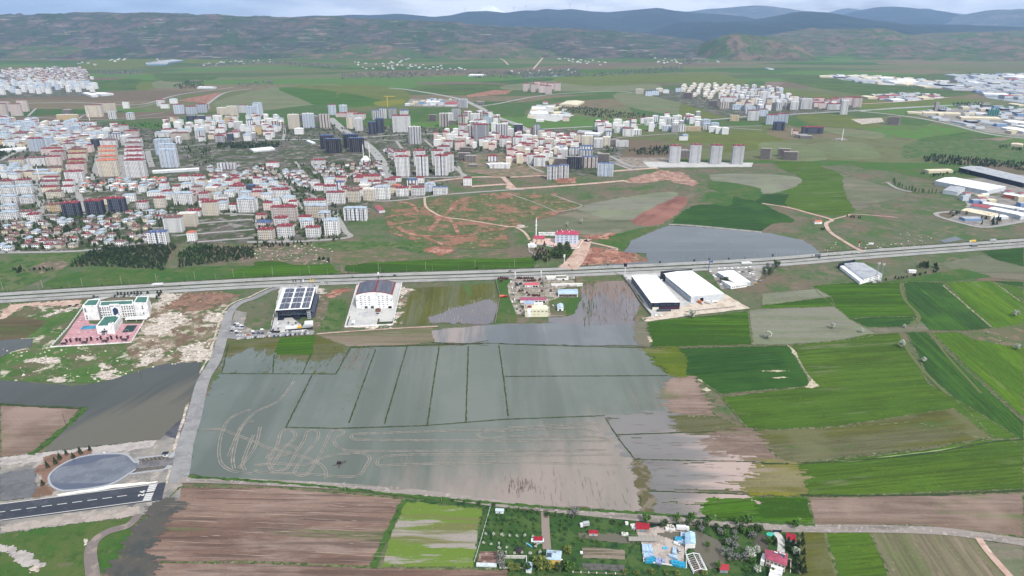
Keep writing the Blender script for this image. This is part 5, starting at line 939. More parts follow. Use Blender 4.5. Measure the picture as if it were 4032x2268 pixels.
addshed3('B3',(2080,1035),(2380,1095),(2120,1015),7,'w',lab='white roofed hall in front of the brick hall')
addshed3('B3',(2030,985),(2412,1050),(2060,970),7,'w',lab='long thin white roofed hall behind the cream one')
addshed3('B3',(2215,895),(2412,925),(2240,880),8,'o',lab='brick walled hall with white roof at the right edge')
addshed3('B3',(1540,685),(1760,680),(1600,668),6,'c',lab='low cream building beside the dark long warehouse')
addshed3('B3',(2110,1115),(2270,1110),(2180,1090),4,'w',lab='little white canopy roof by the bypass trees')
addshed3('B3',(1870,1130),(2040,1125),(1950,1105),4,'b',lab='pale blue roofed shed behind the dark bushes')
for a in ['2220,225 2412,250 2270,210 w','2200,285 2412,325 2260,268 w','2340,268 2500,290 2380,258 w','1840,195 2200,205 1900,180 c','1490,150 1830,160 1560,138 c','2030,245 2210,262 2080,232 g','2260,65 2370,80 2300,58 c','1340,145 1480,150 1400,138 c','2290,438 2400,448 2330,428 c','1630,208 1730,210 1690,200 g','1970,155 2070,158 2000,148 w','1740,225 1880,250 1760,218 g']:
    q=a.split(); P_=[tuple(map(float,z.split(','))) for z in q[:3]]; addshed3('B3',*P_,6,q[3])
for a in ['1040,578 1130,580 1050,570 c','1165,582 1230,583 1175,573 k','1210,596 1300,600 1230,588 w','1300,610 1380,612 1320,592 w','1360,618 1500,620 1400,602 w','1500,610 1600,622 1540,590 w','1600,634 1700,640 1620,620 c','1720,640 1820,645 1740,615 w','1830,655 1900,655 1850,632 c','1900,655 1960,655 1910,628 w','1270,575 1350,572 1290,565 c','1380,590 1480,592 1400,580 c','1500,590 1600,592 1530,582 w','1620,605 1760,610 1650,595 w','2080,575 2210,575 2100,562 w','2230,582 2400,580 2260,566 w','2400,580 2576,590 2420,568 w','2080,610 2270,612 2100,598 w','2290,615 2480,610 2330,600 w','2480,625 2600,630 2500,612 w','2140,640 2300,645 2180,628 g','2330,650 2520,652 2360,636 w','2040,670 2200,672 2080,655 g','2230,680 2400,685 2250,668 w','2420,690 2576,700 2440,675 g','2280,710 2460,715 2300,700 w','1960,640 2140,640 1980,630 k','2480,665 2600,668 2490,652 w','1400,735 1480,735 1420,722 c','1490,740 1560,742 1500,725 r','1590,755 1680,752 1600,742 w','1670,725 1780,720 1690,712 w','1700,748 1800,745 1720,735 w','1820,740 1900,738 1830,728 c','1900,730 1970,728 1910,718 r','1560,725 1650,722 1580,712 r','650,518 690,518 655,512 w']:
    q=a.split(); P_=[tuple(map(float,z.split(','))) for z in q[:3]]; addshed3('A2',*P_,8,'g' if q[3]=='w' and int(P_[0][0])%3 else q[3])
for a in ['640,770 740,770 650,762 w','780,790 870,790 790,770 r','1640,790 1780,795 1660,760 c','1430,860 1560,860 1445,842 w','1440,820 1540,820 1450,808 w','1610,855 1680,850 1620,842 c','1680,860 1730,858 1690,845 g','960,568 1060,570 970,560 w','1850,320 1900,320 1860,312 w','1520,775 1560,775 1525,765 r']:
    q=a.split(); P_=[tuple(map(float,z.split(','))) for z in q[:3]]; addshed3('A1',*P_,7,q[3])
for a in ['1105,470 1265,470 1200,455 b','1485,658 1600,660 1495,652 w','620,700 690,720 640,690 w','690,705 765,712 700,690 w','1105,485 1260,482 1110,475 b']:
    q=a.split(); P_=[tuple(map(float,z.split(','))) for z in q[:3]]; addshed3('A0',*P_,9,q[3])
for a in ['1400,690 1830,665 1420,678 w','1870,790 1960,785 1880,775 w','0,500 240,480 10,480 w','2045,640 2165,640 2050,620 r']:
    q=a.split(); P_=[tuple(map(float,z.split(','))) for z in q[:3]]; addshed3('B0',*P_,6,q[3])
for a in ['2175,640 2337,630 2200,610 w','1105,1005 1150,1050 1160,990 r','480,405 530,425 510,402 w','0,500 190,480 0,475 w']:
    q=a.split(); P_=[tuple(map(float,z.split(','))) for z in q[:3]]; addshed3('B1',*P_,5,q[3])
for a in ['400,345 580,385 430,325 r','560,360 640,368 600,335 w','700,340 830,350 720,325 w','640,325 760,330 650,310 g']:
    q=a.split(); P_=[tuple(map(float,z.split(','))) for z in q[:3]]; addshed3('B2',*P_,7,q[3])
def fillsheds(poly,n,seed,cols,t0,lo=(18,60)):
    p=PT(poly); rnd=random.Random(seed); xs=[q.x for q in p]; ys=[q.y for q in p]; c=0; tr=0
    while c<n and tr<n*50:
        tr+=1; X=rnd.uniform(min(xs),max(xs)); Y_=rnd.uniform(min(ys),max(ys)); W=rnd.uniform(*lo); D=rnd.uniform(lo[0],lo[1]*.8)
        if not inside(p,X,Y_) or any(abs(s['x']-X)<(s['w']+W)/2+2 and Y_-s['y']<s['d']+3 and s['y']-Y_<D+3 for s in SHEDS): continue
        k=rnd.choice(cols); sx,sy,d=proj((X,Y_,4)); SHEDS.append(dict(x=X,y=Y_,w=W,d=D,h=rnd.choice((6,7.5,9)),c=SC[k],cn=k,rz=rnd.uniform(-.1,.05)+t0,lab=None,name='warehouse',cat='warehouse',sx=sx,sy=sy,px=W*FPX/d/3.94)); c+=1
fillsheds('A2 2050,570 2576,560 2576,750 2300,720 2090,660',75,1,'ggggcgbgwrk',0)
fillsheds('A2 1050,572 1400,572 2000,618 1980,660 1550,640 1220,604',46,2,'gcgcgcwg',0,(18,50))
fillsheds('A2 1400,725 1800,705 2000,730 1700,755',22,3,'rcgwg',0,(14,34))
fillsheds('A2 1680,845 2300,800 2576,830 2576,1030 2300,990 1900,900',40,4,'gcggkgcb',0,(14,40))
fillsheds('A1 470,800 520,755 870,755 880,808',16,5,'gwcgb',0,(12,24)); fillsheds('A1 1400,885 1450,805 1620,800 1740,870 1620,915',10,6,'cwcg',0,(14,30))
fillsheds('B3 1820,930 2412,900 2412,1140 2000,1190 1720,1130 1920,1000',14,7,'gwcrb',.1,(10,20))
# instantiate: the largest three hundred of each kind alone, the rest of the far city as one mass
def storeys(h):
    n=int(round(h/3)); return {1:'one',2:'two',3:'three',4:'four',5:'five',6:'six',7:'seven',8:'eight',9:'nine',10:'ten'}.get(n,'very tall')+(' storey' if n<=10 else '')
for s in SPEC:
    s['key']=s['px']*(s['h'] if s['kind']=='a' else 7)
AP=sorted([s for s in SPEC if s['kind']=='a'],key=lambda s:-s['key']); HO=sorted([s for s in SPEC if s['kind']=='h'],key=lambda s:-s['key'])
for s in AP[:295]:
    ar=area(s['sx'],s['sy']); s['near']=s['px']>8; s['grp']='apartment blocks of the town'
    s['lab']=('%s block %s'%(WN[s['wl']] ,ar)) if s['wl']=='f' else '%s %s block, %s, %s'%(WN[s['wl']].replace(' striped white','').replace('navy','navy striped').replace('grey and white','grey').replace('black and cream','black').replace('brown striped','brown striped'),storeys(s['h']),RN[s['rf']].replace(' hipped','').replace('pale blue','blue').replace('flat grey','grey').replace('pale flat','flat').replace('slate blue','slate'),ar); apartment(s)
for s in HO[:295]:
    s['near']=False; s['grp']='small houses of the town'; s['lab']='%s house with %s %s'%({'w':'white','c':'cream'}.get(s['wl'],'white'),RN[s['rf']].replace(' hipped','').replace('flat grey','grey').replace('pale flat','white'),area(s['sx'],s['sy'])); house(s)
def mass(name,lst,cat,lab):
    mb=MB(); mats=[]; 
    for s in lst:
        for m_ in (WALL[s['wl']],ROOF[s['rf']]):
            if m_ not in mats: mats.append(m_)
        M=Matrix.Translation((s['x'],s['y'],0))@Matrix.Rotation(s['rz'],4,'Z'); o=MB(); W,H,D=s['w'],s['h'],s['d']
        o.box(-W/2,W/2,0,D,-1,H,mats.index(WALL[s['wl']]),bottom=False); o.hip(-W/2-.5,W/2+.5,-.5,D+.5,H+.3,min(W,D)*.2,mats.index(ROOF[s['rf']])); mb.add(o,M)
    if lst:
        o=bpy.data.objects.new(name,mb.mesh(name,mats)); link(o); o['kind']='stuff'; o['category']=cat; o['label']=lab
mass('distant_city_blocks',AP[295:],'city','mass of small pale blocks in the far city'); mass('distant_houses',HO[295:],'village','mass of tiny scattered houses on the far plain')
for s in SHEDS:
    s['grp']='factory sheds and halls' if s['lab'] is None else None
    if s['lab'] is None: s['lab']='%s shed %s'%(SN[s['cn']],'in the far right factory zone' if s['sx']>3300 and s['sy']<420 else 'in the right hand works' if s['sx']>3200 else 'in the mid right yards' if s['sx']>2600 else 'by the far town edge' if s['sy']<480 else 'inside the town')
    shed(s)
print('apartments',len(AP),'houses',len(HO),'sheds',len(SHEDS))
# ---------------- vegetation ----------------
def leafmat(n,c,c2): return mat(n,c,[Y(c2,.9,.42,.58),Y(tuple(int(v*.7) for v in c),2.2,.55,.65)],rough=.8)
L_dec=leafmat('broad_leaves',(84,102,66),(62,84,52)); L_pine=leafmat('pine_needles',(44,60,44),(56,74,50)); L_blo=leafmat('blossom_leaves',(206,208,196),(160,170,150)); L_wil=leafmat('willow_leaves',(128,138,74),(100,116,62)); L_gre=leafmat('grey_bare_twigs',(140,140,136),(112,116,108)); L_red=leafmat('dark_red_leaves',(72,50,56),(56,40,46)); L_bri=leafmat('fresh_leaves',(92,124,60),(70,104,52))
bark=mat('bark',(92,80,72),[Y((70,60,54),2,.5,.6)])
def crown_mesh(name,m,h,r,n,leaf,shape,seed):
    rnd=random.Random(seed); mb=MB(); cl=[(rnd.uniform(-.6,.6)*r,rnd.uniform(-.6,.6)*r,rnd.uniform(.25,.85)*h,rnd.uniform(.35,.6)*r) for _ in range(7)]
    for i in range(n):
        if shape=='cone':
            t=rnd.random()**.7; z=h*(1-t)+.12*h*0; rr=r*t*rnd.uniform(.55,1.05)*(1+.25*math.sin(t*22)); a=rnd.random()*6.283; p=Vector((rr*math.cos(a),rr*math.sin(a),z+.5))
        elif shape=='column':
            t=rnd.random(); a=rnd.random()*6.283; rr=r*math.sin(3.14*(.08+.9*t))*rnd.uniform(.6,1.05); p=Vector((rr*math.cos(a),rr*math.sin(a),h*t))
        else:
            if rnd.random()<.75: c=rnd.choice(cl); v=Vector((rnd.gauss(0,1),rnd.gauss(0,1),rnd.gauss(0,1))).normalized(); p=Vector(c[:3])+v*c[3]*rnd.uniform(.75,1.05)
            else: v=Vector((rnd.gauss(0,1),rnd.gauss(0,1),rnd.gauss(0,1))).normalized(); p=Vector((0,0,h*.55))+Vector((v.x*r*.85,v.y*r*.85,v.z*h*.42))
        nrm=Vector((rnd.gauss(0,1),rnd.gauss(0,1),rnd.gauss(.6,1))).normalized(); a=nrm.orthogonal().normalized(); b=nrm.cross(a); s=leaf*rnd.uniform(.6,1.3)
        mb.face([p+a*s,p+b*s*.8,p-a*s*.9,p-b*s])
    return mb.mesh(name,[m])
def trunk_mesh(h,r):
    mb=MB(); mb.cyl(0,0,-.3,h*.5,r,r*.7,6); mb.rod((0,0,h*.45),(r*4,r*2,h*.8),r*.45); mb.rod((0,0,h*.45),(-r*3,r*3,h*.85),r*.45); mb.rod((0,0,h*.4),(r,-r*4,h*.75),r*.4); return mb.mesh('trunk',[bark])
TP={}
for k,(m,h,r,n,lf,sh,z0) in dict(dec=(L_dec,6,3,170,.75,'r',1),dec2=(L_bri,5.5,2.8,170,.7,'r',1),gre=(L_gre,5.5,2.8,150,.6,'r',1),wil=(L_wil,6,3.4,190,.75,'r',.8),blo=(L_blo,4.6,2.7,170,.6,'r',.9),blo2=(L_blo,3.2,1.5,90,.4,'r',.7),pin=(L_pine,7,2.1,150,.6,'cone',.4),pin2=(L_pine,5,1.8,120,.55,'cone',.3),pop=(L_bri,9,1.3,150,.5,'column',.8),sap=(L_bri,2.3,1.0,60,.35,'r',.6),sapw=(L_blo,2.2,1.0,60,.35,'r',.6),redt=(L_red,4.2,1.6,120,.55,'r',.8),bush=(L_dec,2.2,1.6,80,.55,'r',-.1)).items():
    TP[k]=(crown_mesh('crown',m,h,r,n,lf,sh,hash(k)%97 if False else len(TP)*7+3),trunk_mesh(z0+h*.6,.08+r*.06),z0,h)
def tree(k,p,sc_=1.0,label='tree',group=None,name=None,cat=None):
    cm,tm,z0,h=TP[k]; nm=name or {'pin':'pine_tree','pin2':'pine_tree','pop':'poplar_tree','sap':'sapling','sapw':'sapling','bush':'bush'}.get(k,'tree')
    t=thing(nm,label,cat or {'sapling':'sapling','bush':'bush'}.get(nm,'tree'),(p.x,p.y,.55),random.random()*6,group); t.scale=(sc_*random.uniform(.9,1.1),sc_*random.uniform(.9,1.1),sc_*random.uniform(.85,1.15))
    c=part('crown',cm,None,t); c.location=(0,0,z0)
    if k!='bush': part('trunk',tm,None,t)
    return t
def trees(t,pts,k,sc_=1.0,label='',group=None,jit=.15,**kw):
    for s in pts.split():
        x,y=map(float,s.split(',')[:2]); tree(k,G(t,x,y),sc_*random.uniform(1-jit,1+jit),label,group,**kw)
for x,y,s,l in [(2395,715,1.5,'biggest white blossom tree standing in the bright right hand field'),(1320,1015,1.35,'round grey blossom tree beside the field path fork'),(1537,1150,1.0,'small white blossom tree inside the dark diagonal strip'),(2412,1035,1.2,'round grey blossom tree at the right edge by the pale bank'),(1353,828,.7,'tiny blossom bush where the grass tracks meet'),(945,870,.9,'flat topped pale tree near the fallow corner'),(668,830,1.0,'blossom tree in the middle of the grey fallow field'),(50,925,1.5,'wide blossom tree at the left end of the grey fallow field'),(2140,885,.5,'little pale bush on the scrubby strip at right')]:
    tree('blo',G('C3',x,y),s*1.15,l)
tree('blo',G('C2',1750,735),1.9,'broad grey tree at the muddy edge below the big white warehouse')
for x,y,l in [(540,1198,'left grey bush in the olive field above the red roofed school'),(670,1168,'right grey bush in the olive field above the red roofed school')]: tree('blo',G('B2',x,y),1.3,l)
trees('E2','405,965 480,960 590,945 655,950 785,940 862,930 978,920 1048,915 1172,918 1245,910 1350,895 1422,900 1552,888','redt',.9,'dark red round tree in the row along the front wall of the white school','dark red trees in the school yard')
trees('E2','1360,65 1422,60 1490,65 1548,55 1615,50 1668,50 1730,45 1796,45 1920,40 2105,30 2170,25 2090,130 2125,90 2150,60','pin2',.9,'small conifer along the back car park of the white school','conifers behind the white school')
for s in ['1305,80','905,90']: trees('E2',s,'bush',.8,'small bush by the service road behind the white school')
trees('E1','90,780 170,470 310,400 505,240 630,300 755,225 925,160 390,320','pin',.75,'thin pine on the russet bank around the oval turning circle','pines round the turning circle')
trees('E6','480,980 500,1100','gre',1.1,'grey leafless tree beside the ruined white walls'); trees('E6','1185,1120 1100,1090 1280,1130','wil',1.2,'yellow green tree in front of the yellow house','willows by the yellow house')
trees('E6','1610,850','wil',1.0,'round yellow green tree right of the yellow house'); trees('E6','1650,1180','dec2',1.3,'round green tree at the bottom by the fence posts'); trees('E6','1730,250','gre',1.35,'grey tree by the road at the end of the ditch'); trees('E6','660,1150 740,1150','wil',.8,'small tree in front of the ruined walls'); trees('E6','930,1150','dec',.8,'small tree in front of the blue roofed hut'); trees('E6','1460,1150 1540,1120','dec',1.0,'dark bushy tree below the yellow house')
o=1
for ln,k in (('195,150 330,190 440,240 600,160 715,160 855,170 950,170','sap'),('170,300 290,310 430,320 560,310 690,330 800,280 935,290 1070,300','sap'),('160,370 275,395 400,400 530,395 665,390 790,360 915,430 1050,400','sap'),('250,480 380,490 520,500 645,500 770,500 905,540 1045,470','sap'),('225,565 360,580 500,590 630,600 750,600 885,600 1020,620','sapw'),('205,650 340,640 480,660 600,680 745,700 870,700','sap'),('185,720 315,740 450,730 580,800 450,810 710,900 840,890 570,880','sapw'),('1350,420 1500,410 1490,500 1380,590 1600,480 1610,340 1510,330 1330,240','sap'),('970,900 1065,780 1140,890 1100,740','sapw'),('1800,640 1880,680 2050,690 2120,700 1900,610 1720,740','sap')):
    trees('E6',ln,k,1.15,'young fruit tree in the orchard left of the yellow house' if o<8 else ('young fruit tree in the plot right of the gravel lane' if o==8 else ('pale sapling on the lawn by the yellow house' if o==9 else 'small fruit tree below the red roofed hut')),'orchard saplings'); o+=1
hl='rough roadside bush in the hedge along the country road'
for i in range(62):
    x=1560+i*23; y=2018; 
pp=densify(smooth(PT('D1 1580,860 2018,915 D2 250,955 500,985 900,1040'),4),7)
for q in pp: tree('bush',q+Vector((random.uniform(-1,1),random.uniform(-1.2,1.2),0)),random.uniform(.8,1.3),'dull roadside bush in the hedge left of the red roofed yard shed','roadside hedge bushes')
pp=densify(smooth(PT('D2 1215,1050 1500,1075 1800,1085 2000,1095'),4),6)
for q in pp: tree('dec',q+Vector((random.uniform(-1,1),random.uniform(-2.2,2.2),0)),random.uniform(.55,.9),'dark bushy tree in the thick hedge right of the yard gate','hedge trees by the yard')
trees('E7','330,240 1210,260 1600,280 1760,270 2430,330 970,240 760,235','dec2',1.1,'green tree standing above the roadside hedge','green hedge trees')
trees('E7','1105,380 1570,430 1590,520 1380,420 1830,480 1420,700 1520,680 1520,780 1610,790 1720,800 1480,570 1590,620','gre',.9,'pale leafless fruit tree in the flooded orchard','flooded orchard trees')
trees('E7','1800,700 1880,690 1820,760 1910,960','blo',1.15,'white blossom tree beside the villa garden','villa blossom trees')
trees('E7','1340,900 1830,840 1450,560 1200,600 1760,960 1530,500 2060,560 1800,420 1700,410 1440,440','dec2',.8,'small green tree among the leafless orchard trees','orchard greenery')
trees('E7','2330,560 2400,580 2350,660 2470,600 2420,840 2460,760 2330,900 2500,900 2440,960 2550,700 2540,560 2530,460 2550,820 2110,520 2150,570 2310,620 2560,960','pin',.8,'dark conifer in the thick screen right of the villa','villa conifers')
trees('E7','2430,700','blo',1.0,'pale tree among the dark conifers right of the villa')
trees('E7','1160,980 40,980 200,985 420,980 620,985 780,985 2100,960','wil',.6,'low yellow green shrub along the bottom fence','bottom fence shrubs')
trees('D0','640,480','pin',.3,'x') if False else None
# park below the red roofed school
for s,k,sc0,l in (('560,900 830,880','pin',1.1,'dark pine against the terrace wall of the red roofed school'),('1310,960 1330,1010 1560,1000 1600,1060 1480,1080 1650,1130','dec',1.5,'large dark round tree below the red roofed school'),('560,1010 780,1000 690,1020 640,1060 880,1060 960,1080 760,1080 830,1130 980,1140 700,1150 620,1130 800,1180 900,1200','pin2',1.0,'small pine in the green park below the red roofed school'),('1100,1150 1200,1130 1280,1200 1180,1250 1350,1200 1060,1250 1440,1180 1400,1130 1260,1280 1340,1270','dec',1.4,'dense dark tree in the park thicket beside the white pylon'),('540,1290 480,1260 560,1340 640,1340 740,1300 830,1310 700,1240 880,1380 980,1330 600,1240','pin',1.0,'dark pine at the lower left of the park'),('1560,1180 1600,1240 1520,1280 1640,1200','dec2',1.1,'green tree by the park wall and white road'),('870,1350 960,1270','wil',1.0,'pale green tree in the middle of the park'),('990,880 1050,880 1120,870 1180,890 1230,890 885,850','pin2',.4,'tiny cypress on the pink terrace')):
    trees('E8',s,k,sc0,l,'park trees' if len(s)>20 else None)
# poplar row and bushes at the right hand works
pr=PT('B3 1200,790 1230,820 1300,850 1370,870 1430,885 1500,895 1600,900')
for q in densify(smooth(pr,3),9): tree('pop',q+Vector((random.uniform(-3,3),random.uniform(-4,4),0)),random.uniform(.9,1.2),'young poplar in the line beside the long white factory','poplars by the works')
def scatter(poly,n,k,lab,grp,sc0=1.0,seed=3):
    p=PT(poly); rnd=random.Random(seed); xs=[q.x for q in p]; ys=[q.y for q in p]; c=0; tries=0
    while c<n and tries<n*60:
        tries+=1; X=rnd.uniform(min(xs),max(xs)); Y_=rnd.uniform(min(ys),max(ys))
        if not inside(p,X,Y_): continue
        kk=rnd.choice(k.split()); tree(kk,Vector((X,Y_,0)),sc0*rnd.uniform(.75,1.2),lab,grp); c+=1
scatter('B3 1960,1170 2050,1110 2210,1140 2200,1180 2060,1195',14,'pin','dark conifer in the clump beside the bypass works','works conifers',1.1)
scatter('B3 1640,1070 1760,1120 1860,1110 1900,1080 1700,1060',10,'dec gre','small tree in the garden of the works entrance','works garden trees',.9)
scatter('B3 1380,690 1540,740 1560,755 1920,720 1900,690 1760,700 1560,725',20,'pin2 dec','dark shrub along the drive of the right hand works','works drive shrubs',.9)
scatter('C3 1490,220 1680,250 1670,290 1500,270',14,'pin dec','dark conifer in the hedge beside the small white cabin','cabin hedge trees',1.0)
scatter('C3 1150,375 1350,350 1660,290 1670,300 1340,362 1160,388',14,'pin2','low dark conifer in the hedge running right of the white hangar','hangar hedge',.8)
scatter('C2 2020,340 2200,420 2090,460 2000,420',6,'dec gre','scruffy tree left of the small white workshop','workshop trees',1.0)
scatter('C3 0,300 60,240 200,210 120,300 20,380',14,'gre dec','scruffy tree right of the crowded vehicle yard','yard scrub trees',1.0)
scatter('B3 770,1105 910,1110 900,1135 800,1130',8,'pin2','small dark pine on the scrub above the bypass','scrub pines',.7); scatter('B3 540,1215 600,1225 590,1250 540,1240',5,'pin2','dark pine beside the little white farmhouse','farmhouse pines',.7)
scatter('C1 600,160 720,170 720,205 610,205',12,'pin2','small dark pine on the rocky slope above the lime field','slope pines',.7)
scatter('C0 80,290 200,240 240,300 90,320',14,'pin2','small dark pine on the left slope above the bypass','left slope pines',.7)
scatter('C0 240,290 380,250 520,270 400,300 260,310',12,'pin2','small dark pine on the bare pinkish slope','bare slope pines',.7)
scatter('C1 0,20 250,20 550,10 560,40 300,60 0,90',34,'pin2 pin','dark pine on the slope below the town','town slope pines',.8)
for i in range(26):
    q=offset(MEDS,17 if i%2 else 18.5); 
hb=offset(densify(MEDS,8),21)
rnd=random.Random(9)
for q in hb[::3]:
    if -900<q.x<420 and rnd.random()<.55: tree('bush',q+Vector((rnd.uniform(-3,3),rnd.uniform(-2,3),0)),rnd.uniform(.5,1.1),'scrubby bush on the far verge of the highway','highway verge bushes')
for q in densify(MEDS,8)[::5]:
    if abs(q.x)<1100 and rnd.random()<.6: tree('bush',q,rnd.uniform(.5,.9),'round bush on the highway median','median bushes')
# town gardens: the nearest trees singly, the rest as one mass of greenery
GT=[]
def gardens(poly,n,seed):
    p=PT(poly); rnd=random.Random(seed); xs=[q.x for q in p]; ys=[q.y for q in p]; c=0; tr=0
    while c<n and tr<n*80:
        tr+=1; X=rnd.uniform(min(xs),max(xs)); Y_=rnd.uniform(min(ys),max(ys))
        if not inside(p,X,Y_): continue
        if any(abs(s['x']-X)<s['w']/2+1 and -2<Y_-s['y']<s['d']+2 for s in SPEC): continue
        GT.append((X,Y_,rnd.random())); c+=1
gardens('B0 0,1160 700,1110 700,1400 0,1430',260,1); gardens('B0 720,1080 1480,1060 1500,1230 1350,1360 720,1400',200,2); gardens('B0 740,770 1560,760 1540,870 740,890',90,3)
gardens('B1 0,640 130,640 620,900 400,900 200,870 0,800',140,4); gardens('B1 380,640 800,620 1180,600 1190,740 620,800',150,5); gardens('B0 1670,480 1950,480 2000,640 1750,660',60,6); gardens('B0 2000,740 2220,740 2220,800 2010,800',30,7)
gardens('B0 0,470 150,480 140,520 0,560',50,8); gardens('B0 0,430 900,400 900,760 0,1140',240,9); gardens('B0 1560,860 2337,760 2337,1080 1500,1080',190,10); gardens('B1 0,860 700,900 800,1150 700,1320 0,1330',170,11); gardens('B2 0,400 640,420 640,640 0,640',130,12); gardens('B0 0,250 1400,250 2337,250 2337,480 0,480',420,21); gardens('B1 0,280 900,250 1900,300 2337,300 2337,400 0,420',260,22); gardens('B1 0,1000 800,1000 800,1340 0,1340',120,23); gardens('A2 0,650 430,650 1000,760 1300,780 1300,830 600,860 0,780',120,24); gardens('B0 0,760 740,760 740,1140 0,1140',220,25); gardens('B1 1200,470 1900,470 1850,730 1230,730',110,13); gardens('B1 1900,440 2337,440 2337,520 1900,500',60,14); gardens('B2 870,440 1000,460 1000,520 900,520',16,15)
GT.sort(key=lambda q:q[1])
for X,Y_,r_ in GT[:150]:
    tree(('dec','dec2','pin','dec')[int(r_*4)],Vector((X,Y_,0)),.65+.35*r_,'%s garden tree %s'%(('dull green','fresh green','dark conical','dull green')[int(r_*4)],area(*proj((X,Y_,2))[:2])),'garden trees of the town')
def treemass(name,lst,sc0,lab,m1=L_dec,m2=L_pine,n=22,h=5.5):
    mb=MB(); rnd=random.Random(4)
    for X,Y_,r_ in lst:
        s=sc0*(.7+.5*r_); mm=1 if r_>.55 else 0
        for i in range(n):
            v=Vector((rnd.gauss(0,1),rnd.gauss(0,1),rnd.gauss(0,1))).normalized()
            if mm: t_=rnd.random()**.7; p=Vector((X+v.x*2*s*t_,Y_+v.y*2*s*t_,.6+s*h*(1-t_)))
            else: p=Vector((X+v.x*2.6*s,Y_+v.y*2.6*s,.6+s*(h*.5+v.z*2.2)))
            q=(v+Vector((0,0,.7))).normalized(); a=q.orthogonal().normalized(); b=q.cross(a); l=s*rnd.uniform(.7,1.3)
            mb.face([p+a*l,p+b*l,p-a*l,p-b*l],mm)
    o=bpy.data.objects.new(name,mb.mesh(name,[m1,m2])); link(o); o['kind']='stuff'; o['category']='trees'; o['label']=lab
treemass('town_greenery',GT[150:],1.15,'mass of small garden trees between the town houses')
def region(poly,dens,seed,clump=None):
    p=PT(poly); rnd=random.Random(seed); xs=[q.x for q in p]; ys=[q.y for q in p]; n=int((max(xs)-min(xs))*(max(ys)-min(ys))*dens); o=[]
    for _ in range(n):
        X=rnd.uniform(min(xs),max(xs)); Y_=rnd.uniform(min(ys),max(ys))
        if inside(p,X,Y_): o.append((X,Y_,rnd.uniform(.5,1)))
    return o
W_=region('C0 650,250 740,170 860,100 1000,60 1300,55 1640,30 1680,60 1600,150 1560,280 1400,260 1100,245 850,240',.075,1)+region('C0 1690,255 1700,130 1860,30 2100,60 2415,60 2415,160 2200,190 1900,230',.06,2)
treemass('pine_wood',W_,.82,'dark pine wood on the slope between town and highway',L_pine,L_pine,13,5.2)
treemass('far_tree_belts',region('B2 430,90 700,100 1270,170 1250,200 800,190 500,140',.004,3)+region('B2 1100,500 1240,480 1480,470 1480,540 1200,540',.012,4)+region('B3 1480,560 1560,540 1900,570 2412,610 2412,690 2200,650 1780,640 1500,600',.012,5)+region('B0 2000,430 2337,430 B1 0,430 260,430 260,470 0,480 B0 2337,480 2000,480',.015,6)+region('A0 1310,650 1420,610 1530,610 1540,660 1400,672 1320,670',.003,7)+region('B3 1740,65 2050,60 2030,90 1760,90',.004,8)+region('B0 0,460 150,470 150,520 0,530',.015,9)+region('B2 830,200 B2 500,140 1250,200 1250,230 700,240',.0012,10)+region('B3 2120,440 2260,470 2400,490 2380,500 2200,480',.006,11),1.25,'dark belts of trees on the far plain',L_dec,L_pine,14)
vl=[]
for s in ('A1 0,560 500,545 860,540 900,560 500,590 0,600','A1 860,540 1250,550 1900,560 2576,500 2576,540 1900,580 1000,590','A0 700,545 1060,540 1100,560 800,570','A0 1470,490 2100,460 2576,500 2576,520 2000,480 1500,510','A0 1780,640 2060,610 2070,640 1800,660','A2 0,440 100,450 200,470 0,490','A1 1200,545 1800,515 1800,570 1300,580'): vl+=region(s,.0012,len(vl))
treemass('distant_valley_trees',vl,2.2,'grey green tree belts along the far valley',L_dec,L_gre,12)
# ---------------- vehicles ----------------
CP_={k:mat(k+'_car_paint',c,rough=.35,spec=.5) for k,c in dict(white=(232,232,234),silver=(176,180,186),black=(36,38,44),blue=(52,70,120),red=(150,36,36),grey=(104,108,116),orange=(214,110,60),yellow=(228,186,60)).items()}
tyrem=mat('tyre_rubber',(34,34,36)); glassm=mat('vehicle_glass',(36,42,52),rough=.12,spec=.6)
def car_mesh(c,van=False):
    def f():
        mb=MB(); L_,W_2,h=4.4,.88,.85
        prof=[(-2.2,.35),(2.2,.35),(2.2,.72),(1.3,.9),(-1.95,.95),(-2.2,.75)]
        i=len(mb.v); n=len(prof)
        for s in (-1,1): mb.v+=[(x,s*W_2,z) for x,z in prof]
        for k in range(n): mb.f.append((i+k,i+(k+1)%n,i+n+(k+1)%n,i+n+k)); mb.m.append(0)
        mb.f+= [tuple(range(i,i+n)),tuple(range(i+n,i+2*n))]; mb.m+=[0,0]
        tp=[(-1.7,.9),(1.1,.9),(.45,1.45),(-1.35,1.45)] if not van else [(-2.1,.9),(1.6,.9),(1.2,1.95),(-2.1,1.95)]
        i=len(mb.v)
        for s,ww in ((-1,.8),(1,.8)): mb.v+=[(x,s*ww*(1 if z<1 else .88),z) for x,z in tp]
        for k,m_ in ((0,0),(1,1),(2,0),(3,1 if not van else 0)): mb.f.append((i+k,i+(k+1)%4,i+4+(k+1)%4,i+4+k)); mb.m.append(m_)
        mb.f+=[(i,i+1,i+2,i+3),(i+4,i+5,i+6,i+7)]; mb.m+=[0 if van else 1]*2
        for x in (-1.35,1.35):
            for s in (-1,1): mb.rod((x,s*.7,.33),(x,s*.92,.33),.33,8,2)
        return mb.mesh('car',[CP_[c],glassm,tyrem])
    return rmesh(('car',c,van),f)
def car(p,rz,c='white',lab=None,van=False,grp=None,z=.62):
    nm='van' if van else 'parked_car'; return thing(nm,lab or '%s car'%c,'van' if van else 'car',(p.x,p.y,z),rz,grp,car_mesh(c,van))
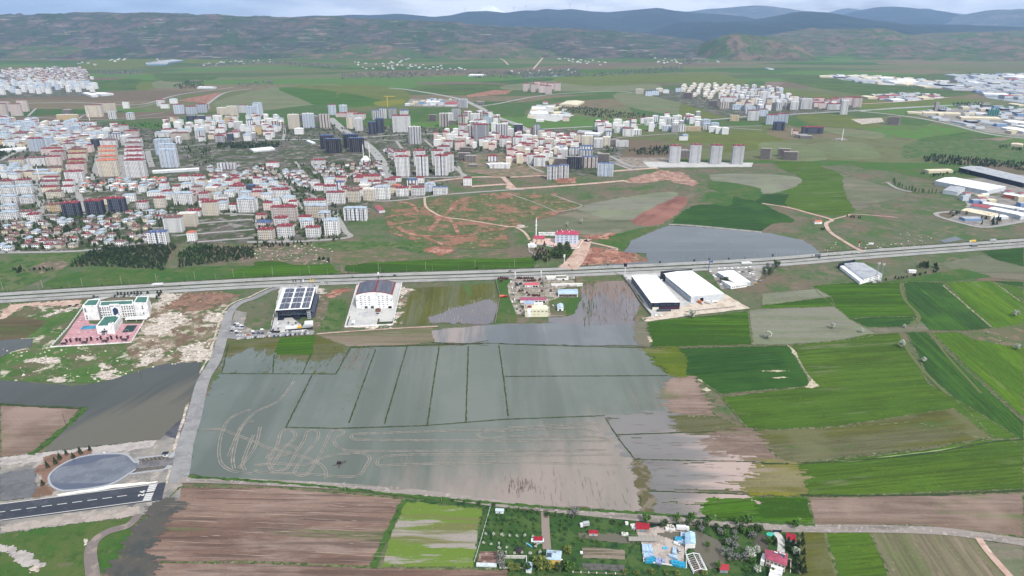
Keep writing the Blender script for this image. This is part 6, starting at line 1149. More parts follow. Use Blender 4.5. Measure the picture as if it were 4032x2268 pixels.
def truck(p,rz,c='white',lab='white truck',L_=9,box='white',grp=None,z=.62,tank=False):
    t=thing('truck',lab,'truck',(p.x,p.y,z),rz,grp)
    mb=MB(); mb.prism([(L_/2+.2,-1.2),(L_/2+2.3,-1.2),(L_/2+2.3,1.2),(L_/2+.2,1.2)],.5,2.7); mb.box(L_/2+.3,L_/2+1.6,-1.0,1.0,2.703,3.1); part('cab',mb,[CP_[c]],t)
    mb=MB(); mb.box(L_/2+2.303,L_/2+2.33,-1.05,1.05,1.6,2.5); part('windscreen',mb,[glassm],t)
    mb=MB(); 
    if tank: mb.rod((-L_/2,0,2.1),(L_/2,0,2.1),1.15,12); mb.cyl(0,0,3.2,3.5,.4)
    else: mb.box(-L_/2,L_/2,-1.25,1.25,1.1,3.7)
    part('cargo_box',mb,[CP_[box]],t)
    for x in (-L_/2+1.2,-L_/2+2.5,L_/2+1.3):
        for s in (-1,1): mb=MB(); mb.rod((x,s*.85,.5),(x,s*1.2,.5),.5,9); part('wheel',mb,[tyrem],t)
    return t
def vec(s): p=PT(s); d=(p[1]-p[0]); return math.atan2(d.y,d.x)
hwd=vec('C1 0,390 1000,350')
nS=offset(densify(MEDS,1),0)
def onroad(t,x,y): return G(t,x,y)
truck(G('C0',1510,425),hwd+math.pi,'white','white lorry driving on the far carriageway at the left',13)
truck(G('E5',1985,170),hwd,'white','long white lorry on the highway above the crowded vehicle yard',14)
truck(G('C3',525,145),hwd+math.pi,'white','dark bodied lorry by the pond end of the highway',10,'grey'); truck(G('C3',2005,12),hwd+math.pi,'white','yellow lorry on the highway at the right edge',9,'yellow')
truck(G('B3',2125,1335),hwd+math.pi,'silver','pale coach on the highway near the right edge',9,'silver'); truck(G('B3',1945,1385),hwd,'grey','grey lorry on the near carriageway at the right edge',8,'grey')
for t,x,y,c in [('C1',1340,330,'black'),('C1',650,402,'white'),('C1',700,407,'silver'),('C2',1168,275,'white'),('C2',870,290,'white'),('C2',20,290,'black'),('C3',760,130,'white'),('C3',920,117,'white'),('C3',545,165,'blue'),('B3',2030,1360,'white'),('B3',885,1445,'white'),('C3',2355,25,'white'),('C0',900,540,'black'),('C0',595,558,'silver'),('C0',735,610,'black'),('C0',665,620,'black'),('C3',1950,48,'grey')]:
    car(G(t,x,y),hwd,c,'%s car on the highway %s'%(c,'in the left third' if (px(t,x,y)[0])<1150 else 'in the middle' if px(t,x,y)[0]<2700 else 'in the right third'),grp='cars on the highway')
row=vec('E9 350,650 1250,580')
def cars(t,s,rz,lab,grp,base='white'):
    for q in s.split():
        a=q.split(','); c={'w':'white','s':'silver','k':'black','b':'blue','r':'red','g':'grey','o':'orange','y':'yellow'}[a[2] if len(a)>2 else 'w']; van=len(a)>3
        car(G(t,float(a[0]),float(a[1])),rz+random.uniform(-.06,.06),c,'%s %s %s'%(c,'van' if van else 'car',lab),van,grp)
cars('E9','350,655 402,650 470,645,s 527,640,g 602,635 657,628 712,622 775,615,k 845,610 905,605 970,602 1060,600,r 1115,595 1172,590,s 1225,585,b 1325,580,g 1385,575 1435,570,s 1500,570,b 1550,560 1618,555,k 1680,552 1735,545,k 1820,540,g 1895,535 1965,530,k 2045,525',row+1.57,'in the long row along the grass edge of the lane','cars parked along the lane')
cars('E9','365,575 497,570 612,560,o 730,530,b 850,520,b 950,520,k 720,480,w,v 840,470,s 940,440,w,v 1110,515 1205,500,k 1310,500,k',row,'between the lane and the brown lot','cars on the lane lot')
cars('E9','215,370 240,400 330,260,s 300,290 350,300,w,v 280,315,k 340,335,s 440,340,w,v 330,365,b 450,365,b 340,395 430,405 310,425,s 205,440 205,460,k 320,475,w,v 205,520,s 320,515,b 390,490',row,'in the cluster on the gravel corner lot','cars on the corner lot')
cars('E9','1540,475 1605,490,g 1675,475 1720,475 1770,475 1815,470 1915,475,w,v 1990,465,g',row+1.57,'in front of the yard wall of the black showroom','cars before the yard wall')
cars('E9','1315,290,w,v 1375,285,s,v 1570,265,g 1628,275 1690,275 1750,270,k 1805,270,s 1670,335,k 1795,335 1905,325,k 1220,380 1190,415 1320,385 1325,410,g 1200,440,k',row+1.57,'in the concrete yard of the black showroom','cars in the showroom yard')
cars('E3','375,235 440,235 500,235 535,240,s 570,235,b 600,235 630,230 695,230 725,235,s 755,235 790,230,s 825,225,b','0' and row+1.57,'in the row behind the black showroom','cars behind the showroom')
cars('E3','1960,725,b 1945,750',row,'in the yard of the arched factory','cars in the factory yard')
cars('E2','1300,95,k 1335,95,s 1385,95 1430,92,s 1478,90,k 1528,85 1572,80,g 1632,80 1670,78,s 1720,72,k 1765,72,s 1822,70 1868,70',row+1.57,'in the back car park of the white school','school car park')
cars('E5','1555,250,w,v 1600,250 1650,245,w,v 1690,245 1765,245,w,v 1830,240 1870,240,w,v 1920,240 1960,240 1995,235,w,v 2060,225,w,v 2090,225 1410,265,s,v 1420,295,w,v 1850,305 1885,305,w,v 1940,300,k 2000,300 2040,295,k 2110,300 1930,330,s 2060,325,w,v 2105,335,w,v 2040,350 2010,380 2050,385 2140,380,s 2160,430 2220,445,s 2150,480,y 1475,360,w,v 1500,385,w,v 1590,505,w,v 1690,560,s 45,370 60,395,s 90,425 640,435,w,v 2310,265',row,'in the crowded vehicle yard by the white workshop','vehicles in the workshop yard')
truck(G('E5',1250,800),row-1.1,'white','tipper lorry nosing into the big white warehouse doorway',6,'orange'); truck(G('E5',1370,800),row-.8,'white','white lorry second from left in the concrete yard',6); truck(G('E5',1495,790),row+math.pi,'white','white tanker lorry at the right of the concrete yard',6,tank=True)
car(G('E5',545,1005),row,'white','small white van left of its pair on the muddy edge',True); car(G('E5',632,1010),row+.4,'white','slanting white van right of its pair on the muddy edge',True)
cars('E4','400,295,w,v 430,430,w,v 455,540 460,570,k 465,660,r 480,690,w,v 430,740,w,v 520,830 540,890,k 540,940 615,930,k 665,820,w,v 1330,815 520,300 545,420 585,420 1790,210,w,v',row+1.4,'on the dirt lane of the red machinery compound','vehicles in the machinery compound')
cars('E2','460,270,k 580,258,k 970,108,k 1955,370,b',row,'beside the boundary of the white school','cars by the school boundary')
for s,rz_,l in (('B0 910,560 905,600 900,640 895,680 880,720 870,760',1.2,'on the street left of the orange roofed row'),('B0 1130,560 1125,590 1130,620 1120,650 1125,680 1115,710 1160,560 1165,600 1150,640 1160,690 1165,720',1.3,'in the parking lane between the two tower rows'),('B0 1365,520 1370,560 1380,600 1350,620 1395,640',1.3,'on the street left of the pale blue tower'),('B0 350,900 355,930 360,980 395,1040 330,880',1.3,'in the wide street of the left quarter'),('B1 1120,520 1150,545 1180,590 1205,610 1225,650 1100,490 1245,700 1210,560',1.2,'on the wide avenue beside the three towers'),('B0 2170,1020 2190,1030 2060,1040 2060,1080 1580,1030 2230,1000',1.2,'in the square parking court'),('B1 370,1270 400,1290 100,1340 540,1305 320,880 1320,940 1420,940',0,'on the outer street of the town'),('B0 590,1415 930,1380 20,1430 60,1440 170,1430',0,'on the lowest street above the slope')):
    t=s.split()[0]
    for q in s.split()[1:]:
        x,y=map(float,q.split(',')); c=random.choice(['white','silver','black','grey','white']); car(G(t,x,y),rz_,c,'%s car %s'%(c,l),grp='cars in the town streets')
# ---------------- special buildings ----------------
win_m={}
def winmesh(w_,h_,m=glassd,arch=False,fr=True):
    def f():
        mb=MB(); mb.box(-w_/2,w_/2,-.06,.05,0,h_,0)
        if arch: mb.prism([(0,0)],0,0) if False else None
        if arch:
            n=8; pts=[(w_/2*math.cos(math.pi*k/n),-.06,h_+.003+w_/2*math.sin(math.pi*k/n)) for k in range(n+1)]; mb.face(pts,0)
        if fr:
            for a in ((-w_/2-.12,-w_/2,0,h_),(w_/2,w_/2+.12,0,h_),(-.05,.05,.003,h_-.003)): mb.box(a[0]+.001,a[1]-.001,-.12,.05,a[2],a[3],1)
            mb.box(-w_/2-.2,w_/2+.2,-.2,.05,-.15,-.002,1)
        return mb.mesh('window',[m,whitep])
    return rmesh(('win',w_,h_,m.name,arch,fr),f)
class Q:
    """a building on a surveyed quadrangle: corners read at eaves height"""
    def __init__(s,t,FL,FR,BL,BR,H,name,label,cat='building',group=None):
        a,b,d,c=[G(t,*k,H) for k in (FL,FR,BL,BR)]; s.H=H; o=(a+b)/2; ux=(b-a).normalized(); s.rz=math.atan2(ux.y,ux.x); s.W=(b-a).length
        uy=Vector((-ux.y,ux.x,0)); s.c=[((p-o).dot(ux),(p-o).dot(uy)) for p in (a,b,c,d)]; s.D=(s.c[2][1]+s.c[3][1])/2
        s.t=thing(name,label,cat,(o.x,o.y,0),s.rz,group)
    def walls(s,m,z1=None,mats=None,z0=.3):
        mb=MB(); mb.prism(s.c,z0,z1 or s.H,0,bottom=False); return part('wall',mb,[m],s.t)
    def lerp(s,u,v):
        a,b,c,d=[Vector(p) for p in s.c]; p=a.lerp(b,u); q=d.lerp(c,u); return p.lerp(q,v)
    def roof_gable(s,m,h,ov=.3,name='roof',z=None):
        z=z or s.H; mb=MB(); A,B,C_,D_=s.lerp(0,0),s.lerp(1,0),s.lerp(1,1),s.lerp(0,1); M0,M1=s.lerp(.5,0),s.lerp(.5,1)
        mb.face([(A.x,A.y,z),(B.x,B.y,z),(M0.x,M0.y,z+h)]); mb.face([(C_.x,C_.y,z),(D_.x,D_.y,z),(M1.x,M1.y,z+h)])
        e=ov/s.W
        for u in (-e,1+e):
            p,q=s.lerp(u,-.003),s.lerp(u,1.003); m0,m1=s.lerp(.5,-.003),s.lerp(.5,1.003); dz=-2*e*h
            mb.slab([(p.x,p.y,z+dz+.05),(m0.x,m0.y,z+h+.05),(m1.x,m1.y,z+h+.05),(q.x,q.y,z+dz+.05)],.18)
        return part(name,mb,[m],s.t)
    def roof_flat(s,m,par=None,inset=.5,ph=.8):
        mb=MB(); k=[s.lerp(inset/s.W,inset/s.D),s.lerp(1-inset/s.W,inset/s.D),s.lerp(1-inset/s.W,1-inset/s.D),s.lerp(inset/s.W,1-inset/s.D)]
        mb.prism([tuple(p) for p in k],s.H+.01,s.H+.12,0); r=part('roof',mb,[m],s.t)
        if par:
            mb=MB()
            o=s.c; n=4
            for i in range(4):
                a,b=Vector(o[i]),Vector(o[(i+1)%4]); ai,bi=k[i],k[(i+1)%4]; z0,z1=s.H+.01,s.H+ph
                mb.prism([tuple(a),tuple(b),tuple(bi),tuple(ai)],z0,z1)
            part('parapet',mb,[par],s.t)
        return r
    def win(s,us,zs,mesh,side='f',name='window',off=-.02):
        for u in us:
            for z in zs:
                if side=='f': p=s.lerp(u,0); r=0; 
                elif side=='r': p=s.lerp(1,u); d=Vector(s.c[2])-Vector(s.c[1]); r=math.atan2(d.y,d.x)
                else: p=s.lerp(0,u); d=Vector(s.c[0])-Vector(s.c[3]); r=math.atan2(d.y,d.x)
                o=part(name,mesh,None,s.t); o.rotation_euler=(0,0,r); o.location=(p.x,p.y,z)
def rows(a,b,n): return [a+(b-a)*i/(n-1) for i in range(n)]
greenr=mat('green_flat_roof',(76,118,108),[Y((64,104,96),.1,.45,.62),Y((96,134,124),.3,.58,.68)])
# white school with green flat roofs
S=Q('E2',(685,272),(960,265),(800,150),(1030,140),19,'school','white school building with green flat roofs and pointed glass entrance','school')
S.walls(whitep); S.roof_flat(greenr,whitep,1.2,1.0); S.win((.15,),(14,11.3,4.6,1.6),winmesh(1.6,1.8,glassd,True))
loc0=S.t
def wing(t,FL,FR,BL,BR,H,inset,ph):
    q=Q(t,FL,FR,BL,BR,H,'x','x'); THINGS.remove(q.t); # fold the wing into the school
    q.t.name='wing'; del q.t['label']; del q.t['category']; return q
def merge(q,names):
    M=loc0.matrix_basis.inverted()@q.t.matrix_basis
    for ch in list(q.t.children):
        ch.parent=loc0; ch.matrix_basis=M@ch.matrix_basis
    bpy.data.objects.remove(q.t)
C_=wing('E2',(1005,272),(1640,236),(1035,185),(1640,158),17.5,1,1); C_.walls(whitep); C_.roof_flat(greenr,whitep,1.0,.9)
wm_=winmesh(1.7,1.7); wa_=winmesh(1.7,1.4,glassd,True)
lu=rows(.02,.30,5)+rows(.66,.96,5)
C_.win(lu,(14.2,),wa_); C_.win(lu,(11.6,8.2,1.6),wm_); C_.win(lu,(4.4,),wa_)
merge(C_,0)
R_=wing('E2',(1645,215),(1905,215),(1720,90),(1935,85),19,1,1); R_.walls(whitep); R_.roof_flat(greenr,whitep,1.2,1.0); R_.win((.6,),(14,11.3,4.6),wa_); R_.win((.3,.7),(13,9,5),wa_,'r'); merge(R_,0)
P_=wing('E2',(1195,240),(1375,235),(1200,222),(1375,218),20.5,1,1); P_.walls(whitep)
mb=MB(); mb.face([(-3.2,-.08,3),(3.2,-.08,3),(3.2,-.08,14.5),(0,-.08,17),(-3.2,-.08,14.5)]); part('entrance_glass',mb,[mat('blue_glass',(40,62,96),[Y((70,96,130),.5,.5,.6)],rough=.1,spec=.6)],P_.t)
mb=MB(); 
for i,w_ in enumerate((1.2,1.2,1.1,1.0)): mb.box(-6+i*1.35,-6+i*1.35+w_,-.1,-.02,18.2,19.2)
part('sign_lettering',mb,[mat('sign_blue',(50,80,150))],P_.t)
mb=MB()
for i in range(5): mb.box(.8+i*1.1,.8+i*1.1+.8,-.1,-.02,18.4,19.1)
part('sign_lettering',mb,[mat('sign_grey',(120,130,140))],P_.t); merge(P_,0)
for zz,th in ((8.0,.5),(3.9,.4)):
    pass
A_=Q('E2',(945,655),(1275,645),(1105,458),(1425,440),10,'school_hall','low white school hall with green roof and porch in front','school'); A_.walls(whitep); A_.roof_flat(greenr,whitep,1.0,.9); A_.win((.45,),(5.5,),wa_)
A_.win(rows(.1,.9,7),(5.2,1.2),wm_,'r')
for u,v in ((.82,.12),(.9,.93)):
    p=A_.lerp(u,v); mb=MB(); mb.box(p.x-2.2,p.x+2.2,p.y-2.6,p.y+2.6,10.13,12.8); mb.box(p.x-1.2,p.x+1.2,p.y-1.5,p.y+1.5,12.803,12.95,1); part('roof_lantern',mb,[whitep,glassd],A_.t)
p=A_.lerp(.45,0); mb=MB(); mb.box(p.x-3,p.x+3,p.y-5,p.y-.01,4.6,5.0,1); mb.box(p.x-3,p.x-2.5,p.y-5,p.y-4.5,.3,4.59); mb.box(p.x+2.5,p.x+3,p.y-5,p.y-4.5,.3,4.59); part('porch',mb,[whitep,blackp],A_.t)
cn=thing('canopy','long white sloping canopy at the right front of the white school','canopy',tuple(G('E2',1720,545)),S.rz); mb=MB(); mb.slab([(-13,-2.5,3.4),(13,-2.5,3.4),(13,2.5,5),(-13,2.5,5)],.15); part('roof',mb,[steelw],cn)
for x in (-12,0,12): mb=MB(); mb.box(x-.15,x+.15,-2.2,-1.9,.3,3.39); part('post',mb,[whitep],cn)
sheet('play_court','E2 650,717 705,642 955,632 940,692',mat('blue_court',(74,146,176),[Y((140,180,196),.2,.6,.68),Y((60,120,150),.15,.5,.6)]),4); sheet('sports_court','E2 1432,766 1525,632 1725,627 1640,752',mat('green_court',(44,70,70),[Y((36,58,60),.1,.5,.6)]),4)
lz=mat('paving_lozenge',(224,206,206))
for i,(x,y) in enumerate([(415,868),(530,862),(645,857),(765,852),(880,847),(1000,840),(1115,833),(625,767),(745,760),(860,752),(1280,805),(1460,797),(1575,790),(620,562),(650,520),(680,475)]): sheet('paving_lozenge','E2 %d,%d %d,%d %d,%d %d,%d'%(x-32,y,x,y-7,x+32,y,x,y+7),lz,5)
gl=thing('goal_frame','white football goal at the near end of the dark green court','goal',tuple(G('E2',1525,745)),S.rz); mb=MB(); mb.rod((-1.8,0,0.5),(-1.8,0,2.6),.1); mb.rod((1.8,0,.5),(1.8,0,2.6),.1); mb.rod((-1.8,0,2.6),(1.8,0,2.6),.1); part('frame',mb,[whitep],gl)
def wallline(name,label,pts,h=1.6,th=.3,m=whitep,posts=0,ph=.6,cat='wall',pm=None):
    p=PT(pts); t=thing(name,label,cat,(p[0].x,p[0].y,0)); mb=MB(); l,r=offset(p,th/2),offset(p,-th/2); o=p[0]
    for i in range(len(p)-1):
        q=[r[i]-o,r[i+1]-o,l[i+1]-o,l[i]-o]; mb.prism([(v.x,v.y) for v in q],.2,.5+h)
    part('wall',mb,[m],t)
    if posts:
        pq=densify(p,posts)[:98]
        def f(): b=MB(); b.box(-.28,.28,-.28,.28,.2,.5+h+ph); return b.mesh('post',[pm or m])
        me=rmesh(('post',h,ph,(pm or m).name),f)
        for v in pq: c=part('post',me,None,t); c.location=(v.x-o.x,v.y-o.y,0)
    return t
wallline('boundary_wall','white boundary wall with many posts around the green roofed school','E2 700,290 430,670 95,1040 860,1000 1610,955 1800,640 1990,290 1960,210',1.0,.5,whitep,6.5,1.0)
for x,y in ((340,1000),(735,975),(1115,950),(1490,925)):
    g_=thing('pergola','dark pergola roof behind the front wall of the white school','pergola',tuple(G('E2',x,y)),S.rz,'pergolas behind the school wall'); mb=MB(); mb.hip(-3,3,-2,2,2.9,.9); part('roof',mb,[mat('dark_shingle',(60,56,58))],g_)
    for a in (-2.7,2.7): mb=MB(); mb.box(a-.1,a+.1,-1.8,-1.6,.4,2.6); part('post',mb,[mat('dark_shingle',(0,0,0))],g_)
# black showroom with solar roof
B_=Q('E3',(115,655),(735,622),(252,262),(838,240),14,'showroom','black showroom building with rows of solar panels on its white roof','showroom')
mb=MB(); c=B_.c; mb.prism([c[0],c[1],c[2],c[3]],11.2,14,0); inn=[tuple(B_.lerp(.02,.09)),tuple(B_.lerp(.88,.09)),tuple(B_.lerp(.99,1)),tuple(B_.lerp(.01,1))]; mb.prism(inn,.3,11.19,0,bottom=False); mb.prism([tuple(B_.lerp(.03,.0)),tuple(B_.lerp(.2,.0)),tuple(B_.lerp(.2,.09)),tuple(B_.lerp(.03,.09))],.3,4,0); mb.prism([tuple(B_.lerp(.52,.0)),tuple(B_.lerp(.68,.0)),tuple(B_.lerp(.68,.09)),tuple(B_.lerp(.52,.09))],.3,4.4,0); part('wall',mb,[blackp],B_.t)
B_.win([.06],(5,),rmesh('sg',lambda:(lambda m_:(m_.box(0,B_.W*.8,-.06+3.6,3.7,0,5.6),m_.mesh('showroom_glass',[mat('show_glass',(70,86,104),[Y((34,40,54),.35,.46,.54),Y((150,170,180),.5,.62,.66)],rough=.15,spec=.6)]))[1])(MB())),name='showroom_glass')
B_.roof_gable(steelw,.4)
sol=mat('solar_panel',(56,60,78),[Y((76,80,98),.2,.48,.56,a=B_.rz+1.5,r=6)],rough=.3,spec=.5)
for (u0,u1) in ((.09,.37),(.42,.70),(.75,.965)):
    for v0,v1 in ((.03,.27),(.3,.51),(.54,.76),(.79,.97)):
        for a,b,za,zb in ((u0,(u0+u1)/2-.004,0,.5),((u0+u1)/2+.004,u1,.5,0)):
            p=[B_.lerp(a,v0),B_.lerp(b,v0),B_.lerp(b,v1),B_.lerp(a,v1)]; base=14.55
            mb=MB(); mb.slab([(p[0].x,p[0].y,base+za),(p[1].x,p[1].y,base+zb),(p[2].x,p[2].y,base+zb),(p[3].x,p[3].y,base+za)],.08); part('solar_array',mb,[sol],B_.t)
mb=MB(); x0=B_.lerp(.9,.0); sw=B_.W*.1
for z in range(5):
    mb.box(x0.x,x0.x+sw,x0.y-.05,x0.y+3.4,.5+z*2.6,.75+z*2.6)
    if z<4: mb.rod((x0.x+.2,x0.y,.8+z*2.6),(x0.x+sw-.2,x0.y,.8+(z+1)*2.6),.18)
for a in (x0.x+.15,x0.x+sw-.15): mb.box(a-.15,a+.15,x0.y-.06,x0.y+.2,.3,11.19)
part('stair_tower',mb,[mat('pale_steel',(190,196,206))],B_.t)
mb=MB(); p=[B_.lerp(1.005,.05),B_.lerp(1.1,.05),B_.lerp(1.1,.9),B_.lerp(1.005,.9)]; mb.slab([(p[0].x,p[0].y,9),(p[1].x,p[1].y,6),(p[2].x,p[2].y,6),(p[3].x,p[3].y,9)],.2); mb.prism([tuple(v) for v in p],.3,5.9); part('side_aisle',mb,[mat('slate_cladding',(76,84,100),[Y((62,70,86),.2,.5,.6)])],B_.t)
for (x,y,w_,d_,c0,lb) in ((720,900,18,5,'w','upper white container of the pair in the showroom yard'),(720,935,18,5,'w','lower white container of the pair in the showroom yard'),(415,985,27,3,'w','long white trailer body along the showroom yard wall'),(555,985,8,4,'y','yellow container beside the long white trailer'),(690,965,17,4,'g','grey container at the right of the showroom yard')):
    k=TL['E3'][2]*ppm(1290); c_=thing('container',lb,'container',tuple(G('E3',x,y)),B_.rz); mb=MB(); mb.box(-w_/2*.55,w_/2*.55,-d_/2,d_/2,.5,3.4); mb.box(-w_/2*.55+.2,w_/2*.55-.2,-d_/2+.2,d_/2-.2,3.403,3.55); part('body',mb,[CP_[{'w':'white','y':'yellow','g':'silver'}[c0]]],c_); mb=MB(); mb.box(-w_/2*.55-.05,-w_/2*.55-.003,-d_/2+.2,d_/2-.2,.7,3.2); part('door',mb,[mat('door_grey',(150,152,158))],c_)
wallline('yard_wall','dark yard wall across the front of the black showroom yard','E3 290,1035 620,1005 790,990',1.8,.4,mat('dark_wall',(48,50,56))); wallline('yard_wall','short dark wall at the left corner of the showroom yard','E3 110,700 25,1055 200,1050',1.8,.4,mat('dark_wall',(0,0,0)))
# arched factory
AF=Q('E3',(1562,378),(2232,376),(1642,160),(2297,150),19,'arched_factory','tall white factory with arched red roof covered in solar panels','factory'); AF.walls(whitep)
def arch(u): return 4.2*(1-(2*u-1)**2)
mb=MB(); n=16; A0=[AF.lerp(i/n,-.004) for i in range(n+1)]; A1=[AF.lerp(i/n,1.004) for i in range(n+1)]
for i in range(n):
    z0,z1=19+arch(i/n),19+arch((i+1)/n); mb.slab([(A0[i].x,A0[i].y,z0),(A0[i+1].x,A0[i+1].y,z1),(A1[i+1].x,A1[i+1].y,z1),(A1[i].x,A1[i].y,z0)],.3)
part('roof',mb,[ROOF['r']],AF.t)
mb=MB()
for v in (0,1): mb.face([(AF.lerp(i/n,v).x,AF.lerp(i/n,v).y,19+arch(i/n)-.02) for i in range(n+1)])
part('gable_wall',mb,[whitep],AF.t)
for i in range(18):
    u0=.045+i*.0507; u1=u0+.0495
    if i==9: continue
    a,b=AF.lerp(u0,.03),AF.lerp(u1,.03); c_,d=AF.lerp(u1,.96),AF.lerp(u0,.96)
    mb=MB(); mb.slab([(a.x,a.y,19.42+arch(u0)),(b.x,b.y,19.42+arch(u1)),(c_.x,c_.y,19.42+arch(u1)),(d.x,d.y,19.42+arch(u0))],.08); part('solar_array',mb,[sol],AF.t)
wf=winmesh(1.5,1.0,glassd,False,False)
for z in (16.8,14.2,11.2,8.2,5.2): AF.win((.13,.25,.36,.62,.73,.85),(z,),wf)
AF.win((.03,.96),(11.2,),wf); AF.win((.15,.44,.63,.74),(1.9,),wf)
AF.win((.26,.43),(.4,),winmesh(4,3.2,mat('roller_door',(80,84,92)),False,False),name='door'); AF.win((.91,),(.4,),winmesh(4.4,3,mat('doorway_shade',(18,18,20)),False,False),name='door')  # near-black panel: the shade inside the open doorway put into its colour
wallline('yard_wall','white yard wall around the arched factory','E3 1590,210 1370,965 2240,920 2408,150',1.3,.5,whitep)
c_=thing('container','white container in the left corner of the arched factory yard','container',tuple(G('E3',1515,930)),AF.rz); mb=MB(); mb.box(-1.6,1.6,0,9,.5,3.6); part('body',mb,[CP_['white']],c_); mb=MB(); mb.box(-1.4,1.4,-.06,-.003,.7,3.4); part('door',mb,[mat('door_grey',(0,0,0))],c_)
sheet('planting_bed','E3 1400,930 1450,770 1468,770 1415,940',verge,5); sheet('planting_bed','E3 1950,912 1975,810 2000,812 1995,870 2235,860 2250,790 2262,800 2240,905',verge,5)
kio=thing('guard_hut','small brown hut before the arched factory doors','hut',tuple(G('E3',1970,690)),AF.rz); mb=MB(); mb.box(-3,3,0,4,.4,3.6); part('wall',mb,[mat('hut_brown',(118,92,82))],kio); mb=MB(); mb.gable(-3,3,0,4,3.6,.8,0); part('roof',mb,[ROOF['n']],kio)
# black fronted and white warehouses
K_=Q('E5',(475,792),(930,783),(152,352),(548,345),9.5,'warehouse','long warehouse with dark front wall and bright white roof beside the flooded field','warehouse'); K_.walls(mat('grey_metal_side',(120,124,132),[Y((104,108,118),.2,.5,.6)])); K_.roof_gable(steelw,1.0)
mb=MB(); a,b=K_.c[0],K_.c[1]; mb.box(a[0],b[0],-.5,-.01,.3,9.9); part('front_wall',mb,[blackp],K_.t)
for x in rows(.16,.86,4):
    p=K_.lerp(x,0); 
    for dx in (-1.6,1.6): o=part('window',winmesh(2.2,1.5,mat('dim_glass',(70,80,96),rough=.2),False,False),None,K_.t); o.location=(p.x+dx,-.5,6.2)
for x in (.09,.2): p=K_.lerp(x,0); o=part('loading_door',winmesh(4.2,3.6,mat('cream_door',(226,222,206)),False,False),None,K_.t); o.location=(p.x,-.5,.4)
p=K_.lerp(.32,0); mb=MB(); mb.box(p.x,K_.c[1][0]-1,-.62,-.51,2.6,3.1); part('red_stripe',mb,[mat('sign_red',(150,40,48))],K_.t)
tk=thing('storage_tank','dark cylindrical tank lying in front of the dark fronted warehouse','tank',tuple(G('E5',668,928)),K_.rz); mb=MB(); mb.rod((-9,0,1.9),(9,0,1.9),1.5,12); mb.face([(-9,1.5*math.cos(6.283*k/12),1.9+1.5*math.sin(6.283*k/12)) for k in range(12)]); mb.face([(9,1.5*math.cos(6.283*k/12),1.9+1.5*math.sin(6.283*k/12)) for k in range(12)]); part('tank',mb,[mat('tank_grey',(74,78,86))],tk)
for x in (-6,6): mb=MB(); mb.box(x-.3,x+.3,-1.2,1.2,.3,1.0); part('cradle',mb,[conc],tk)
W2=Q('E5',(1112,687),(1640,640),(655,318),(1118,268),9,'warehouse','broad white warehouse with white roof and open loading bay','warehouse'); W2.walls(wlw); W2.roof_gable(steelw,1.2)
W2.win((.33,),(.4,),winmesh(5,5.4,mat('doorway_shade',(0,0,0)),False,False),name='loading_door'); W2.win(rows(.07,.75,10),(6.4,),winmesh(4,1.0,glassd,False,False),'l')  # the bay's dark recess is a flat panel painted with its shade
mb=MB(); 
a=W2.lerp(-.03,1.0); b=W2.lerp(1.02,1.0); mb.box(a.x,b.x,max(a.y,b.y)+.3,max(a.y,b.y)+2,.3,11); mb.box(a.x-.4,a.x+1.2,max(a.y,b.y)-12,max(a.y,b.y)+.29,.3,10.5); part('parapet_screen',mb,[blackp],W2.t)
W3=Q('E5',(1815,467),(2068,452),(1528,290),(1790,264),6,'workshop','small white workshop with pale roof beside the crowded vehicle yard','workshop'); W3.walls(wlw); W3.roof_gable(steelw,.8); W3.win(rows(.15,.9,5),(2.5,),winmesh(2,1.2),'f')
W4=Q('E5',(1752,518),(2010,480),(1600,425),(1812,470),5,'workshop_annex','lower white roofed annex in front of the white workshop','workshop'); W4.walls(whitep); W4.roof_gable(steelw,.5); W4.win(rows(.1,.9,8),(2.4,),winmesh(1.8,1.1,glassd,False,False))
wallline('yard_wall','pale wall along the left side of the dark fronted warehouse yard','E5 0,360 130,520 250,720 370,880 465,995',2.2,.5,conc); wallline('yard_wall','pale wall along the muddy front of the white warehouse yard','E5 1010,945 1400,900 1810,862 1820,840',1.5,.4,conc)
H5=Q('C3',(975,358),(1145,312),(782,212),(962,205),7,'hangar','white hangar with long pale roof beside two telecom masts','hangar'); H5.walls(whitep); H5.roof_gable(rfg,1.2); H5.win((.35,.55,.75,.9),(4.6,1.4),winmesh(2.4,1.1,glassd,False,False))
mb=MB(); p,q=H5.lerp(0,0),H5.lerp(0,1); d=Vector((p.x-9,p.y)),Vector((q.x-9,q.y)); mb.prism([tuple(d[0]),(p.x-.05,p.y),(q.x-.05,q.y),tuple(d[1])],.3,4.5,0); part('side_aisle',mb,[steelw],H5.t)
mb=MB(); a,b=H5.lerp(-.1,1),H5.lerp(1,1); mb.box(a.x-7,b.x,max(a.y,b.y)+.2,max(a.y,b.y)+1.2,.3,8.5); part('front_screen',mb,[blackp],H5.t)
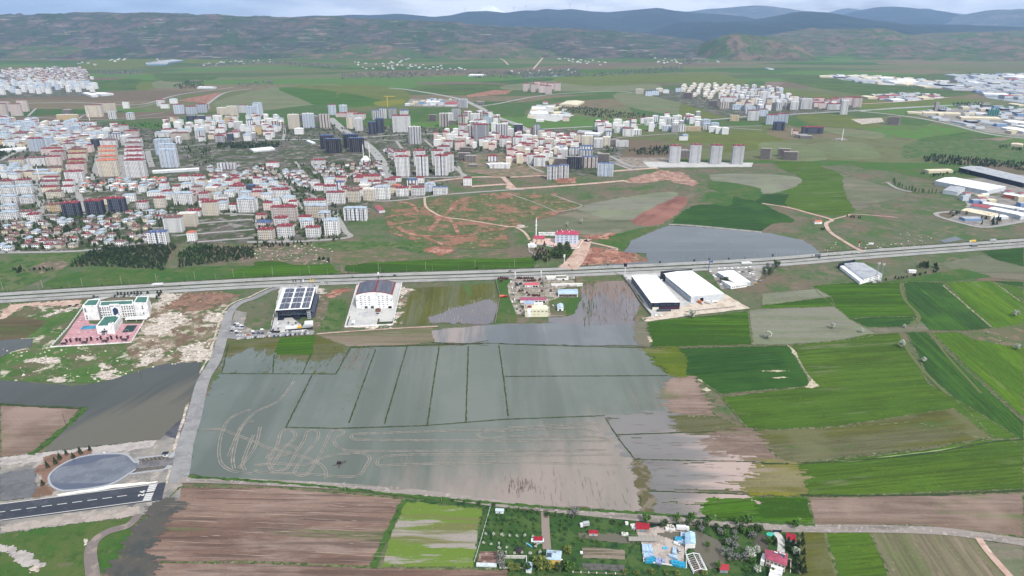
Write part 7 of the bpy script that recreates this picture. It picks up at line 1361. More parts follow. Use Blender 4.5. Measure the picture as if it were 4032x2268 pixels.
def mast(t,x,y,h,lab):
    t_=thing('telecom_mast',lab,'mast',tuple(G(t,x,y))); mb=MB()
    for k in range(3):
        a=2.09*k; b=2.09*(k+1); P0=(1.6*math.cos(a),1.6*math.sin(a),.3); P1=(.5*math.cos(a),.5*math.sin(a),h); mb.rod(P0,P1,.16)
        nz_=int(h/3)
        for j in range(nz_):
            f0=1-.69*j/nz_; f1=1-.69*(j+1)/nz_; mb.rod((1.6*f0*math.cos(a),1.6*f0*math.sin(a),.3+h*j/nz_),(1.6*f1*math.cos(b),1.6*f1*math.sin(b),.3+h*(j+1)/nz_),.08,4)
    part('lattice',mb,[mat('galvanised',(160,166,174))],t_)
    for k in range(3): a=2.09*k; mb=MB(); mb.box(1.4*math.cos(a)-.3,1.4*math.cos(a)+.3,1.4*math.sin(a)-.3,1.4*math.sin(a)+.3,h-3.2,h-.6); part('antenna',mb,[whitep],t_)
    mb=MB(); mb.box(-2,2,1.8,4,.4,3); part('equipment_cabin',mb,[whitep],t_)
mast('C3',1075,405,33,'taller left telecom mast in front of the white hangar'); mast('C3',1125,388,29,'shorter right telecom mast in front of the white hangar')
cb=thing('cabin','small white cabin beside the dark conifer hedge at right','cabin',tuple(G('C3',1430,305)),R(-5)); mb=MB(); mb.box(-5,5,0,5,.3,4); part('wall',mb,[whitep],cb); mb=MB(); mb.gable(-5,5,0,5,4,.7,0,axis='x'); part('roof',mb,[steelw],cb)
fh=thing('farmhouse','little white farmhouse on the scrub above the pond','house',tuple(G('B3',518,1175)),R(4)); mb=MB(); mb.box(-7,7,0,8,.3,4.5); part('wall',mb,[whitep],fh); mb=MB(); mb.gable(-7,7,0,8,4.5,2,0,axis='x'); part('roof',mb,[ROOF['o']],fh)
# red roofed school, little mosque and minaret
M_=Q('E8',(1180,500),(1900,522),(1235,395),(1915,425),16.5,'boarding_school','pale blue five storey school with wide pink red hipped roof','school'); M_.walls(mat('pale_blue_render',(206,216,232))); 
def hipq(q,m,h,ov=.9,z=None):
    z=z or q.H+.15; e,f=ov/q.W,ov/q.D; A,B,C0,D0=q.lerp(-e,-f),q.lerp(1+e,-f),q.lerp(1+e,1+f),q.lerp(-e,1+f); r=min(.45,q.D/q.W*.5); M0,M1=q.lerp(r,.5),q.lerp(1-r,.5); mb=MB()
    mb.prism([tuple(A),tuple(B),tuple(C0),tuple(D0)],z-.14,z+.1); z+=.103
    A,B,C0,D0=[(p.x,p.y,z) for p in (A,B,C0,D0)]; M0,M1=(M0.x,M0.y,z+h),(M1.x,M1.y,z+h)
    mb.face([A,B,M1,M0]); mb.face([B,C0,M1]); mb.face([C0,D0,M0,M1]); mb.face([D0,A,M0]); return part('roof',mb,[m],q.t)
pinkr=mat('pink_red_roof',(178,76,100),[Y((160,66,88),.2,.48,.6)])
rf_=hipq(M_,pinkr,4.2)
for u,v in ((.06,.35),(.22,.75),(.3,.3),(.5,.8),(.6,.3),(.7,.75),(.8,.6)): p=M_.lerp(u,v); mb=MB(); mb.box(p.x-.6,p.x+.6,p.y-.6,p.y+.6,17,20.5); part('chimney',mb,[whitep],rf_)
M_.win([.09,.15,.27,.33,.44,.49,.54,.65,.71,.84,.9],(13.4,10.4,7.4,4.4),winmesh(1.2,1.5,glassd,False,False)); M_.win([.09,.15,.27,.33,.44,.54,.65,.71,.84,.9],(1.4,),winmesh(1.2,1.5,glassd,False,False)); M_.win([.49],(.4,),winmesh(2.2,2.6,mat('doorway_shade',(0,0,0)),False,False),name='door')
mb=MB(); a,b=M_.lerp(.4,0),M_.lerp(.58,0); mb.box(a.x,b.x,-.9,-.05,.3,16.4)
mo=Q('E8',(480,632),(835,645),(505,560),(840,560),8,'mosque','small cream mosque with pink red hipped roof beside a white minaret','mosque'); mo.walls(WALL['c'] if False else mat('cream_render',(226,204,186))); hipq(mo,pinkr,3); mo.win((.28,.34,.7,.76),(5,2),winmesh(1,1.3,glassd,False,False))
def minaret(t,x,y,h,lab,r=1.3):
    m_=thing('minaret',lab,'minaret',tuple(G(t,x,y))); mb=MB(); mb.cyl(0,0,.3,h*.12,r*1.25,r*1.2,10); mb.cyl(0,0,h*.12+.003,h*.8,r*.85,r*.75,10); part('shaft',mb,[whitep],m_)
    mb=MB(); mb.cyl(0,0,h*.56,h*.59,r*.9,r*1.5,10); mb.cyl(0,0,h*.59+.003,h*.62,r*1.5,r*1.5,10); part('gallery',mb,[whitep],m_)
    mb=MB(); mb.cyl(0,0,h*.8+.003,h,r*.85,.05,10); part('spire',mb,[whitep],m_)
minaret('E8',570,600,36,'slender white minaret behind the pink roofed mosque')
wallline('terrace_wall','curving white terrace wall around the pink school court','E8 370,760 400,800 800,860 1250,940 1700,960 1850,965 1920,930 2060,700 1960,680',1.2,.5,whitep); wallline('park_wall','thin white wall around the green park','E8 340,850 345,1060 430,1090 480,1170 550,1190',1,.4,whitep)
wg=thing('workshop_hut','white hut at the left corner of the park','hut',tuple(G('E8',450,930)),R(-3)); mb=MB(); mb.box(-7,7,0,9,.3,4); part('wall',mb,[whitep],wg); mb=MB(); mb.gable(-7,7,0,9,4,.8,0); part('roof',mb,[steelw],wg)
cs=thing('foundation_walls','white unfinished foundation walls behind the pink school court','building site',tuple(G('E8',980,530)),R(-2)); mb=MB()
for i in range(5): mb.box(-18+i*8,-17.3+i*8,-3,8,.3,3)
mb.box(-18,18,-3.6,-3.003,.3,3); mb.box(-18,18,8.003,8.6,.3,3); part('wall',mb,[whitep],cs)
rr=thing('kiosk','red roofed kiosk below the pink school terrace','kiosk',tuple(G('E8',1165,1000))); mb=MB(); mb.box(-3,3,0,5,.3,3); part('wall',mb,[whitep],rr); mb=MB(); mb.hip(-3.6,3.6,-.6,5.6,3.2,2); part('roof',mb,[ROOF['r']],rr)
# town mosques with dome
def mosque(t,x,y,s,lab,mins):
    m_=thing('domed_mosque',lab,'mosque',tuple(G(t,x,y)),R(-5)); mb=MB(); mb.box(-9*s,9*s,0,16*s,-.5,7*s); mb.box(-7*s,7*s,2*s,14*s,7*s+.003,9.5*s); part('hall',mb,[whitep],m_)
    mb=MB(); n,k=14,6
    for j in range(k):
        a0,a1=math.pi/2*j/k,math.pi/2*(j+1)/k
        for i in range(n):
            b0,b1=6.283*i/n,6.283*(i+1)/n; r=6*s
            f=lambda a,b:(r*math.cos(a)*math.cos(b),8*s+r*math.cos(a)*math.sin(b),9.5*s+.003+r*math.sin(a)*.85)
            mb.face([f(a0,b0),f(a0,b1),f(a1,b1),f(a1,b0)])
    part('dome',mb,[whitep],m_)
mosque('B1',1020,610,1.15,'white domed mosque with two minarets at the foot of the black and gold offices',0); minaret('B1',1008,560,38,'left white minaret of the domed mosque by the offices'); minaret('B1',1064,560,38,'right white minaret of the domed mosque by the offices')
mosque('B0',2055,760,.7,'small white domed mosque among dark trees in the villa quarter',0); minaret('B0',2042,700,24,'thin white minaret in the villa quarter'); minaret('B0',365,765,32,'white minaret rising in the left quarter'); minaret('B0',832,250,50,'tall thin minaret at the far long pale road'); minaret('B2',395,520,30,'white minaret in the dense middle quarter'); minaret('A2',880,820,50,'left of the twin minarets at the far estate'); minaret('A2',908,820,50,'right of the twin minarets at the far estate'); minaret('A2',1200,1062,38,'lone white minaret on the empty green plain'); minaret('A2',820,1015,20,'short minaret by the far dark block')
co=thing('shadirvan','pale unfinished mosque base around the lone minaret','building site',tuple(G('A2',1190,1058))); mb=MB(); mb.box(-16,16,0,14,.3,4); mb.box(-22,22,-4,18,.2,.9); part('wall',mb,[conc],co)
# sports hall, black and gold offices come from the survey list; towers crane, pylons
def pole(p,h,lab,grp=None,name='utility_pole',cat='utility pole',m=None,arm=True,rz=0,r=.16):
    t=thing(name,lab,cat,(p.x,p.y,.3),rz,grp); mb=MB(); mb.cyl(0,0,0,h,r*1.3,r,6); part('post',mb,[m or mat('pole_concrete',(176,172,164))],t)
    if arm: mb=MB(); mb.box(-.9,.9,-.08,.08,h-.9,h-.7); part('crossarm',mb,[m or mat('pole_concrete',(0,0,0))],t)
for t,s in (('C0','30,467 408,445 785,427 1157,408 1490,385 1855,362 2222,342'),('C1','180,318 528,306 840,297 1185,282 1632,270 2103,252'),('C2','62,246 378,232 938,240')):
    for q in s.split(): x,y=map(float,q.split(',')); pole(G(t,x,y),12,'pale concrete power pole in the green strip beyond the highway','power poles beyond the highway')
lm=mat('lamp_steel',(150,154,160))
def lamp(p,lab,rz,grp):
    t=thing('street_lamp',lab,'street lamp',(p.x,p.y,.6),rz,grp); mb=MB(); mb.cyl(0,0,0,9.5,.13,.08,6); part('post',mb,[lm],t); mb=MB(); mb.rod((0,0,9.4),(1.8,0,10),.06); part('arm',mb,[lm],t); mb=MB(); mb.box(1.5,2.3,-.15,.15,9.9,10.1); part('lamp_head',mb,[lm],t)
for q in densify(offset(MEDS,17),1)[::38]:
    if -700<q.x<1100: lamp(q,'steel street lamp along the far edge of the highway',-1.6,'lamps on the far highway edge')
for q in densify(offset(MEDS,-12.6),1)[::46]:
    if -700<q.x<1100: lamp(q,'steel street lamp between highway and service road',1.6,'lamps on the near highway edge')
pole(G('C0',1345,1300),12,'dark power pole standing in the flood left of the lane',m=bark); pole(G('D0',522,250),12,'dark power pole on the green bank of the flooded field',m=bark)
for t,x,y in (('D1',725,770),('D1',1098,800),('D1',1490,850),('D2',255,930),('D2',660,960),('D2',1640,1030),('D3',290,1060)): pole(G(t,x,y),8,'thin pale pole beside the country road','poles along the country road',r=.12)
def pylon(t,x,y,h,lab,col,bw=4,bh=4,name='advertising_pylon',m2=None):
    p=thing(name,lab,'sign',tuple(G(t,x,y)),R(-3)); mb=MB(); mb.cyl(0,0,.3,h-bh,.5,.4,8); part('post',mb,[m2 or whitep],p); mb=MB(); mb.box(-bw/2,bw/2,-.6,.6,h-bh+.003,h); part('sign_panel',mb,[col],p); return p
p=pylon('E5',38,385,22,'tall white pylon with black sign box and red flag by the warehouse',mat('sign_black',(36,38,48)),4.6,4.6)
mb=MB(); mb.rod((0,0,22),(0,0,28),.12); part('flagpole',mb,[whitep],p); mb=MB(); mb.box(.15,3.6,-.04,.04,25.2,27.8); fl=part('flag',mb,[mat('flag_red',(206,40,44))],p)
mb=MB(); mb.face([(1.5+.75*math.cos(a),-.06,26.5+.75*math.sin(a)) for a in [6.283*k/16 for k in range(16)]],0); mb.face([(1.72+.6*math.cos(a),-.075,26.5+.6*math.sin(a)) for a in [6.283*k/16 for k in range(16)]],1); mb.face([(2.35+(.35 if k%2==0 else .15)*math.cos(6.283*k/10),-.06,26.5+(.35 if k%2==0 else .15)*math.sin(6.283*k/10)) for k in range(10)],0); part('crescent_star',mb,[whitep,mat('flag_red',(0,0,0))],p)
p=pylon('E5',1390,250,13,'blue arm shaped sign pylon beside the highway',mat('sign_blue',(0,0,0)),1.2,1.2,m2=mat('sign_blue',(0,0,0))); mb=MB(); mb.box(.61,5,-.5,.5,11.6,13.2); mb.box(3.6,5,-.5,.5,13.203,14); part('sign_arm',mb,[mat('sign_blue',(0,0,0))],p)
pylon('C2',535,215,15,'slim white pylon at the mouth of the white dirt road',whitep,2.4,4.5); pylon('C1',1187,362,11,'black and white pillar sign behind the arched factory',whitep,2.2,4,m2=blackp)
pylon('E4',497,200,10,'slim white pylon at the left of the machinery compound',whitep,1.6,3); pylon('E4',1068,180,10,'slim white pylon at the middle of the machinery compound',whitep,1.6,3)
pylon('C3',922,55,10,'red and white roadside sign above the highway at right',mat('sign_red',(0,0,0)),3,3)
pb=thing('billboard','small pale billboard on the scrub above the highway','billboard',tuple(G('C3',1035,38))); mb=MB(); mb.box(-4,4,-.2,.2,1.5,4.5); part('panel',mb,[whitep],pb); mb=MB(); mb.box(-3,-2.7,-.1,.1,.2,1.49); mb.box(2.7,3,-.1,.1,.2,1.49); part('legs',mb,[lm],pb)
for x,c0 in ((433,'black'),(480,'black'),(575,'blue'),(615,'white'),(748,'yellow'),(795,'yellow')):
    f=thing('feather_flag','%s feather flag behind the black showroom'%c0,'flag',tuple(G('E3',x,195))); mb=MB(); mb.cyl(0,0,.3,9,.08,.06,5); part('pole',mb,[lm],f); mb=MB(); mb.box(.1,1.5,-.03,.03,4.5,9); part('flag',mb,[CP_[c0]],f)
cr=thing('tower_crane','yellow tower crane at the far edge of town','crane',tuple(G('A1',350,808))); ym=CP_['yellow']; mb=MB(); mb.box(-1,1,-1,1,.2,44); part('mast',mb,[ym],cr); mb=MB(); mb.box(-12,34,-.8,.8,44.003,45.6); part('jib',mb,[ym],cr)
for x,y,D_,h in ((935,66,17500,0),(1303,58,18000,0),(1393,50,18000,0),(1725,32,17900,0),(1857,46,17900,0)):
    sx,sy=px('A1',x,y); d=D_/(CP-(sy-1134)/FPX*SP); z=HC-d*(SP+(sy-1134)/FPX*CP); X=(sx-2016)/FPX*d
    wt=thing('wind_turbine','tiny white wind turbine on the blue mountain ridge','wind turbine',(X,D_,z-120),0,'wind turbines on the ridge'); mb=MB(); mb.cyl(0,0,-90,118,5,3,8); part('tower',mb,[whitep],wt); mb=MB(); mb.box(-3,3,-8,6,118.01,123); part('nacelle',mb,[whitep],wt)
    for k in range(3):
        a=.4+2.094*k; mb=MB(); u=Vector((math.cos(a),0,math.sin(a))); v=Vector((-u.z,0,u.x)); c0=Vector((0,-9,121)); mb.slab([c0+u*2+v*3,c0+u*58+v*1.0,c0+u*58-v*1.0,c0+u*2-v*3],.01); mb.slab([p_+Vector((0,-1,0)) for p_ in (c0+u*2+v*3,c0+u*58+v*1.0,c0+u*58-v*1.0,c0+u*2-v*3)],.01); part('blade',mb,[whitep],wt)
# machinery compound
def shedq(t,FL,FR,BL,BR,H,name,lab,wm,rm_,h=.8,cat='shed',axis=None):
    q=Q(t,FL,FR,BL,BR,H,name,lab,cat); q.walls(wm)
    if axis=='x':
        mb=MB(); e=.4; a,b,c,d=q.lerp(-e/q.W,-e/q.D),q.lerp(1+e/q.W,-e/q.D),q.lerp(1+e/q.W,1+e/q.D),q.lerp(-e/q.W,1+e/q.D); m0,m1=q.lerp(-e/q.W,.5),q.lerp(1+e/q.W,.5); z=H
        mb.slab([(a.x,a.y,z+.02),(b.x,b.y,z+.02),(m1.x,m1.y,z+h),(m0.x,m0.y,z+h)],.15); mb.slab([(d.x,d.y,z+.02),(c.x,c.y,z+.02),(m1.x,m1.y,z+h),(m0.x,m0.y,z+h)],.15); g0,g1=q.lerp(0,.5),q.lerp(1,.5)
        A,B,C_,D_=[Vector(p) for p in q.c]; mb.face([(A.x,A.y,z),(D_.x,D_.y,z),(g0.x,g0.y,z+h)]); mb.face([(B.x,B.y,z),(C_.x,C_.y,z),(g1.x,g1.y,z+h)]); part('roof',mb,[rm_],q.t)
    else: q.roof_gable(rm_,h)
    return q
q=shedq('E4',(605,685),(1175,685),(600,622),(1172,620),4,'long_shed','long rose red roofed shed in the middle of the machinery compound',whitep,mat('rose_roof',(160,92,114),[Y((146,80,102),.2,.5,.6)]),1,axis='x'); q.win(rows(.5,.92,4),(.5,),winmesh(3.6,2.4,mat('doorway_shade',(0,0,0)),False,False),name='opening')
q=shedq('E4',(708,352),(1012,346),(703,306),(1000,292),3.5,'office_shed','short pink roofed white shed among the red tractors',whitep,mat('pinkish_roof',(196,96,110)),.9,axis='x'); q.win((.12,.5),(1.2,),winmesh(1.4,1.2),'f'); q.win((.68,.86),(.4,),winmesh(3,2.2,mat('doorway_shade',(0,0,0)),False,False),name='opening')
q=shedq('E4',(1448,545),(1878,542),(1438,450),(1865,440),5,'open_shed','open fronted shed with light blue roof in the machinery compound',whitep,mat('light_blue_roof',(178,200,216),[Y((160,184,202),.15,.5,.6)]),1,axis='x'); q.win((.5,),(.6,),rmesh('of',lambda:(lambda m_:(m_.box(-q.W*.46,q.W*.46,-.06,.05,0,3.6),m_.mesh('open_front',[mat('shade_dark',(70,60,58),[Y((150,136,128),.5,.5,.6)])]))[1])(MB())),name='open_front')
q=shedq('E4',(690,778),(912,772),(696,706),(915,697),8,'office_building','three storey cream office with grey blue roof in the compound',mat('cream_render',(0,0,0)),mat('slate_pale_roof',(160,176,198)),.8,cat='office'); q.win(rows(.15,.85,5),(5.4,2.4),winmesh(1.2,1.3,glassd,False,False))
q=shedq('E4',(908,772),(1105,770),(908,738),(1105,732),5,'white_annex','low white flat annex beside the cream office',whitep,steelw,.3); q.win(rows(.25,.85,4),(1.8,),winmesh(2,1.2,glassd,False,False))
q=Q('E4',(712,900),(1225,896),(770,812),(1195,805),10,'cream_depot','big cream flat fronted depot at the lower edge of the compound','depot'); q.walls(mat('cream_yellow_render',(226,222,196),[Y((214,208,180),.1,.5,.6)]),11); q.roof_flat(steelw,None); q.win(rows(.08,.92,6),(7.4,),winmesh(2.6,.9,glassd,False,False)); q.win((.4,.57),(3.6,),winmesh(1,.9,glassd,False,False))
q=shedq('E4',(760,855),(858,850),(768,812),(855,806),13,'x','x',whitep,ROOF['r'],.8); q.t['label']='small dark red roofed room standing on the cream depot'; q.t['category']='roof room'; q.t.name='roof_room'
q=shedq('E4',(1428,862),(1560,856),(1420,775),(1545,762),4,'store_house','small white gabled store with pale blue roof beside flood water',whitep,mat('light_blue_roof',(0,0,0)),1.6,cat='store'); q.win((.45,),(.4,),winmesh(2.4,2.4,mat('doorway_shade',(0,0,0)),False,False),name='door')
for a,l in (('E4 525,210 500,300 520,430 1220,440','wall enclosing the red tractors'),('E4 1110,200 1125,410 1390,400','wall between the two halves of the compound'),('E4 1820,160 1852,395 1430,400','wall around the upper right yard of the compound'),('E4 60,230 160,600 60,1180','fence wall left of the compound lawn'),('E4 1080,265 1440,260','back wall of the upper right yard')): wallline('yard_wall','pale '+l,a,1.8,.35,conc)
for x,y,w_,d_,l in ((1410,240,26,9,'long white open building in the upper right yard'),(1535,250,16,7,'short white building with a dark arch in the upper right yard'),(1640,385,40,4,'long low white wall building at the right of the compound')):
    b_=thing('outbuilding',l,'outbuilding',tuple(G('E4',x,y)),K_.rz); s_=.55; mb=MB(); mb.box(-w_*s_,w_*s_,0,d_,.3,3.4); part('wall',mb,[whitep],b_); mb=MB(); mb.box(-w_*s_-.3,w_*s_+.3,-.3,d_+.3,3.403,3.7); part('roof',mb,[mat('old_white_roof',(220,216,206))],b_); mb=MB(); mb.box(0,3,-.1,-.003,.4,2.4); part('opening',mb,[mat('doorway_shade',(0,0,0))],b_)
def tractor_parts(c):
    mb=MB(); mb.box(-.2,2.0,-.45,.45,.9,1.7); mb.box(-1.7,-.203,-.7,.7,1.0,1.5); body=mb.mesh('body',[CP_[c]])
    mb=MB(); mb.box(-1.5,-.25,-.65,.65,1.503,2.7); cab=mb.mesh('cab',[glassm]); mb=MB(); mb.rod((0,-.2,0),(0,.2,0),.85,10); w1=mb.mesh('wheel',[tyrem]); mb=MB(); mb.rod((0,-.15,0),(0,.15,0),.5,10); w2=mb.mesh('wheel',[tyrem]); return body,cab,w1,w2
for c0 in ('red','blue'):
    tp=tractor_parts(c0); S_='130,225,r 180,215,r 215,220,r 255,220,r 295,225,r 335,225,r 190,275,r 550,215,r 590,215,r 630,220,r 700,215,r 745,215,r 790,212,r 840,215,r 885,220,r 770,275,r 810,275,r 850,272,r 890,272,r 930,270,r 1030,250,r 1075,330,r 1050,240,r 760,540,r 800,590,r 590,500,r 660,490,r 1090,500,r 930,600,r 980,600,r 1030,600,r 890,595,r 1280,495,r 530,340,b 535,370,b 625,340,b 700,270,b 540,360,b 600,345,b'
    for q in S_.split():
        x,y,c=q.split(',')
        if (c=='r')!=(c0=='red'): continue
        p=G('E4',float(x),float(y)); t=thing('tractor','%s tractor in the machinery compound'%c0,'tractor',(p.x,p.y,.55),random.uniform(1.2,1.9),'tractors for sale'); t.scale=(1.25,)*3
        part('body',tp[0],None,t); part('cab',tp[1],None,t)
        for (xx,yy,mm,zz) in ((-.95,.95,tp[2],.85),(-.95,-.95,tp[2],.85),(1.5,.7,tp[3],.5),(1.5,-.7,tp[3],.5)): w_=part('wheel',mm,None,t); w_.location=(xx,yy,zz)
tr_=thing('farm_trailer','orange farm trailer on the compound lawn','trailer',tuple(G('E4',210,620)),.05); mb=MB(); mb.box(-4,3,-1.6,1.6,1.2,3); part('body',mb,[CP_['orange']],tr_); mb=MB(); mb.rod((-2,-1.5,.8),(-2,-1.2,.8),.6,10); mb.rod((1.5,-1.5,.8),(1.5,-1.2,.8),.6,10); part('wheels',mb,[tyrem],tr_)
tr_=thing('farm_trailer','dark red farm trailer beside the orange one','trailer',tuple(G('E4',278,620)),.05); mb=MB(); mb.box(-3,3,-1.6,1.6,1.2,2.8); part('body',mb,[CP_['red']],tr_); mb=MB(); mb.rod((-1.5,-1.5,.8),(-1.5,-1.2,.8),.6,10); mb.rod((1.5,-1.5,.8),(1.5,-1.2,.8),.6,10); part('wheels',mb,[tyrem],tr_)
# ---------------- farm strip in the foreground ----------------
yh=Q('E6',(1245,945),(1490,962),(1262,788),(1505,812),8,'yellow_house','yellow two storey house with pale blue hipped roof','house'); yh.walls(mat('yellow_render',(222,186,96),[Y((206,170,84),.3,.5,.6)]),7.5); rf_=hipq(yh,mat('blue_sheet_roof',(176,196,210),[Y((158,180,198),.3,.5,.6)]),1.8,.3,7.7)
p=yh.lerp(.2,.3); mb=MB(); mb.slab([(p.x-1.6,p.y-1.4,8.5),(p.x+1.6,p.y-1.4,8.5),(p.x+1.6,p.y+1.4,9.5),(p.x-1.6,p.y+1.4,9.5)],.1); part('solar_heater',mb,[sol],rf_); p=yh.lerp(.6,.55); mb=MB(); mb.box(p.x-.5,p.x+.5,p.y-.4,p.y+.4,8.6,10.6); part('chimney',mb,[conc],rf_)
yh.win((.74,),(4.6,.9),winmesh(1.1,1.4)); yh.win((.34,.46),(2.6,),winmesh(.5,.6,glassd,False,False)); yh.win((.4,),(5.6,),winmesh(.5,.5,glassd,False,False))
mb=MB(); a=yh.lerp(1,.1); mb.box(a.x+.03,a.x+1.4,a.y,a.y+4,3.2,4.3); part('balcony',mb,[whitep],yh.t)
sR=mat('barn_red_roof',(160,44,60),[Y((142,38,52),.3,.5,.6)]); sB=mat('sky_blue_roof',(174,204,224),[Y((156,188,212),.2,.5,.6)])
def hut(t,FL,FR,BL,BR,H,name,lab,wm,rm_,h=.5,axis='x',cat='hut',win=True):
    q=shedq(t,FL,FR,BL,BR,H,name,lab,wm,rm_,h,cat,axis)
    if win: q.win((.5,),(.6,),winmesh(1.2,1.6,mat('door_blue',(90,150,190)),False,False),name='door')
    return q
hut('E6',(392,135),(528,140),(400,95),(528,102),2.8,'garden_cabin','white garden cabin with pale grey roof near the country road',whitep,mat('pale_cabin_roof',(190,202,212)),.4)
hut('E6',(1040,633),(1180,633),(1048,575),(1180,575),3,'garden_shed','garden shed with half red half white roof by the gravel lane',whitep,sR,.7)
cp=thing('lean_to','pale sheet lean-to roof in front of the garden shed','canopy',tuple(G('E6',1100,680)),0); mb=MB(); mb.slab([(-4.6,-1.4,2.2),(4.6,-1.4,2.2),(4.6,1.6,2.9),(-4.6,1.6,2.9)],.1); part('roof',mb,[mat('pale_sheet',(200,216,224))],cp); mb=MB(); mb.box(-4.4,-4.2,-1.2,-1,.4,2.19); mb.box(4.2,4.4,-1.2,-1,.4,2.19); part('posts',mb,[lm],cp)
hut('E6',(1972,512),(2118,516),(1978,462),(2110,468),3,'field_hut','pinkish hut with red roof standing in flood water',mat('pinkish_block',(196,180,170)),sR,.5)
hut('E6',(905,1130),(1000,1140),(908,1002),(1005,1010),3,'blue_hut','narrow hut with pale blue roof near the bottom edge',whitep,sB,.4,'y',win=False)
rw=thing('roofless_walls','roofless white walled pen beside a grey tree','ruin',tuple(G('E6',690,1120)),-.02); mb=MB(); w_=15; mb.box(-w_*.62,w_*.62,9.5,10,.3,2.8); mb.box(-w_*.62,-w_*.62+.5,0,9.499,.3,2.8); mb.box(w_*.62-.5,w_*.62,0,9.499,.3,2.8); mb.box(-w_*.62+.51,w_*.62-.51,0,.4,.3,1.4); part('wall',mb,[mat('old_white_wall',(206,206,200),[Y((170,168,162),.5,.55,.65)])],rw)
gh=thing('polytunnel','small white polytunnel at the bottom left of the orchard','greenhouse',tuple(G('E6',240,1065)),-.04); mb=MB(); n=8
for i in range(n):
    a0,a1=math.pi*i/n,math.pi*(i+1)/n; mb.face([(-7,1.6*math.cos(a0),.4+2*math.sin(a0)),(7,1.6*math.cos(a0),.4+2*math.sin(a0)),(7,1.6*math.cos(a1),.4+2*math.sin(a1)),(-7,1.6*math.cos(a1),.4+2*math.sin(a1))])
for x in (-7,7): mb.face([(x,1.6*math.cos(math.pi*i/n),.4+2*math.sin(math.pi*i/n)) for i in range(n+1)])
part('cover',mb,[mat('poly_cover',(200,208,212),[Y((180,190,196),.5,.5,.6)])],gh)
gz=thing('gazebo','dark round roofed gazebo in the orchard','gazebo',tuple(G('E6',790,840))); mb=MB(); mb.cyl(0,0,2.6,4.4,3.2,.1,8); part('roof',mb,[mat('dark_shingle',(0,0,0))],gz)
for k in range(6): mb=MB(); a=1.047*k; mb.rod((2.7*math.cos(a),2.7*math.sin(a),.4),(2.7*math.cos(a),2.7*math.sin(a),2.7),.1); part('post',mb,[mat('pale_wood',(190,170,150))],gz)
sl=thing('play_slide','blue playground slide on the orchard lawn','slide',tuple(G('E6',965,740)),-.5); mb=MB(); mb.slab([(-2,-.4,2.2),(-2,.4,2.2),(2.2,.4,.6),(2.2,-.4,.6)],.12); part('chute',mb,[mat('slide_blue',(90,180,220))],sl); mb=MB(); mb.box(-2.8,-2.01,-.5,.5,.4,2.2); part('ladder',mb,[lm],sl)
truck(G('E6',1920,405),.18+math.pi,'white','white stake truck parked on the grass near the red roofed hut',4.6,'silver')
wb=thing('water_tank','white plastic water tank on the grass beside the vegetable beds','tank',tuple(G('E6',1842,862))); mb=MB(); mb.box(-.9,.9,-.7,.7,.4,1.9); mb.cyl(0,0,1.903,2.1,.3); part('tank',mb,[whitep],wb)
sheet('vegetable_bed','E6 1860,760 2050,760 2576,810 2576,960 1860,940',mat('wet_bed',(134,122,110),[Y((98,92,74),.35,.46,.56,a=H1,r=16)]),3,ragp=(.4,2)); sheet('vegetable_bed','E6 1840,1020 2576,1060 2576,1170 1900,1130',mat('dark_wet_bed',(96,94,92),[Y((76,80,72),.3,.5,.6)]),3,ragp=(.6,3)); sheet('garden_plot','E6 80,1010 130,830 400,830 540,880 480,1020 300,1040',mat('turned_soil',(136,112,104),[Y((100,76,70),.35,.46,.56,a=H1,r=5),Y((168,146,136),.3,.58,.66)]),3,ragp=(.5,2)); sheet('garden_plot','E7 1880,400 2060,450 2050,620 1900,650 1850,560',mat('dark_plot',(88,84,76),[Y((72,70,62),.3,.5,.6)]),3,ragp=(.5,2))
sheet('puddle','E6 1195,130 1280,120 1270,260 1210,260',w_left,5,ragp=(.4,1.5))
wallline('garden_fence','thin white fence on the left edge of the orchard','E6 300,95 150,620 35,1000',1.0,.15,mat('fence_white',(190,196,190)),4,.1,'fence'); wallline('garden_fence','pale fence from the yellow house to the blue roofed hut','E6 1240,940 1000,1080',1.0,.2,mat('fence_white',(0,0,0)),4,.1,'fence'); wallline('garden_fence','pale fence posts along the bottom edge','E6 1700,1185 2100,1200 2576,1220',.7,.1,mat('fence_dull',(120,120,96)),5,.4,'fence',whitep)
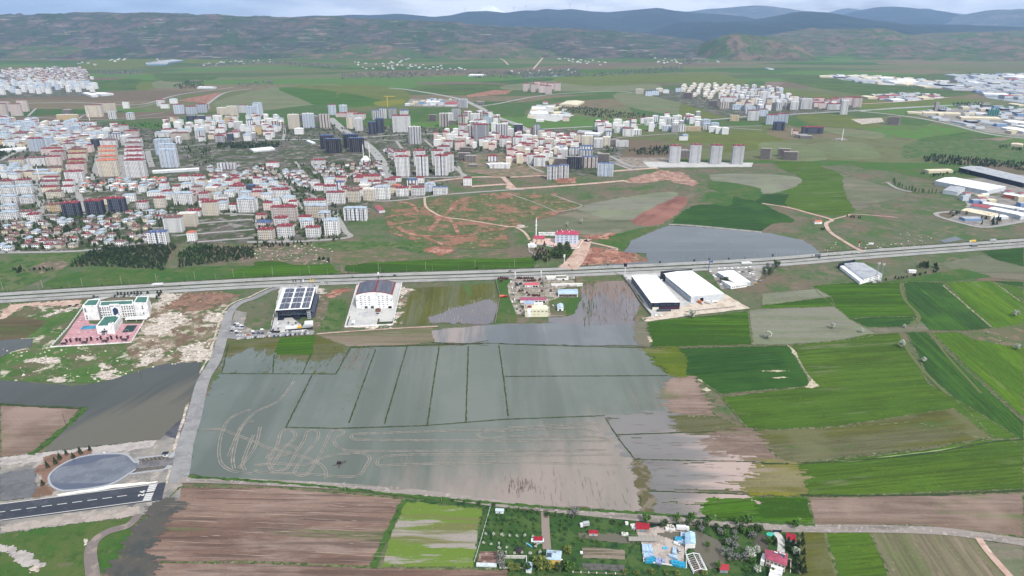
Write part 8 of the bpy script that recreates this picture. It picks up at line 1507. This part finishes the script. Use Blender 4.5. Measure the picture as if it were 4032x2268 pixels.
# concrete yard with covered stacks
hut('E7',(200,330),(375,335),(203,240),(385,262),3.4,'yard_shed','dark red roofed yard shed beside the country road',conc,sR,.5); hut('E7',(2322,470),(2448,505),(2318,388),(2440,415),3.2,'garage','red roofed garage above the villa drive',whitep,sR,.3)
q=hut('E7',(893,540),(1032,540),(888,385),(1020,385),4.5,'blue_store','pale blue gabled store in the concrete yard',whitep,sB,1.6,'y',win=False)
hut('E7',(1380,905),(1495,912),(1378,828),(1500,838),3,'red_hut','small red roofed hut beside the leafless orchard',mat('grey_block_wall',(150,148,148)),mat('dull_red_roof',(168,62,72)),.3)
for FL,FR,BL,BR,H,c0,l in (((285,640),(450,650),(280,540),(400,545),2.4,'pale','pale blue covered crate stack at the left of the yard'),((300,730),(440,700),(300,665),(400,672),2,'pale','lower pale covered stack under the left one'),((325,790),(440,795),(350,735),(420,730),2.2,'cyan','bright blue tarpaulin heap at the bottom left of the yard'),((425,775),(470,780),(420,715),(460,718),2,'cyan','small bright blue heap beside the tarpaulin heap'),((470,800),(560,820),(480,720),(530,740),1.8,'lil','lilac blue crate heap at the bottom of the yard'),((650,700),(780,765),(650,690),(775,700),2.2,'pale','pale stepped crate stack right of the yard middle'),((690,820),(800,850),(680,765),(785,775),2.2,'cyan','bright blue covered stack at the lower right'),((800,855),(900,860),(790,785),(890,800),2,'cyan','bluest covered stack in the lower right corner'),((705,665),(770,690),(715,580),(755,580),2.4,'pale','tall pale stack behind the parked pickup'),((740,490),(885,500),(740,435),(885,450),2,'cyan','teal covered stack left of the blue gabled store'),((770,505),(890,545),(775,468),(890,490),1.8,'pale','white crate row touching the blue gabled store'),((820,430),(880,435),(825,380),(880,385),2,'pale','small pale stack behind the teal stack'),((570,605),(640,608),(580,580),(635,582),1.2,'blue','little blue heap in the middle of the yard'),((560,790),(610,800),(560,745),(600,750),1.4,'lil','small lilac heap near the bottom wall of the yard')):
    cm_={'pale':mat('pale_blue_crates',(178,200,222),[Y((150,182,212),.9,.46,.56),Y((206,220,232),1.2,.58,.66)]),'cyan':mat('cyan_tarpaulin',(60,160,196),[Y((40,132,172),.8,.48,.58),Y((120,190,212),1.0,.6,.68)]),'lil':mat('lilac_crates',(160,172,206),[Y((120,140,190),.9,.48,.56)]),'blue':mat('slide_blue',(60,120,180))}[c0]
    st=Q('E7',FL,FR,BL,BR,H,'crate_stack',l,'stack','covered crate stacks in the yard'); rnd=random.Random(int(FL[0])); nx=max(2,int(st.W/2.4)); ny=max(2,int(abs(st.D)/2.4))
    mb=MB()
    for i in range(nx):
        for j in range(ny):
            hh=H*rnd.uniform(.82,1.05); k=[st.lerp(i/nx+.01,j/ny+.01),st.lerp((i+1)/nx-.01,j/ny+.01),st.lerp((i+1)/nx-.01,(j+1)/ny-.01),st.lerp(i/nx+.01,(j+1)/ny-.01)]; mb.prism([tuple(v) for v in k],.4,.4+hh)
    part('crates',mb,[cm_],st.t)
for i,(x,y) in enumerate([(625,345),(650,335),(675,340),(700,345),(722,345),(650,315),(680,315),(705,325),(10,420),(30,425),(60,425),(60,270),(135,305),(165,300),(150,330),(175,345)]):
    b_=thing('bale','white wrapped crate cube near the yard','crate',tuple(G('E7',x,y)),.05,'white crate cubes by the yard'); mb=MB(); mb.box(-1.1,1.1,-1,1,.4,2.2); part('crate',mb,[whitep],b_); mb=MB(); mb.box(-1.0,1.0,-.9,.9,2.203,2.3); part('lid',mb,[mat('old_white_roof',(0,0,0))],b_)
tt=truck(G('E7',825,355),-.05,'white','white covered lorry beside the wrapped crates in the yard',7)
car(G('E7',765,560),-.5,'white','white van in the middle of the concrete yard',True); car(G('E7',802,660),1.57,'silver','silver pickup parked between the pale stacks')
wallline('yard_wall','white low wall around the concrete yard','E7 275,540 300,800 600,840 905,890 890,600',.9,.4,whitep)
gf=thing('greenhouse_frame','grey empty greenhouse frame left of the yard','greenhouse',tuple(G('E7',290,500)),-.02); mb=MB(); gm=mat('frame_grey',(150,146,140))
for i in range(8):
    x=-10.5+i*3; mb.rod((x,-3,.4),(x,-3,2.6),.1); mb.rod((x,3,.4),(x,3,2.6),.1); mb.rod((x,-3,2.6),(x,0,3.8),.1); mb.rod((x,3,2.6),(x,0,3.8),.1)
for y,z in ((-3,2.6),(3,2.6),(0,3.8)): mb.rod((-10.5,y,z),(10.5,y,z),.1)
mb.slab([(-10.5,-2.9,2.5),(10.5,-2.9,2.5),(10.5,0,3.65),(-10.5,0,3.65)],.05); part('frame',mb,[gm],gf)
g2=thing('skeleton_greenhouse','white framed long greenhouse skeleton with bare beds inside','greenhouse',tuple(G('E7',1095,960)),.1); mb=MB(); a,b=PT('E7 1095,960 1075,720'); Lh=(b-a).length*.92
for i in range(9):
    y=Lh*i/8; 
    for s in (-1,1): mb.rod((4.6*s,y,.4),(4.6*s,y,2.8),.13 if i%8 else .3); mb.rod((4.6*s,y,2.8),(0,y,4.2),.08 if i%8 else .3)
for x,z in ((-4.6,2.8),(4.6,2.8),(0,4.2)): mb.rod((x,0,z),(x,Lh,z),.3)
mb.box(-4.8,-4.4,0,Lh,.4,1.3); mb.box(4.4,4.8,0,Lh,.4,1.3); part('frame',mb,[whitep],g2); mb=MB(); mb.box(-4.3,-.4,.3,Lh-.3,.4,.7); mb.box(.4,4.3,.3,Lh-.3,.4,.7); part('beds',mb,[mat('bare_bed',(110,96,88),[Y((84,72,66),.6,.48,.56)])],g2)
vl_=Q('E7',(2035,745),(2305,838),(2022,630),(2315,690),7,'villa','cream villa with rose red roof and stepped white terraces','villa'); vl_.walls(mat('cream_render',(0,0,0))); rf_=hipq(vl_,mat('rose_roof2',(164,84,104),[Y((148,72,92),.3,.5,.6)]),2.0,.8)
for u,v in ((.45,.5),(.72,.55),(.82,.55)): p=vl_.lerp(u,v); mb=MB(); mb.slab([(p.x-1.2,p.y-1.2,8.3),(p.x+1.2,p.y-1.2,8.3),(p.x+1.2,p.y+1,9.4),(p.x-1.2,p.y+1,9.4)],.12); mb.box(p.x-1.3,p.x+1.3,p.y+1.01,p.y+1.6,9.0,9.8,1); part('solar_heater',mb,[sol,whitep],rf_)
mb=MB(); a=vl_.lerp(.3,0); b=vl_.lerp(1,0)
for k in range(4): mb.box(a.x,b.x-1,-4-3*k,-1.3-3*k,.3,5-1.2*k)
part('terrace',mb,[whitep],vl_.t); vl_.win(rows(.1,.9,5),(4.0,1.0),winmesh(1.4,1.5))
mb=MB(); a=vl_.lerp(0,.5); mb.box(a.x-2.5,a.x-.02,-1,7,.3,3); mb.box(a.x-2.5,a.x-.02,-1,7,3.4,4.4); part('balcony',mb,[whitep],vl_.t)
tp_=thing('tarpaulin','crumpled turquoise tarpaulin on the villa lawn','tarpaulin',tuple(G('E7',2085,420))); mb=MB(); mb.prism([(-2.6,-1.6),(1,-2),(3,-.6),(2.4,1.5),(-.5,2),(-3,.8)],.4,1.0); part('cover',mb,[mat('turquoise',(80,190,170),[Y((50,160,150),1,.5,.6)])],tp_)
wallline('villa_wall','cream wall right of the villa','E7 2320,770 2375,780 2365,960',1,.5,mat('cream_render',(0,0,0))); gt=thing('gate','dark metal gate of the villa drive','gate',tuple(G('E7',2175,382)),-.03); mb=MB(); mb.box(-3.4,3.4,-.1,.1,.5,2.2); part('leaf',mb,[blackp],gt); mb=MB(); mb.box(-3.8,-3.41,-.2,.2,.3,2.6); mb.box(3.41,3.8,-.2,.2,.3,2.6); part('post',mb,[conc],gt)
gt=thing('gate','dark metal gate of the concrete yard','gate',tuple(G('E7',460,292)),-.05); mb=MB(); mb.box(-4.6,4.6,-.1,.1,.5,2.4); part('leaf',mb,[blackp],gt); mb=MB(); mb.box(-5,-4.61,-.2,.2,.3,2.8); mb.box(4.61,5,-.2,.2,.3,2.8); part('post',mb,[conc],gt)
gb=thing('guard_cabin','small white guard cabin with dark roof by the turning circle','cabin',tuple(G('E1',2265,275)),.1); mb=MB(); mb.box(-2,2,0,3,.7,3.2); part('wall',mb,[whitep],gb); mb=MB(); mb.box(-2.4,2.4,-.4,3.4,3.203,3.6); part('roof',mb,[blackp],gb); mb=MB(); mb.box(-.9,.9,-.05,-.003,1.6,2.6); part('window',mb,[glassd],gb)
wbx=thing('utility_box','white utility box behind the turning circle','box',tuple(G('E1',1178,210))); mb=MB(); mb.box(-1,1,0,1,.5,2.2); part('body',mb,[whitep],wbx); mb=MB(); mb.box(-1.1,1.1,-.1,1.1,2.203,2.35); part('lid',mb,[conc],wbx)
# machine stuck in the flooded field, and debris
ft=thing('sunken_wreck','dark rusty machine wreck half under the flooded field','wreck',tuple(G('D1',680,560))); mb=MB(); mb.box(-2,1.5,-1,1,.5,2.2); mb.box(-1,1,-.6,.6,2.203,2.9,1); part('body',mb,[blackp,mat('rust',(96,62,52))],ft); mb=MB(); mb.rod((1,0,1),(5,3,1.4),.4); mb.rod((-1,-1,.8),(-5,-3,.7),.3); mb.rod((0,-1,.8),(1,-6,.7),.4); part('arm',mb,[bark],ft)
# silos at the far works
si=thing('silo_group','teal cement silos at the far right works','silo',tuple(G('B3',2130,178))); tm_=mat('teal_steel',(86,136,132))
for i in range(5): mb=MB(); mb.cyl(-20+i*9,0,.3,22+(i%2)*6,4,4,10); mb.cyl(-20+i*9,0,22+(i%2)*6+.003,26+(i%2)*6,4,.5,10); part('silo',mb,[tm_],si)
gt_=thing('grain_tower','grey concrete grain tower at the far right works','tower',tuple(G('B3',1605,132))); mb=MB(); mb.box(-7,7,0,10,.3,34); part('wall',mb,[conc],gt_)
for i in range(4): mb=MB(); mb.cyl(14+i*9,5,.3,14,4,4,10); mb.cyl(14+i*9,5,14.003,17,4,.5,10); part('silo',mb,[mat('galvanised',(0,0,0))],gt_)
# ---------------- labels: single each thing out ----------------
ORD='first second third fourth fifth sixth seventh eighth ninth tenth eleventh twelfth'.split()
bpy.context.view_layer.update()
byl={}
for o in THINGS: byl.setdefault(o['label'],[]).append(o)
def ordw(i): return ORD[i] if i<12 else '%d%s'%(i+1,{1:'st',2:'nd',3:'rd'}.get((i+1)%10,'th') if (i+1)%100 not in (11,12,13) else 'th')
for lab,l in byl.items():
    ws=lab.split()
    if len(l)>1:
        l.sort(key=lambda o:proj(o.location)[0]); n=len(l)
        for i,o in enumerate(l):
            s='leftmost' if i==0 else 'rightmost' if i==n-1 else '%s from left'%ordw(i)
            o['label']=' '.join(ws[:13])+', '+s
    elif len(ws)>16: l[0]['label']=' '.join(ws[:16])
# ---------------- air ----------------
hz=MB(); hz.box(-24000,24000,-310,31500,-36,1150)
hm=bpy.data.materials.new('haze'); hm.use_nodes=True; t=hm.node_tree; t.nodes.remove(t.nodes['Principled BSDF'])
pv=nn(t,'ShaderNodeVolumePrincipled'); pv.inputs['Color'].default_value=(.42,.62,1,1); pv.inputs['Density'].default_value=3.2e-5; pv.inputs['Anisotropy'].default_value=.2
t.links.new(pv.outputs[0],t.nodes['Material Output'].inputs['Volume'])
o=bpy.data.objects.new('haze',hz.mesh('haze',[hm])); link(o); o['kind']='stuff'
